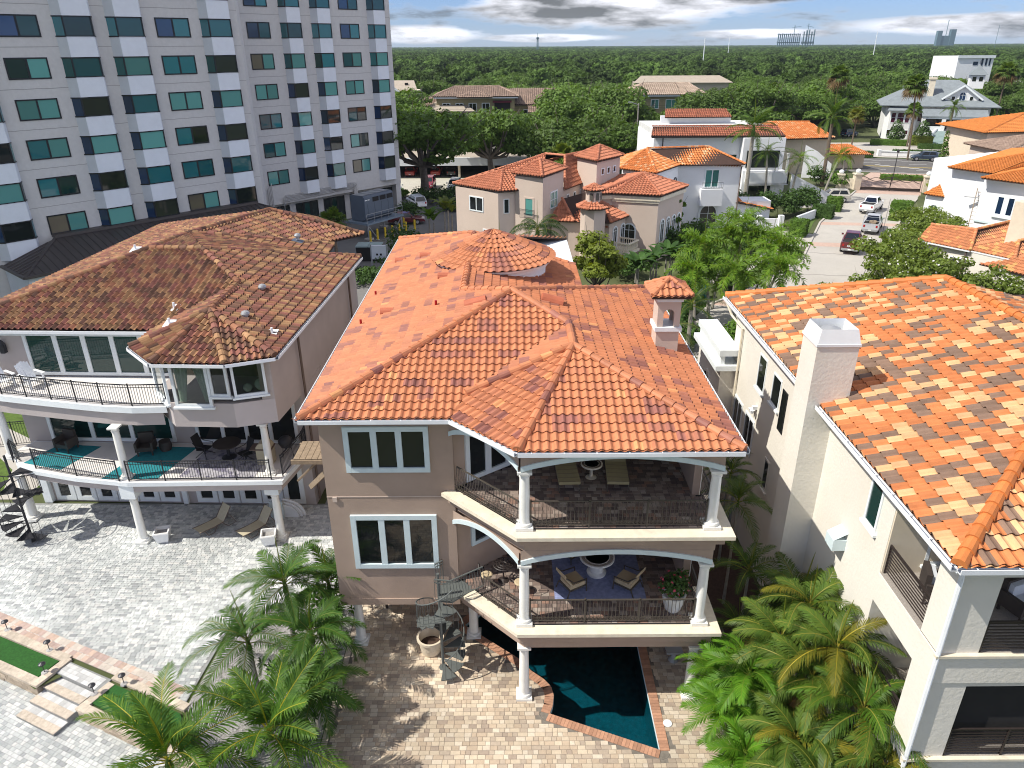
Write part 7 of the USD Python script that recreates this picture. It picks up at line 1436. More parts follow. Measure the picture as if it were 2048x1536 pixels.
cu = part(vi, 'cupola', MB().prism(PW([(17.4, 8), (20.4, 8), (20.4, 11), (17.4, 11)]), 11.0, 14.0), 'vict_white'); part(cu, 'cupola_roof', MB().add([W_(16.9, 7.5, 14), W_(20.9, 7.5, 14), W_(20.9, 11.5, 14), W_(16.9, 11.5, 14), W_(18.9, 9.5, 16.2)], [(0, 1, 4), (1, 2, 4), (2, 3, 4), (3, 0, 4)]), 'slate'); part(cu, 'cupola_window', MB().quad(W_(17.8, 7.97, 12.6), W_(18.6, 7.97, 12.6), W_(18.6, 7.97, 13.6), W_(17.8, 7.97, 13.6)).quad(W_(19.2, 7.97, 12.6), W_(20, 7.97, 12.6), W_(20, 7.97, 13.6), W_(19.2, 7.97, 13.6)), 'pane_dark'); part(cu, 'finial', MB().tube([W_(18.9, 9.5, 16.1), W_(18.9, 9.5, 17.2)], .05, 5), 'iron')
M['maroon_blind'] = glass('maroon_pane', (.06, .012, .03), rnd=.2)
for a in (1.3, 2.6, 4.3): window(vi, W_(a, -1.2, 3.6), ve, 1.1 if a != 2.6 else 1.6, 2.4, 1, 2, .12, .06, 'trim', 'maroon_blind')
for a in (.9, 2.9, 4.7): window(vi, W_(a, -1.2, 1.0), ve, .9, 1.1, 1, 1, .12, .06, 'trim', 'maroon_blind')
window(vi, W_(7.2, 1.2, 3.8), ve, .9, 2.0, 1, 1, .12, .06, 'trim', 'maroon_blind')
fw = thing('far_white_building', 'white flat roofed building above the trees behind the grey roofed villa', 'building', (175, 303, 0), local=False); part(fw, 'wall', MB().box(168.5, 182, 300, 318, -.05, 16.2), 'stucco_bright'); part(fw, 'parapet', MB().box(168.2, 182.3, 299.6, 300, 15.6, 16.6), 'trim'); part(fw, 'window', MB().box(174.5, 176.3, 299.9, 300.0, 13.2, 14.4).box(177.5, 178.2, 299.9, 300, 13.0, 15.5).box(179, 179.7, 299.9, 300, 13, 15.5).box(180.4, 181, 299.9, 300, 13, 15.5), 'pane_blue')
fr = thing('far_white_building', 'low white roof at the right edge behind the tall fan palm', 'building', (170, 240, 0), local=False); part(fr, 'wall', MB().box(160, 176, 236, 250, -.05, 10), 'vict_white'); part(fr, 'roof', MB().slab([(159, 235, 10.2), (177, 235, 10.2), (174, 242, 12), (162, 242, 12)], .2), 'slate')
# the far town on the skyline
ct = thing('radio_mast', 'slim lattice radio mast on the left of the skyline', 'mast', (62, 1800, 0)); m_ = MB()
for dx, dy in ((-2.2, -2), (2.2, -2), (0, 2)): m_.tube([(dx, dy, 0), (dx * .7, dy * .7, 37)], .55, 4)
for z in range(6, 37, 4): m_.tube([(-2, -2, z), (2, -2, z + 3)], .3, 3); m_.tube([(2, -2, z), (-2, -2, z + 3)], .3, 3)
part(ct, 'lattice', m_, 'far_metal'); part(ct, 'antenna', MB().tube([(0, 0, 36), (0, 0, 45)], .5, 4).box(-3, 3, -1, 1, 33, 36), 'far_metal')
cs = thing('tower_under_construction', 'twin towers under construction with bare columns and cranes on the skyline', 'building', (886, 2500, 0)); m_ = MB(); g = np.random.default_rng(4)
for x in np.linspace(-54, 12, 12): m_.box(x - 1.3, x + 1.3, 0, 3, 0, 48 + g.uniform(-1, 1))
for x in np.linspace(24, 56, 5): m_.box(x - 1.4, x + 1.4, 0, 3, 0, 52 + g.uniform(-2, 8))
part(cs, 'column', m_, 'far_metal'); part(cs, 'floor_slab', MB().box(-55, 14, 0, 10, 46, 48).box(-55, 14, 0, 10, 22, 25).box(22, 58, 0, 10, 44, 46).box(22, 58, 0, 10, 20, 26), 'far_metal'); part(cs, 'crane', MB().tube([(-6, 5, 0), (-6, 5, 72)], 1.0, 4).bar((-14, 5, 66), (14, 5, 68), 1, 1).tube([(36, 5, 0), (36, 5, 76)], 1.0, 4).bar((30, 5, 70), (52, 5, 66), 1, 1), 'far_metal')
cs2 = thing('far_high_rise', 'pale blue high rise pair far away on the right of the skyline', 'building', (1350, 2500, 0)); part(cs2, 'block', MB().box(-26, -12, 0, 12, 0, 54).box(14, 30, 0, 12, 0, 58), 'far_metal'); part(cs2, 'core', MB().box(-12, 14, 2, 12, 0, 40).tube([(2, 5, 40), (2, 5, 84)], 1, 4), 'far_metal')
for i, (x, y, h, l) in enumerate(((318, 700, 30, 'tall white flagpole rising over the woods on the right'), (150, 620, 25, 'pale pole above the woods near the middle'), (245, 900, 28, 'pale pole above the woods right of the middle'), (905, 1500, 50, 'thin antenna mast at the right end of the skyline'), (-52, 230, 13, 'grey lamp pole among the trees by the tower'))):
 single('pole', MB().tube([(x, y, 0), (x, y, h)], .35 if y > 400 else .12, 5), 'trim' if i < 3 else 'far_metal', l, 'pole')
ul = thing('utility_pole', 'grey utility pole with lamp arm among the oaks', 'utility pole', (26, 158, 0)); part(ul, 'pole', MB().tube([(0, 0, 0), (0, 0, 10.2)], .14, 6), 'palm_trunk'); part(ul, 'lamp_arm', MB().tube([(0, 0, 9.9), (-1.6, 0, 10.4)], .06, 5).box(-2.1, -1.5, -.15, .15, 10.3, 10.5), 'steel')
wi = thing('power_line', 'thin overhead wires crossing above the oaks', 'wire', (0, 158, 0), local=False); wm = MB()
for z in (9.0, 9.4, 9.8):
 for x0_, x1_, yy in ((-40, 26, 156), (26, 75, 158)):
  s = np.linspace(0, 1, 9); wm.tube(np.stack([x0_ + (x1_ - x0_) * s, yy + 0 * s, z - 1.0 * 4 * s * (1 - s) * .4], 1), .022, 3, cap=False)
part(wi, 'wire', wm, 'iron')
# trees
oakA = tree('oak_tree', 'big oak with forked dark trunk standing in the yard by the tower', (-13.0, 111.5, 0), 8.6, 14.0, .62, .30, 9000, 26, seed=1, bole=.36)
oakB = tree('oak_tree', 'broad oak in front of the car deck, right of the forked oak', (-3.5, 127, 0), 8.8, 13.2, .5, .31, 9000, 26, seed=2, bole=.30)
oakC = tree('oak_tree', 'spreading oak over the right end of the car deck', (8.5, 128, 0), 8.2, 11.5, .42, .30, 8000, 24, seed=3, bole=.1, multi=2)
oakD = tree('oak_tree', 'dense oak standing beside the green condominium', (24, 168, 0), 9.5, 15, .5, .36, 8500, 24, seed=4, bole=.12)
g = np.random.default_rng(12); protos = [oakA, oakB, oakC, oakD]
spots = []
keep_out = [sbox(-20, 176, 14, 193), sbox(27, 188, 50, 206), sbox(-40, 129, 8, 149), sbox(19, 104, 41, 128), sbox(40, 122, 68, 150), sbox(84, 172, 130, 206), sbox(-60, 58, 24, 108), sbox(-37, 199, -23, 213), sbox(55, 198, 68, 222), sbox(66, 100, 100, 165), Polygon(road.exterior).buffer(3), Polygon([(58, 150), (115, 142), (120, 172), (60, 182)])]
from shapely.prepared import prep
ko = prep(unary_union(keep_out))
def try_spot(x, y, d):
 if ko.contains(Point(x, y)): return False
 if any((x - a) ** 2 + (y - b) ** 2 < d * d for a, b in spots): return False
 spots.append((x, y)); return True
near_oaks = [(18, 140, 1.0, 2), (12, 152, 1.05, 0), (-4, 152, .85, 1), (-22, 155, .95, 3), (-14, 160, .8, 2), (5, 165, .75, 1), (15, 178, 1.1, 3), (20, 186, 1.0, 0), (36, 160, .8, 1), (44, 168, .85, 2), (56, 176, 1.0, 3), (30, 176, .75, 2), (-26, 175, 1, 0), (-24, 140 + 12, .8, 1), (48, 186, 1.0, 0), (72, 190, 1.0, 1), (80, 205, 1.1, 3), (26, 148, .72, 2), (62, 190, .8, 1)]
for x, y, s, k in near_oaks:
 spots.append((x, y)); dup(protos[k], (x, y, -.2), g.uniform(0, 360), 'green oak standing in the wood between the car deck and the condominiums', 'oaks behind the car deck', sc=(s, s, s * g.uniform(.85, 1.0)))
for x, y in g.uniform([-60, 205], [170, 300], (1400, 2)):
 if abs(x) > .74 * y + 12 or len(spots) > 190: continue
 if try_spot(x, y, 7.6): dup(protos[int(g.integers(4))], (x, y, -.3), g.uniform(0, 360), 'round green oak crown in the wide wood before the skyline', 'oaks of the wide wood', sc=(s_ := g.uniform(.62, .95), s_, s_ * g.uniform(.8, 1.0)))
protoG = UsdGeom.Scope.Define(stage, '/World/wood/crowns') if False else None
wood = UsdGeom.PointInstancer.Define(stage, '/World/wood'); kinds = []
for k in range(7):
 gg = np.random.default_rng(60 + k); L = lobes_for(5.6, 6.4, 9.0, 15, gg); mb = leaf_cloud(L, 1500, .72, gg, hollow=.7)
 mb.tube([(0, 0, 0), (0, 0, 5)], .3, 5); v, f, _ = mb.arrays(); usdkit.mesh(stage, f'/World/wood/crown_{k}', (v, f), M['leaf_forest']); kinds.append(f'/World/wood/crown_{k}')
pos, idx, sc_, ori = [], [], [], []
def scatter(y0, y1, step, s0, s1):
 for y in np.arange(y0, y1, step):
  h = .76 * y + 30
  for x in np.arange(-h if y > 600 else max(-h, -120 - .2 * y), h, step):
   px, py = x + g.uniform(-.45, .45) * step, y + g.uniform(-.45, .45) * step
   if py < 300 and ko.contains(Point(px, py)): continue
   if 166 < px < 184 and 285 < py < 320 or 155 < px < 180 and 225 < py < 252 or 36 < px < 68 and 226 < py < 248: continue
   s = g.uniform(s0, s1); hz = g.uniform(.75, 1.15) * s * (1 + .25 * (meshkit.noise([[px / 90, py / 90, 0]])[0] - .5)); pos.append((px, py, -1.0)); idx.append(int(g.integers(7))); sc_.append((s, s, min(hz, 1.35))); ori.append(g.uniform(0, 2 * math.pi))
scatter(300, 620, 8.2, .6, 1.3); scatter(620, 1200, 15, 1.2, 1.9); scatter(1200, 2400, 30, 2.2, 3.6); scatter(2400, 5200, 75, 5.0, 8.0)
sc_ = np.array(sc_); pos = np.array(pos)
wood.CreatePositionsAttr(Vt.Vec3fArray.FromNumpy(pos.astype(np.float32))); wood.CreateProtoIndicesAttr(Vt.IntArray(idx)); wood.CreateScalesAttr(Vt.Vec3fArray.FromNumpy(sc_.astype(np.float32)))
wood.CreateOrientationsAttr(Vt.QuathArray([Gf.Quath(math.cos(a / 2), 0, 0, math.sin(a / 2)) for a in ori])); wood.CreatePrototypesRel().SetTargets([Sdf.Path(p) for p in kinds])
setdata(wood.GetPrim(), 'wide green wood reaching to the horizon', 'wood', None, 'stuff')
for x, y, R, H, mm, l in ((-12, 108.5, 3.2, 2.6, 'leaf_dark', 'dark bush under the big forked oak'), (-8.4, 110, 3.4, 2.8, 'leaf_dark', 'dark bush right of the oak trunk'), (-17, 113.5, 1.8, 1.3, 'leaf_hedge', 'bright low bush beside the tower corner'), (-14.2, 99.5, 2.4, 2.2, 'leaf_dark', 'dark round bush between the white suv and the platform'), (-8.6, 104, 2.4, 1.8, 'leaf_dark', 'dark bush by the kerb in front of the silver car'), (-12.3, 80.5, 3.0, 3.0, 'leaf_dark', 'dark shrub mound behind the roof edge of the tan villa'), (-13.5, 69.5, 3.0, 1.5, 'leaf_dark', 'low shrub bed beside the white porch columns'), (-11.3, 72.5, 2.6, 1.6, 'leaf_dark', 'shrub under the tan villa roof edge'), (18.7, 82.5, 2.2, 3.2, 'leaf_hedge', 'bright bush at the foot of the white balcony house'), (21.8, 84.6, 2.6, 3.0, 'leaf_dark', 'dark bush by the arched doorway'), (17.5, 79, 1.8, 3.5, 'leaf_dark', 'tall dark bush beside the hexagon wing')):
 shrub('shrub', l, (x, y, -.05), R, H, .17, 1100, mm, seed=int(abs(x * 7 + y)))
for i, (x, y, sx, sy, sz, rt, l) in enumerate(((34.6, 87.4, 2.0, 1.8, 1.9, 56, 'clipped bright green box hedge at the corner of the driveway'), (50.8, 95.6, 2.2, 2.4, 2.4, 56, 'clipped green box hedge right of the white pickup'), (42.8, 80.6, 2.0, 2.2, 2.0, 56, 'clipped round hedge in front of the red pickup'), (44.6, 101.6, 1.5, 1.9, 1.9, 56, 'small clipped hedge behind the champagne suv'), (41.4, 97.3, 1.6, 2.6, 1.7, 56, 'dark clipped hedge beside the narrow lawn'), (24.3, 57.5, 2.2, 2.2, 1.8, 20, 'clipped hedge at the near end of the street'), (66, 126.4, 6.5, 1.6, .8, -18, 'low hedge on the island behind the gate'), (71, 153.6, 4.5, 1.5, 1.2, -18, 'clipped hedge behind the long low wall'), (86.5, 154.2, 16, 1.6, 1.1, -18.5, 'long low planting behind the roadside wall'), (85.5, 172.5, 7.5, 1.8, 1.2, -20, 'low clipped hedge at the foot of the villa'), (92.6, 172, 4.2, 2.4, 1.9, -20, 'bright yellow green hedge beside the stairs'), (94.5, 165, 11, 2.0, 1.0, -20, 'low dark hedge before the grey green stairs'))):
 box_hedge('clipped_hedge', l, (x, y, -.03), sx, sy, sz, rt, .12 if sz < 3 else .16, 'leaf_yellow' if 'yellow' in l else ('leaf_dark' if 'dark' in l or 'long low' in l else 'leaf_hedge'), seed=i, dens=48 if sx < 6 else 26)
bh = [(27.5, 97.5), (30.5, 97.8), (33.5, 98.5), (36, 99.5), (38.5, 100.8), (41, 102.5)]
for i, (x, y) in enumerate(bh): shrub('tall_hedge', 'tall dark hedge clump below the white houses beside the driveway', (x, y - 1.5, 0), 2.2, 3.7, .18, 1300, 'leaf_dark', seed=90 + i, group='tall dark hedge below the white houses')
single('planter_wall', MB().bar((36.5, 93.2, .5), (43.5, 100.6, .5), .3, 1.1), 'office_white', 'pale low wall in front of the tall dark hedge', 'wall')
for x, y, l in ((89.3, 177.5, 'left dark green clipped cone in front of the villa'), (94.4, 175.6, 'right dark green clipped cone beside the stairs')):
 t = thing('topiary_cone', l, 'topiary', (x, y, 0)); gg = np.random.default_rng(3); part(t, 'foliage', leaf_cloud([((0, 0, 1.6), (1.9, 1.9, 2.0)), ((0, 0, 3.2), (1.2, 1.2, 1.7))], 1400, .2, gg, hollow=.75), 'leaf_dark'); part(t, 'stem', MB().tube([(0, 0, 0), (0, 0, 3)], .12, 5), 'bark')
cy = thing('cypress', 'slim dark cypress beside the road right of the gate', 'tree', (70.5, 123.5, 0)); gg = np.random.default_rng(5); part(cy, 'foliage', leaf_cloud([((0, 0, 1.6), (1.0, 1.0, 1.9)), ((.1, 0, 4), (.75, .75, 2.2)), ((0, 0, 6.4), (.4, .4, 1.9))], 1500, .17, gg, hollow=.6), 'leaf_hedge'); part(cy, 'trunk', MB().tube([(0, 0, 0), (0, 0, 5)], .1, 5), 'bark')
for x, y, R, H, mm, l in ((67.3, 117.5, 2.4, 3.2, 'leaf_yellow', 'yellow green shrub right of the gate pillars'), (63.4, 108.5, 2.8, 3.0, 'leaf_yellow', 'golden shrub below the small orange roof'), (66.0, 113.0, 2.6, 2.6, 'leaf_hedge', 'green shrub between gate and orange roof'), (61.2, 104.5, 2.4, 2.6, 'leaf_hedge', 'leafy shrub left of the small arched window'), (52.5, 119.5, 2.4, 3.0, 'leaf_hedge', 'bright shrub left of the gate'), (50, 121.5, 2.4, 3.4, 'leaf_dark', 'dark shrub behind the left gate pillars')):
 shrub('shrub', l, (x, y, 0), R, H, .17, 1000, mm, seed=int(x * 3 + y))
mA = tree('crepe_myrtle', 'bright green flowering tree nearest the street, right of the red pickup', (28.0, 55.0, 0), 3.3, 4.8, .09, .15, 3800, 12, 'leaf_myrtle', seed=31, bole=.2, multi=4, tm='palm_trunk', blossom=260)
mB = tree('crepe_myrtle', 'tall flowering tree beside the silver pickup', (36.2, 66.3, 0), 4.0, 6.2, .11, .16, 4600, 13, 'leaf_myrtle', seed=32, bole=.2, multi=4, tm='palm_trunk', blossom=200)
for k, (p, x, y, s, r, l) in enumerate(((mA, 22.8, 53.2, .8, 40, 'low flowering shrub tree at the near end of the street'), (mA, 25.3, 56.2, .85, 140, 'flowering tree left of the round clipped hedge'), (mB, 33.2, 59.2, .95, 75, 'flowering tree with white blossoms below the peach house'), (mB, 44.3, 78.0, .92, 190, 'olive flowering tree in front of the white villa wing'), (mA, 37.2, 60.5, 1.05, 220, 'flowering tree in front of the peach tiled roof'), (mA, 40.2, 58.6, .95, 300, 'yellow green tree under the lower peach roof'), (mA, 44, 57, 1.0, 20, 'flowering tree at the right edge above the patchwork roof'), (mA, 31.5, 54.2, .95, 260, 'dense flowering tree above the patchwork roof ridge'), (mB, 47.5, 82.5, .8, 10, 'small tree beside the arched window of the white villa'), (mA, 48.5, 74.5, .7, 55, 'dark small tree before the white villa window'))):
 dup(p, (x, y, 0), r, l, sc=s)
for x, y, R, H, mm, l in ((24, 51, 2.4, 2.4, 'leaf_hedge', 'leafy shrub under the flowering trees at the street end'), (34, 54, 2.4, 2.0, 'leaf_dark', 'dark shrub under the flowering trees'), (29, 52, 2.4, 2.2, 'leaf_hedge', 'green shrub above the patchwork roof'), (38, 55.5, 2.8, 2.6, 'leaf_dark', 'dark green shrub behind the patchwork roof ridge'), (43, 54, 3, 2.6, 'leaf_dark', 'dark green shrub at the right edge behind the roof')):
 shrub('shrub', l, (x, y, 0), R, H, .15, 1100, mm, seed=int(x * 5 + y))
tree('yellow_green_tree', 'feathery yellow green tree between the tan villa and the pink house', (7.4, 61.5, 0), 3.0, 7.4, .16, .17, 4300, 14, 'leaf_yellow', seed=36, bole=.25)
tree('yellow_green_tree', 'bright leafy tree beside the white balcony house', (17.6, 81.5, 0), 2.2, 7.4, .14, .2, 2200, 10, 'leaf_hedge', seed=37, bole=.3)
tree('bare_limbed_tree', 'grey limbed tree left of the villa with grey roof', (76, 196, 0), 6.5, 13, .4, .42, 1500, 10, 'leaf_oak', seed=38, bole=.3)
# palms of the street
yb = dict(c0=(.085, .175, .012), c1=(.14, .24, .018))
palm('royal_palm', 'tall royal palm with grey trunk between the white houses', (32.9, 104, 0), 9.6, 16, 4.6, .30, seed=51, leaf=1.0, lw=.11, nl=36, up=(80, 0), fall=70, shaft=1.5, droop=.8, tm='palm_trunk', spear=True, bulge=1.15)
palm('royal_palm', 'tall royal palm with brown trunk left of the gate', (50.5, 121, 0), 9.6, 16, 4.8, .30, seed=52, leaf=1.0, lw=.11, nl=36, up=(80, -5), fall=70, shaft=1.4, droop=.8, tm='palm_trunk_brown', spear=True)
palm('street_palm', 'bright palm with yellow fronds in front of the tall hedge', (39.5, 104.8, 0), 6.2, 15, 3.2, .16, lean=(.5, -.4), seed=53, leaf=.75, lw=.06, up=(70, -20), fall=75, yellow=.3, droop=.7, **yb)
palm('street_palm', 'leaning bright palm beside the champagne suv', (45.6, 108.4, 0), 6.0, 14, 3.0, .15, lean=(1.8, .5), seed=54, leaf=.75, lw=.06, up=(70, -20), fall=75, yellow=.2, droop=.7, **yb)
palm('street_palm', 'dark leaved palm behind the bright palms below the white house', (36.8, 107, 0), 6.8, 14, 3.2, .16, lean=(-.6, 0), seed=55, leaf=.75, lw=.06, up=(70, -20), fall=80, droop=.7)
palm('street_palm', 'palm standing among the shrubs left of the gate pillars', (54.2, 122.5, 0), 4.2, 14, 2.0, .14, seed=56, leaf=.5, lw=.05, up=(75, -20), fall=75, **yb)
ft = dict(leaf=.62, lw=.085, nl=40, up=(75, -15), fall=85, droop=.5, vee=.1, ang=72, shaft=.6, plume=1.0, **yb)
palm('foxtail_palm', 'bushy foxtail palm leftmost of the clump before the street', (16.6, 58.2, 0), 5.6, 18, 3.0, .13, lean=(-.9, .4), seed=57, **ft)
palm('foxtail_palm', 'tall bushy foxtail palm at the back of the clump', (19.8, 62.4, 0), 6.4, 19, 3.1, .13, lean=(.2, .4), seed=58, **ft)
palm('foxtail_palm', 'bushy foxtail palm rightmost of the clump over the street', (20.6, 57.4, 0), 5.6, 19, 3.1, .13, lean=(1.2, .8), seed=59, **ft)
palm('foxtail_palm', 'low bushy foxtail palm in the middle of the clump', (18.2, 56.2, 0), 4.4, 18, 2.9, .12, lean=(-.6, -.5), seed=60, **ft)
palm('foxtail_palm', 'drooping foxtail palm at the lower right of the clump', (19.6, 55.2, 0), 4.8, 18, 3.0, .12, lean=(1.0, -.3), seed=61, **ft)
dk = dict(c0=(.022, .055, .012), c1=(.04, .085, .015))
palm('weeping_palm', 'dark weeping palm behind the turret roof', (2.2, 60.5, 0), 6.6, 20, 3.2, .2, seed=62, leaf=.6, lw=.05, nl=30, up=(75, 5), fall=110, droop=1.3, vee=.0, **dk)
palm('weeping_palm', 'smaller weeping palm left of the dark one behind the turret roof', (-1.0, 62, 0), 5.0, 14, 2.6, .16, seed=63, leaf=.5, lw=.05, nl=28, up=(75, 5), fall=110, droop=1.3, vee=.0, **dk)
palm('garden_palm', 'dark palm right behind the bell chimney', (12.4, 47.8, 0), 4.4, 15, 2.6, .15, seed=64, leaf=.55, lw=.045, up=(75, -10), fall=95, droop=1.0, **dk)
palm('garden_palm', 'olive palm hanging over the right roof edge of the tan villa', (9.2, 40.4, 0), 5.0, 15, 2.6, .15, seed=65, leaf=.6, lw=.05, up=(70, -15), fall=100, droop=1.1, c0=(.05, .08, .02), c1=(.08, .11, .025))
palm('garden_palm', 'dark palm lower down beside the right roof edge', (9.0, 37.2, 0), 3.8, 13, 2.3, .13, seed=66, leaf=.55, lw=.045, up=(70, -20), fall=100, droop=1.0, **dk)
palm('garden_palm', 'feathery palm between chimney and foxtail clump', (9.6, 52.5, 0), 2.8, 13, 2.2, .12, seed=67, leaf=.5, lw=.045, up=(78, 0), fall=85, **dk)
for k, (x, y, H, n) in enumerate(((15.0, 56.5, 4.2, 17), (21.8, 60.5, 5.6, 18), (17.6, 60.8, 6.0, 18))): palm('foxtail_palm', ('low foxtail palm at the left front of the clump', 'foxtail palm at the right rear of the clump over the kerb', 'upright foxtail palm in the centre of the clump')[k], (x, y, 0), H, n, 2.9, .12, lean=(.4 * (k - 1), 0), seed=180 + k, **ft)
for k, (x, y, R, H, mm) in enumerate(((14.5, 58.5, 2.2, 2.2, 'leaf_hedge'), (11.5, 60.5, 2.6, 2.6, 'leaf_dark'), (15.5, 63.5, 2.4, 2.0, 'leaf_dark'), (12.5, 56.5, 2.2, 2.4, 'leaf_dark'), (17.5, 53.0, 2.0, 1.6, 'leaf_hedge'), (20.5, 66.5, 2.4, 2.4, 'leaf_dark'), (18.5, 71, 2.6, 2.6, 'leaf_dark'), (22, 74.5, 2.6, 2.4, 'leaf_hedge'), (25, 79, 2.4, 2.4, 'leaf_dark'), (12, 70, 2.4, 2.4, 'leaf_dark'), (19.0, 77, 2.2, 3, 'leaf_hedge'))):
 shrub('shrub', ('bright shrub at the foot of the foxtail clump', 'dark shrub left of the foxtail trunks', 'dark shrub behind the foxtail trunks', 'dark shrub between chimney and foxtail palms', 'low bright shrub by the street end under the palms', 'dark shrub by the pavement behind the clump', 'dark shrub between hexagon wing and pavement', 'bright shrub beside the pale pavement', 'dark shrub below the low forecourt wall', 'dark shrub under the stone balcony', 'bright shrub in the corner of the hexagon wing')[k], (x, y, 0), R, H, .17, 1100, mm, seed=500 + k)
shrub('shrub', 'bright bush below the dark palms beside the villa', (12.6, 44.5, 0), 1.8, 2.0, .16, 900, 'leaf_hedge', seed=71)
shrub('shrub', 'leafy bush behind the roof and below the yellow green tree', (6.0, 54.5, 0), 2.2, 3.2, .15, 1200, 'leaf_hedge', seed=72); shrub('shrub', 'bush right of the chimney and left of the foxtail trunks', (13.2, 51.5, 0), 2.2, 2.4, .16, 900, 'leaf_dark', seed=73)
def banana(name, label, loc, H, n, L, seed, c=(.075, .15, .015), group=None):
 g = np.random.default_rng(seed); t = thing(name, label, 'plant', loc, group=group)
 for q in range(3):
  o = np.array([g.uniform(-.5, .5), g.uniform(-.5, .5), 0]); tp = o + [0, 0, H * g.uniform(.75, 1)]; part(t, 'stem', MB().tube([o, tp], [.12, .07], 7), 'palm_trunk', smooth=40)
  for i in range(n // 3):
   a = i * 2.4 + q; s = np.linspace(0, 1, 7); el = np.radians(75 - 95 * s * g.uniform(.7, 1.1)); d = np.array([math.cos(a), math.sin(a)]); rr_ = np.cumsum(np.cos(el)) * L / 7; zz_ = np.cumsum(np.sin(el)) * L / 7; w = .30 * np.sin(np.pi * np.clip(.12 + .85 * s, 0, 1)) * g.uniform(.8, 1.2)
   lat = np.array([-d[1], d[0], 0]); cen = np.column_stack([tp[0] + d[0] * rr_, tp[1] + d[1] * rr_, tp[2] + zz_]); V = np.vstack([cen - lat * w[:, None] + [0, 0, .06], cen, cen + lat * w[:, None] + [0, 0, .06]]); F_ = [(k, k + 1, k + 8, k + 7) for k in range(6)] + [(7 + k, 8 + k, 15 + k, 14 + k) for k in range(6)]
   part(t, 'leaf', MB().add(V, F_, np.array(c) * g.uniform(.75, 1.25)), 'frond', attr=True)
 return t
banana('banana_plant', 'bright banana plant by the kerb behind the tan roof', (-9.6, 86.5, 0), 2.6, 15, 2.2, 81); banana('banana_plant', 'tall yellow green banana plant at the corner of the pink house', (-7.3, 84, 0), 4.2, 15, 2.4, 82, (.13, .17, .02))
for x, y, s, l in ((13.4, 66.5, 83, 'broad leaved banana clump before the round arched windows'), (15.0, 68.0, 84, 'upright bird of paradise clump right of the stone balcony'), (11.8, 64.5, 85, 'broad leaved clump below the stone balcony')): banana('banana_clump', l, (x, y, 0), 2.8, 18, 2.2, s, (.045, .10, .02))
for nm, l, p, H, n, s, kw in (('fan_palm', 'tall slim fan palm in front of the grey roofed villa', (78.5, 149.5, 0), 13.6, 30, 91, dict(L=1.3, rad=1.5, lean=(-1.4, 0), skirt=10)), ('fan_palm', 'tall fan palm at the right edge of the sky line of trees', (118, 188, 0), 14.5, 30, 92, dict(L=1.5, rad=1.7, skirt=12)), ('fan_palm', 'tall fan palm rising over the wood left of the villa', (77.5, 186, 0), 14.0, 30, 93, dict(L=1.5, rad=1.7, skirt=12)), ('fan_palm', 'short fan palm at the left side of the villa front', (88.5, 170, 0), 7.6, 24, 94, dict(L=1.1, rad=1.1)), ('fan_palm', 'sabal palm behind the salmon roof of the pink house', (7.6, 110, 0), 6.2, 34, 95, dict(L=1.3, rad=1.3, c0=(.08, .125, .015), c1=(.13, .17, .02))), ('fan_palm', 'sabal palm among the oaks below the green condominium', (23.2, 128, 0), 7.0, 30, 96, dict(L=1.2, rad=1.1)), ('fan_palm', 'yellowish fan palm beside the dark car of the villa', (77, 172, 0), 6.6, 26, 97, dict(L=1.2, rad=1.2, c0=(.10, .12, .015), c1=(.15, .16, .02))), ('fan_palm', 'fan palm in the wood left of the tall one', (55, 190, 0), 9.5, 26, 98, dict(L=1.2, rad=1.2)), ('fan_palm', 'fan palm in the wood near the far car park', (70, 210, 0), 9.5, 26, 99, dict(L=1.3, rad=1.4))): fan_palm(nm, l, p, H, n, seed=s, **kw)
palm('date_palm', 'feather palm before the porch of the grey roofed villa', (93, 163, 0), 8.6, 22, 2.9, .24, seed=101, leaf=.7, lw=.07, nl=26, up=(80, -35), fall=60, shaft=.3, tm='palm_trunk_brown')
palm('date_palm', 'broad feather palm right of the stairs, largest by the villa', (101, 158, 0), 5.2, 26, 4.2, .26, seed=102, leaf=.9, lw=.08, nl=28, up=(80, -25), fall=70, shaft=.3, tm='palm_trunk_brown', **dk); palm('date_palm', 'second broad feather palm right of the stairs behind the orange roof', (108, 163, 0), 5.4, 24, 4.0, .26, seed=103, leaf=.9, lw=.08, nl=28, up=(80, -25), fall=70, shaft=.3, tm='palm_trunk_brown', **dk)
fan_palm('fan_palm', 'yellow tipped fan palm at the left edge below the tower', (-31.5, 44.5, 0), 3.4, 26, .9, .95, seed=104, c0=(.12, .14, .02), c1=(.2, .19, .03)); fan_palm('fan_palm', 'fan palm showing over the far ridge of the old tiled roof', (-18.5, 76, 0), 4.6, 24, .9, .9, seed=105)
# palms in front
co = dict(rc=(.40, .36, .03), leaf=.82, lw=.055, nl=46, vee=.35, droop=.75, ang=58, shaft=.35, c0=(.045, .115, .016), c1=(.11, .20, .02))
palm('coconut_palm', 'large bright palm with yellow midribs in front of the patio, right one of the pair', (-7.55, 15.9, 0), 1.6, 15, 3.2, .13, seed=111, up=(78, 15), fall=62, **co)
palm('coconut_palm', 'large bright palm with yellow midribs at the lower left, over the turf', (-10.3, 15.0, 0), 1.5, 15, 3.2, .13, seed=112, up=(80, 20), fall=62, **co)
palm('coconut_palm', 'low bright palm at the bottom edge between the two large ones', (-8.6, 12.6, -.2), 1.2, 9, 2.6, .11, seed=113, up=(70, 15), fall=60, **co)
ar = dict(leaf=.54, lw=.042, nl=48, vee=.22, droop=.6, ang=55, c0=(.035, .095, .016), c1=(.08, .155, .02), rc=(.16, .18, .04))
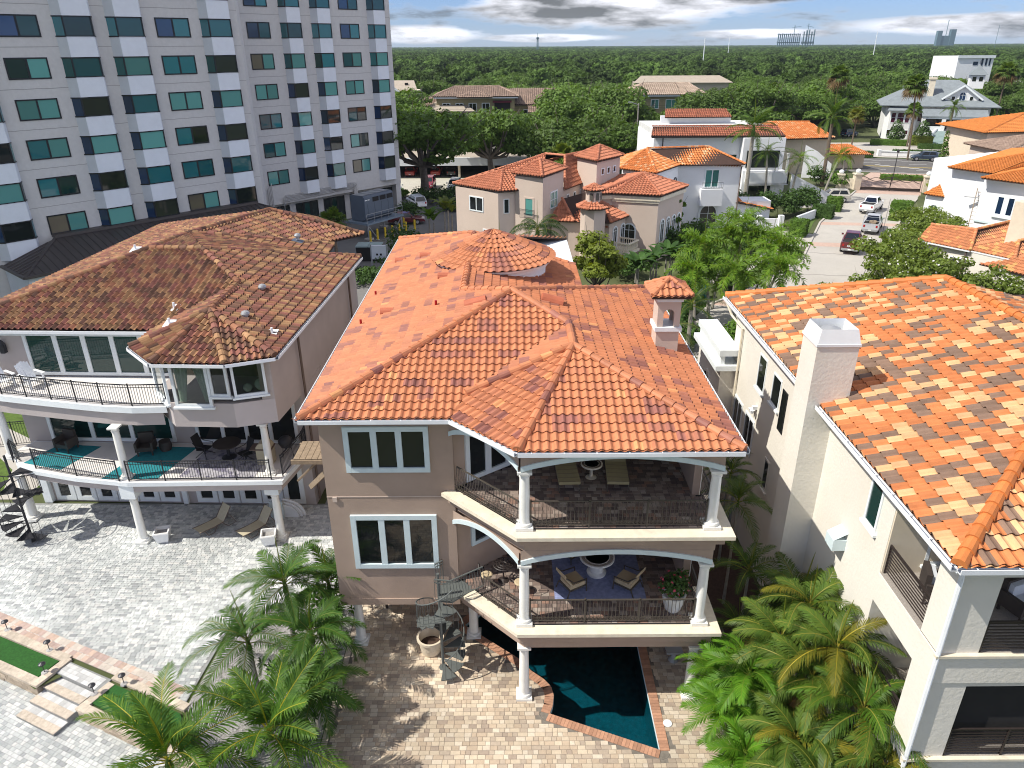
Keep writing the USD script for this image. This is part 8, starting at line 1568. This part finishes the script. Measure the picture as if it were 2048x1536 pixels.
palm('garden_palm', 'dark arching palm over the pebbles, leftmost of the group by the house', (-9.3, 19.4, 0), 1.8, 14, 2.7, .10, seed=114, up=(72, 25), fall=100, **ar)
palm('garden_palm', 'tall dark palm in the middle of the group by the house', (-8.3, 21.0, 0), 3.0, 17, 2.4, .10, seed=115, up=(78, 10), fall=85, **ar)
palm('garden_palm', 'dark palm with drooping fronds below the front windows', (-7.0, 19.3, 0), 2.2, 17, 2.3, .10, seed=116, up=(75, 0), fall=85, **ar)
palm('garden_palm', 'dark palm against the left corner of the tan villa', (-6.9, 21.6, 0), 2.5, 16, 2.0, .09, seed=117, up=(78, 5), fall=85, **ar)
palm('garden_palm', 'dark low palm beside the patio edge', (-6.6, 17.6, 0), 1.4, 16, 2.0, .09, seed=118, up=(70, 0), fall=80, **ar)
for x, y, R, H, s, l in ((-7.6, 22.9, 1.0, 2.6, 1, 'bright glossy shrub beside the left corner of the tan villa'), (-6.8, 20.6, .9, 2.9, 2, 'bright glossy shrub in front of the lower window corner'), (-7.9, 18.3, 1.1, 1.6, 3, 'dark shrub filling the palm bed'), (-6.9, 18.5, .8, 2.0, 4, 'green shrub beside the palm bed edge'), (-7.4, 17.0, .9, 1.2, 5, 'dark low shrub under the palms')):
 g = np.random.default_rng(200 + s); t = thing('glossy_shrub', l, 'shrub', (x, y, 0)); lv = MB()
 for k in range(26):
  o = np.array([g.uniform(-R, R), g.uniform(-R, R), H * g.uniform(.35, 1)])
  for q in range(16):
   a, e = g.uniform(0, 6.28), g.uniform(-.5, .9); d = np.array([math.cos(a) * math.cos(e), math.sin(a) * math.cos(e), math.sin(e)]); L = g.uniform(.16, .3); n_ = unit(np.cross(d, (-math.sin(a), math.cos(a), 0))); w = np.array([-math.sin(a), math.cos(a), 0]) * .032; cc = np.array((.06, .15, .015) if s in (1, 2, 4) else (.025, .065, .012)) * g.uniform(.7, 1.3)
   lv.add([o, o + d * L * .5 - w, o + d * L - [0, 0, .05], o + d * L * .5 + w], [(0, 1, 2), (0, 2, 3)], cc)
 part(t, 'foliage', lv, 'frond', attr=True); sm = MB()
 for k in range(6): a = k * 1.05; sm.tube([(0, 0, 0), (R * .5 * math.cos(a), R * .5 * math.sin(a), H * .5), (R * .7 * math.cos(a), R * .7 * math.sin(a), H * .85)], .02, 4, cap=False)
 part(t, 'stem', sm, 'bark')
br = dict(leaf=.48, lw=.042, nl=42, vee=.3, droop=.5, ang=55, c0=(.065, .175, .012), c1=(.115, .24, .016), rc=(.17, .24, .03), up=(78, 10), fall=78)
ol = dict(leaf=.54, lw=.042, nl=42, vee=.15, droop=.9, ang=55, c0=(.058, .115, .016), c1=(.12, .17, .022), rc=(.26, .24, .04), up=(78, 0), fall=90)
R_p = [('bright areca palm nearest the right balcony column', 6.85, 17.9, 1.9, 12, 1.7, br, 0), ('bright areca palm at the left edge of the right hand grove', 6.75, 16.5, 1.7, 13, 1.7, br, 0), ('bright areca palm low down at the patio corner', 6.9, 15.1, 1.5, 13, 1.7, br, 0), ('bright areca palm above the white pipe by the patio', 7.4, 16.9, 2.8, 13, 1.8, br, 0), ('bright areca palm at the bottom left of the grove', 7.2, 13.9, 1.3, 13, 1.8, br, 0),
       ('olive palm in the middle of the right hand grove', 8.5, 17.6, 3.6, 14, 2.2, ol, .15), ('yellowing palm at the centre of the grove with brown fronds', 9.0, 16.2, 3.4, 14, 2.2, ol, .3), ('tall olive palm against the white wall', 9.6, 18.4, 4.2, 14, 2.3, ol, .1), ('olive palm below the wall box of the white house', 9.9, 19.6, 3.6, 13, 2.2, ol, .05), ('palm with yellow fronds beside the porch railing', 9.7, 16.5, 4.3, 14, 2.2, ol, .3), ('bright arching palm before the corner pier', 10.0, 15.0, 3.4, 14, 2.2, dict(ol, c0=(.05, .12, .013), c1=(.09, .16, .015)), .05), ('drooping palm before the lower porch opening', 10.3, 13.9, 2.5, 13, 2.0, ol, .2), ('olive palm at the bottom edge of the grove', 8.4, 13.4, 2.2, 14, 2.1, ol, .1), ('dense palm low in the grove centre', 8.2, 14.9, 2.4, 14, 2.0, ol, .1), ('palm at the bottom right edge below the porch', 9.6, 12.3, 1.8, 13, 2.1, ol, .12)]
for i, (l, x, y, H, n, L, kw, yl) in enumerate(R_p): palm('areca_palm', l, (x, y, -.03), H, n + 5, L, .075, seed=130 + i, yellow=yl, dead=3 if yl >= .2 else (1 if yl else 0), shaft=.35, **kw)
for i, (l, x, y, H, n, L) in enumerate((('slender young palm between the two houses by the upper balcony', 8.7, 23.6, 4.8, 11, 1.7), ('slender palm between the houses beside the lower balcony', 8.5, 21.0, 3.6, 12, 1.8), ('slim palm deep in the gap near the grey air conditioner', 9.2, 26.3, 4.4, 11, 1.6), ('dark palm low in the gap beside the lower balcony', 9.3, 20.0, 2.4, 12, 1.7), ('dark palm behind the right balcony column', 7.9, 19.6, 2.2, 11, 1.6))): palm('gap_palm', l, (x, y, -.03), H, n, L, .06, seed=160 + i, leaf=.42, lw=.04, nl=28, up=(80, 10), fall=85, vee=.2, droop=.5, ang=52, c0=(.045, .095, .014), c1=(.08, .13, .02), shaft=.3)
for i, (x, y, R, H, l) in enumerate(((8.3, 16.0, 1.5, 1.6, 'dark undergrowth below the palm grove, middle part'), (9.4, 14.4, 1.4, 1.5, 'dark undergrowth below the palm grove, near the pier'), (7.7, 18.4, 1.1, 1.5, 'dark undergrowth beside the right balcony column'), (9.2, 18.8, 1.3, 1.8, 'dark undergrowth against the white wall'), (8.0, 13.6, 1.2, 1.1, 'dark undergrowth at the bottom edge of the grove'))): shrub('undergrowth', l, (x, y, -.05), R, H, .14, 900, 'leaf_dark', seed=300 + i)
# the air
hz = MB().box(-7200, 7200, -7200, 7200, -2.5, 96)
single('haze', hz, usdkit.material(stage, '/World/Looks/haze_air', {'v': ('principled_volume', {'color': (.72, .84, .95), 'density': .00006, 'anisotropy': .2})}, [], volume='v.volume'), 'thin blue haze over the far woods', 'haze', None, 'stuff')
# furniture and small things
def lounger(name, label, loc, rot, group=None):
 """A sling lounger with raised back, head towards +y."""
 t = thing(name, label, 'sun lounger', loc, rot, group=group); w = .32
 part(t, 'seat', MB().add([(-w, -.75, .36), (w, -.75, .36), (w, 0, .30), (w, .45, .33), (-w, .45, .33), (-w, 0, .30)], [(0, 1, 2, 5), (5, 2, 3, 4)]).add([(-w, -.75, .34), (w, -.75, .34), (w, .45, .31), (-w, .45, .31)], [(0, 3, 2, 1)]), 'sling')
 part(t, 'backrest', MB().slab([(-w, .45, .33), (w, .45, .33), (w, .92, .95), (-w, .92, .95)], .02), 'sling')
 for s in (-1, 1):
  part(t, 'side_frame', MB().tube([(s * w, -.8, .37), (s * w, 0, .31), (s * w, .45, .34), (s * w, .93, .97)], .018, 5), 'taupe'); part(t, 'leg', MB().tube([(s * w, -.55, .35), (s * w, -.4, .03), (s * w, -.1, .02), (s * w, .1, .31)], .018, 5), 'taupe'); part(t, 'leg', MB().tube([(s * w, .35, .34), (s * w * 1.1, .62, .02), (s * w * 1.1, 1.05, .02), (s * w, .72, .68)], .018, 5), 'taupe')
 return t
p1_ = LW(-4.75, 1.2); p2_ = LW(-2.65, 1.05)
l1 = lounger('sun_lounger', 'beige sling lounger on the grey terrace, left one by the square planter', (p1_[0], p1_[1], 0), -38); dup(l1, (p2_[0], p2_[1], 0), -38, 'beige sling lounger on the grey terrace, right one beside the white column')
def planter(name, label, loc):
 t = thing(name, label, 'planter', loc, 12); b = MB()
 def rg(z, h): return [(-h, -h, z), (h, -h, z), (h, h, z), (-h, h, z)]
 ring = rg(0, .2) + rg(.05, .24) + rg(.45, .33) + rg(.55, .36) + rg(.6, .34) + rg(.6, .28) + rg(.42, .26); f = []
 for i in range(6):
  for j in range(4): f.append((i * 4 + j, i * 4 + (j + 1) % 4, i * 4 + 4 + (j + 1) % 4, i * 4 + 4 + j))
 b.add(ring, f); part(t, 'pot', b, 'pot_white'); part(t, 'soil', MB().quad(*rg(.44, .265)), 'gravel_base'); return t
q1 = LW(-6.7, .3); q2 = LW(-1.65, .25); planter('square_planter', 'white ornate square planter beside the left column', (q1[0], q1[1], 0)); planter('square_planter', 'white ornate square planter beside the right column', (q2[0], q2[1], 0))
wt = LW(-1.5, 2.8); ws = thing('stacked_panel', 'white half round panels leaning by the patio doors', 'panel', (wt[0], wt[1], 0), -2.3)
for k in range(3):
 ang = np.linspace(0, math.pi / 2, 9); r = .95 - k * .12; pl_ = [(-.2, .0)] + [(-.2 + r * math.sin(a) * 1.15, r * math.cos(a) * 1.0) for a in ang]; v = [(x, -.3 + k * -.09, z) for x, z in pl_] + [(x, -.24 + k * -.09, z) for x, z in pl_]; n = len(pl_)
 part(ws, 'curved_panel', MB().add(v, [(0, i, i + 1) for i in range(1, n - 1)] + [(n, n + i + 1, n + i) for i in range(1, n - 1)] + [(i, n + i, n + i + 1, i + 1) for i in range(n - 1)]), 'white_plastic')
part(ws, 'box_panel', MB().box(-.75, -.1, -.62, -.5, 0, .95), 'trim_blue')
def adirondack(name, label, loc, rot):
 t = thing(name, label, 'chair', loc, rot)
 for i in range(5): x = -.24 + i * .12; part(t, 'back_slat', MB().slab([(x - .052, .12, .33), (x + .052, .12, .33), (x + .06, .52, 1.0 + .05 * (2 - abs(i - 2))), (x - .06, .52, 1.0 + .05 * (2 - abs(i - 2)))], .025), 'white_plastic')
 for i in range(4): y = -.42 + i * .14; part(t, 'seat_slat', MB().slab([(-.28, y, .40 - .02 * i), (.28, y, .40 - .02 * i), (.28, y + .125, .39 - .025 * i), (-.28, y + .125, .39 - .025 * i)], .022), 'white_plastic')
 for s in (-1, 1): part(t, 'arm', MB().box(s * .36 - .07, s * .36 + .07, -.48, .32, .60, .625), 'white_plastic'); part(t, 'leg', MB().bar((s * .33, -.4, 0), (s * .33, -.4, .6), .09, .03), 'white_plastic'); part(t, 'leg', MB().bar((s * .31, -.45, .36), (s * .31, .5, .02), .03, .12), 'white_plastic')
 return t
for lx, ly, r, l in ((-12.3, 2.35, 62, 'white slatted garden chair in front of the leftmost sliding pane'), (-13.6, 2.2, 60, 'white slatted garden chair at the left edge of the upper deck'), (-14.9, 2.6, 50, 'white slatted garden chair farthest left on the upper deck')):
 p = LW(lx, ly); adirondack('garden_chair', l, (p[0], p[1], 6.99), r)
def wicker(name, label, loc, rot, cush=None, m='wicker'):
 t = thing(name, label, 'armchair', loc, rot); part(t, 'seat', MB().box(-.3, .3, -.3, .3, .22, .42), m); part(t, 'backrest', MB().slab([(-.33, .26, .95), (.33, .26, .95), (.33, .40, .95), (-.33, .40, .95)], .6), m)
 for s in (-1, 1): part(t, 'arm', MB().box(s * .36 - .05, s * .36 + .05, -.32, .36, .22, .66), m)
 for x in (-.32, .32):
  for y in (-.28, .32): part(t, 'leg', MB().box(x - .03, x + .03, y - .03, y + .03, 0, .24), m)
 if cush: part(t, 'cushion', MB().box(-.29, .29, -.3, .25, .42, .54), cush); part(t, 'back_cushion', MB().slab([(-.27, .12, .88), (.27, .12, .88), (.27, .25, .9), (-.27, .25, .9)], .38), cush)
 return t
for lx, ly, r, l in ((-11.75, 2.55, -15, 'dark wicker armchair on the left turquoise rug'), (-7.75, 2.35, 10, 'dark wicker armchair on the middle turquoise rug')):
 p = LW(lx, ly); wicker('wicker_armchair', l, (p[0], p[1], 3.52), r)
p = LW(-7.0, 2.7); bt = thing('barrel_table', 'dark wicker drum table beside the armchair', 'side table', (p[0], p[1], 3.51)); part(bt, 'drum', MB().lathe([(.24, 0), (.30, .22), (.26, .44), (.27, .48), (.02, .48)], k=16), 'wicker', smooth=30)
for pts, m, l in (([(-13.1, 1.3), (-11.0, .75), (-10.3, 2.9), (-12.4, 3.1)], 'rug_teal', 'turquoise rug under the left armchair'), ([(-8.7, .05), (-6.2, .1), (-5.6, 2.95), (-8.0, 2.95)], 'rug_teal', 'turquoise rug under the middle armchair'), ([(-5.3, .3), (-1.9, .35), (-1.8, 3.0), (-5.0, 3.0)], 'rug_pat', 'grey violet mottled rug under the dark dining set')):
 single('rug', MB().prism([LW(*q)[:2] for q in pts], 3.502, 3.515), m, l, 'rug')
p = LW(-3.7, 2.1); dt = thing('dining_table', 'dark round metal table on the lower deck of the old roof house', 'table', (p[0], p[1], 3.515)); part(dt, 'table_top', MB().lathe([(.02, .72), (.62, .72), (.64, .74), (.62, .76), (.2, .77), (.02, .76)], k=24), 'wicker'); part(dt, 'pedestal', MB().lathe([(.35, 0), (.08, .1), (.07, .6), (.3, .72)], k=12), 'iron')
def sling_chair(name, label, loc, rot):
 t = thing(name, label, 'chair', loc, rot); part(t, 'backrest', MB().slab([(-.26, .22, .45), (.26, .22, .45), (.26, .42, 1.08), (-.26, .42, 1.08)], .03), 'dark'); part(t, 'seat', MB().slab([(-.27, -.28, .46), (.27, -.28, .46), (.27, .24, .42), (-.27, .24, .42)], .03), 'dark')
 for s in (-1, 1): part(t, 'arm', MB().tube([(s * .28, -.26, .3), (s * .32, -.28, .64), (s * .32, .2, .66), (s * .28, .36, .8)], .018, 5), 'iron'); part(t, 'leg', MB().tube([(s * .05, 0, .3), (s * .33, -.3, .02)], .02, 5), 'iron'); part(t, 'leg', MB().tube([(s * .05, 0, .3), (s * .33, .3, .02)], .02, 5), 'iron')
 part(t, 'swivel_post', MB().tube([(0, 0, .1), (0, 0, .44)], .04, 7), 'iron'); return t
for lx, ly, r, l in ((-4.85, 2.15, 75, 'dark sling chair left of the round metal table'), (-2.75, 1.75, -40, 'dark sling chair right of the round metal table')): p = LW(lx, ly); sling_chair('sling_chair', l, (p[0], p[1], 3.515), r)
p = LW(-1.75, 1.7); cg = thing('covered_grill', 'grill under a cream striped cover behind the upper right column', 'grill', (p[0], p[1], 3.51)); part(cg, 'cover', MB().box(-.35, .35, -.28, .28, 0, .8).add([(.35 * math.cos(a) , y, .8 + .32 * math.sin(a)) for y in (-.28, .28) for a in np.linspace(0, math.pi, 9)], [(i, i + 1, i + 10, i + 9) for i in range(8)] + [(0, i + 1, i) for i in range(1, 8)] + [(9, 9 + i, 10 + i) for i in range(1, 8)]), 'sling'); part(cg, 'shelf', MB().box(-.62, .4, -.32, .3, .78, .83), 'taupe')
p = LW(-.95, 2.2); kg = thing('kettle_grill', 'black kettle grill in the corner of the lower deck', 'grill', (p[0], p[1], 3.51)); part(kg, 'kettle', MB().lathe([(.02, .5), (.25, .58), (.33, .78), (.32, .92), (.2, 1.05), (.02, 1.1)], k=16), 'iron', smooth=True)
for a in (0, 2.1, 4.2): part(kg, 'leg', MB().tube([(.2 * math.cos(a), .2 * math.sin(a), .6), (.3 * math.cos(a), .3 * math.sin(a), 0)], .015, 5), 'iron')
ha = thing('hose_reel', 'black hose coiled on a reel in the gap between the houses', 'hose', (-8.55, 30.2, 0)); part(ha, 'reel', MB().tube([(0, .26 * math.cos(a), .5 + .26 * math.sin(a)) for a in np.linspace(0, 6.4, 20)], .05, 6), 'iron'); part(ha, 'hose', MB().tube([(0, 0, .3), (-.3, -.6, .05), (-.1, -1.4, .03)], .025, 6), 'iron')
def chaise(name, label, loc, rot):
 t = thing(name, label, 'chaise longue', loc, rot); part(t, 'cushion', MB().box(-.36, .36, -.95, .35, .36, .47), 'cushion'); part(t, 'back_cushion', MB().slab([(-.36, .36, .47), (.36, .36, .47), (.36, .95, .85), (-.36, .95, .85)], .11), 'cushion')
 for k in range(5): part(t, 'cushion_seam', MB().box(-.362, .362, -.93 + k * .26, -.915 + k * .26, .40, .473), 'taupe')
 for s in (-1, 1):
  part(t, 'side_frame', MB().bar((s * .35, -.95, .34), (s * .35, .95, .34), .04, .04), 'bronze')
  for y in (-.85, .8): part(t, 'leg', MB().tube([(s * .34, y, .34), (s * .36, y - .05, .15), (s * .33, y, 0)], .02, 5), 'bronze')
 return t
z2 = 7.305; c1_ = chaise('chaise_longue', 'olive cushioned chaise on the upper balcony, left of the round table', (1.86, 21.65, z2), 3); dup(c1_, (3.58, 21.65, z2), -3, 'olive cushioned chaise on the upper balcony, right of the round table')
def round_table(name, label, loc, r, h, top, ped, rim):
 t = thing(name, label, 'table', loc); part(t, 'table_top', MB().lathe([(.02, h - .04), (r, h - .04), (r, h), (r * .86, h + .004), (.02, h + .004)], k=28), top); part(t, 'rim', MB().lathe([(r + .015, h - .045), (r + .015, h + .008), (r * .94, h + .012), (r * .94, h + .002)], k=28), rim); part(t, 'rim_ring', MB().lathe([(r * .74, h + .004), (r * .74, h + .009), (r * .70, h + .009), (r * .70, h + .004)], k=28), rim); part(t, 'pedestal', MB().lathe(ped, k=20), rim, smooth=40); return t
round_table('round_table', 'small dark topped round table between the two chaises', (2.74, 21.75, z2), .36, .55, 'taupe', [(.2, 0), (.06, .06), (.05, .4), (.16, .5)], 'cream')
z1 = 3.425
round_table('round_table', 'large round mosaic table on a white pedestal, lower balcony', (3.05, 21.35, z1), .62, .76, 'mosaic', [(.34, 0), (.36, .1), (.26, .16), (.24, .35), (.36, .5), (.38, .58), (.2, .7)], 'pot_white')
single('rug', MB().box(1.45, 4.65, 19.9, 22.6, z1 + .004, z1 + .016), 'rug_blue', 'blue grey patterned rug under the large mosaic table', 'rug')
rp = thing('rug_lattice', 'dark curved lattice pattern woven across the blue grey rug', 'rug pattern', (1.45, 19.9, z1 + .018)) if False else None
def club(name, label, loc, rot):
 t = thing(name, label, 'armchair', loc, rot); part(t, 'seat_cushion', MB().box(-.31, .31, -.34, .30, .30, .46), 'cushion_beige'); part(t, 'back_cushion', MB().slab([(-.31, .22, .50), (.31, .22, .50), (.29, .52, 1.0), (-.29, .52, 1.0)], .13), 'cushion_beige')
 for s in (-1, 1): part(t, 'arm', MB().tube([(s * .36, -.36, .02), (s * .37, -.34, .58), (s * .37, .2, .62), (s * .34, .5, .9)], .025, 5), 'bronze'); part(t, 'leg', MB().tube([(s * .34, .34, .3), (s * .36, .46, 0)], .025, 5), 'bronze')
 part(t, 'seat_frame', MB().box(-.34, .34, -.36, .34, .24, .30), 'bronze'); return t
club('club_chair', 'beige cushioned iron armchair left of the large mosaic table', (2.1, 20.5, z1), 120); club('club_chair', 'beige cushioned iron armchair right of the large mosaic table', (4.05, 20.55, z1), -128); club('club_chair', 'beige armchair behind the large mosaic table on the left', (2.2, 22.3, z1), 40)
bi = thing('bistro_table', 'lacy dark iron bistro table in the sun on the lower balcony', 'table', (-.35, 21.0, z1)); lz = MB()
for r in (.12, .24, .36): lz.tube([(r * math.cos(a), r * math.sin(a), .72) for a in np.linspace(0, 2 * math.pi, 25)], .022, 4, cap=False)
for k in range(12): a = k * math.pi / 6; lz.bar((.1 * math.cos(a), .1 * math.sin(a), .72), (.36 * math.cos(a), .36 * math.sin(a), .72), .03, .02)
part(bi, 'table_top', lz, 'brown_iron'); part(bi, 'pedestal', MB().tube([(0, 0, 0), (0, 0, .72)], .035, 6).lathe([(.22, 0), (.05, .08)], k=8), 'brown_iron')
for x, y, r, l in ((.25, 20.35, -140, 'iron bistro chair with beige seat near the column'), (-.95, 20.75, 95, 'iron bistro chair with beige seat beside the stair landing')):
 t = thing('bistro_chair', l, 'chair', (x, y, z1), r); part(t, 'seat_cushion', MB().lathe([(.02, .42), (.21, .42), (.22, .46), (.18, .49), (.02, .49)], k=14), 'cushion_beige'); part(t, 'backrest', MB().tube([(-.2, .18, .45), (-.2, .26, .85), (0, .28, .95), (.2, .26, .85), (.2, .18, .45)], .015, 5).tube([(0, .19, .45), (0, .28, .95)], .012, 5), 'brown_iron')
 for a in (.8, 2.4, 3.9, 5.5): part(t, 'leg', MB().tube([(.16 * math.cos(a), .16 * math.sin(a), .43), (.2 * math.cos(a), .2 * math.sin(a), 0)], .013, 5), 'brown_iron')
fp = thing('flower_pot', 'white urn with dark flowering shrub in the corner of the lower balcony', 'flower pot', (5.45, 19.45, z1)); part(fp, 'pot', MB().lathe([(.22, 0), (.28, .1), (.36, .4), (.40, .66), (.42, .7), (.36, .7), (.35, .62), (.02, .6)], k=20), 'pot_white', smooth=40); gg = np.random.default_rng(9); part(fp, 'foliage', leaf_cloud([((0, 0, 1.0), (.5, .5, .45)), ((.2, .1, 1.3), (.3, .3, .3))], 700, .07, gg, hollow=.3), 'leaf_dark'); part(fp, 'blossom', leaf_cloud([((0, 0, 1.05), (.52, .52, .5))], 60, .05, gg, hollow=.85), 'orange_pot')
po = thing('round_pot', 'large empty cream pot beside the grey spiral staircase', 'pot', (-3.15, 21.05, 0)); part(po, 'pot', MB().lathe([(.34, 0), (.38, .06), (.44, .5), (.46, .62), (.52, .64), (.52, .74), (.44, .74), (.42, .3)], k=28), 'pot_cream', smooth=40); part(po, 'soil', MB().lathe([(.425, .34), (.02, .36)], k=20), 'soil')
be = thing('stone_bench', 'grey stone bench beside the pool under the balcony', 'bench', (6.0, 20.9, 0)); part(be, 'seat', MB().box(-.3, .3, -.55, .55, .42, .5), 'ac')
for y in (-.38, .38): part(be, 'leg', MB().lathe([(.2, 0), (.1, .1), (.09, .3), (.2, .42)], (0, y, 0), 8), 'ac')
ta = thing('iron_table', 'dark iron table and chair in the shade under the left of the villa', 'table', (-5.2, 23.4, 0)); part(ta, 'table_top', MB().lathe([(.02, .7), (.5, .7), (.5, .73), (.02, .73)], k=18), 'brown_iron'); part(ta, 'pedestal', MB().tube([(0, 0, 0), (0, 0, .7)], .05, 7), 'brown_iron')
ac = thing('air_conditioner', 'grey air conditioner box on a bracket in the gap between the houses', 'air conditioner', (9.75, 28.9, 2.4)); part(ac, 'case', MB().box(-.5, .5, -.5, .5, 0, 1.0), 'ac'); part(ac, 'fan_grille', MB().lathe([(.42, 1.0), (.42, 1.03), (.36, 1.035), (.02, 1.04)], k=20), 'dark'); part(ac, 'label_plate', MB().box(-.12, .12, -.3, -.1, 1.04, 1.046), 'cream'); part(ac, 'stand', MB().box(-.55, .55, -.55, .55, -.12, 0).box(-.5, -.4, -.5, -.4, -2.4, -.1).box(.4, .5, -.5, -.4, -2.4, -.1).box(-.5, -.4, .4, .5, -2.4, -.1).box(.4, .5, .4, .5, -2.4, -.1), 'steel')
pi2 = thing('white_pipe', 'pale pipe leaning among the leaves beside the patio corner', 'pipe', (6.85, 17.8, 0)); part(pi2, 'pipe', MB().tube([(0, .7, .02), (.1, -.7, .35)], .04, 7), 'white_plastic')
fe = thing('iron_fence', 'black iron fence along the lawn left of the house', 'fence', (-27, 34, 0), local=False)
railing(fe, [(-25.2, 46, 0), (-24.8, 38, 0)], 1.5, .14, 'plain', 'iron', post=2.0); railing(fe, [(-24.8, 38, 0), (-33, 36.4, 0)], 1.5, .14, 'plain', 'iron', post=2.0)
fe2 = thing('iron_fence', 'black iron fence beside the porch columns behind the villas', 'fence', (-10, 46, 0), local=False); railing(fe2, [(-9.0, 47, 0), (-6.9, 47, 0)], 1.6, .13, 'plain', 'iron', post=1.2)
pc = thing('porch_column', 'white porch column with block cap behind the old roof house', 'column', (-8.6, 45.5, 0)); column(pc, 0, 0, 0, 3.1, .22); part(pc, 'column_block', MB().box(-.42, .42, -.42, .42, 3.1, 3.7), 'trim')
wr2 = wicker('lounge_chair', 'brown wicker lounge chair with pale cushions on the right porch', (11.5, 15.6, 7.22), 70, 'cushion_grey'); wicker('lounge_chair', 'brown wicker chair with tan and grey cushions at the right edge of the porch', (13.4, 15.0, 7.22), 20, 'cushion_grey'); wicker('lounge_chair', 'brown wicker chair further back on the right porch', (12.6, 15.9, 7.22), -20, 'cushion_grey')
tb = thing('wheeled_bin', 'teal wheeled bin beside the driveway under the palms', 'bin', (17.6, 63.8, 0)); part(tb, 'bin', MB().box(-.3, .3, -.3, .3, .05, 1.0), 'teal_bin'); part(tb, 'lid', MB().slab([(-.33, -.33, 1.05), (.33, -.33, 1.05), (.33, .35, 1.1), (-.33, .35, 1.1)], .06), 'teal_bin')
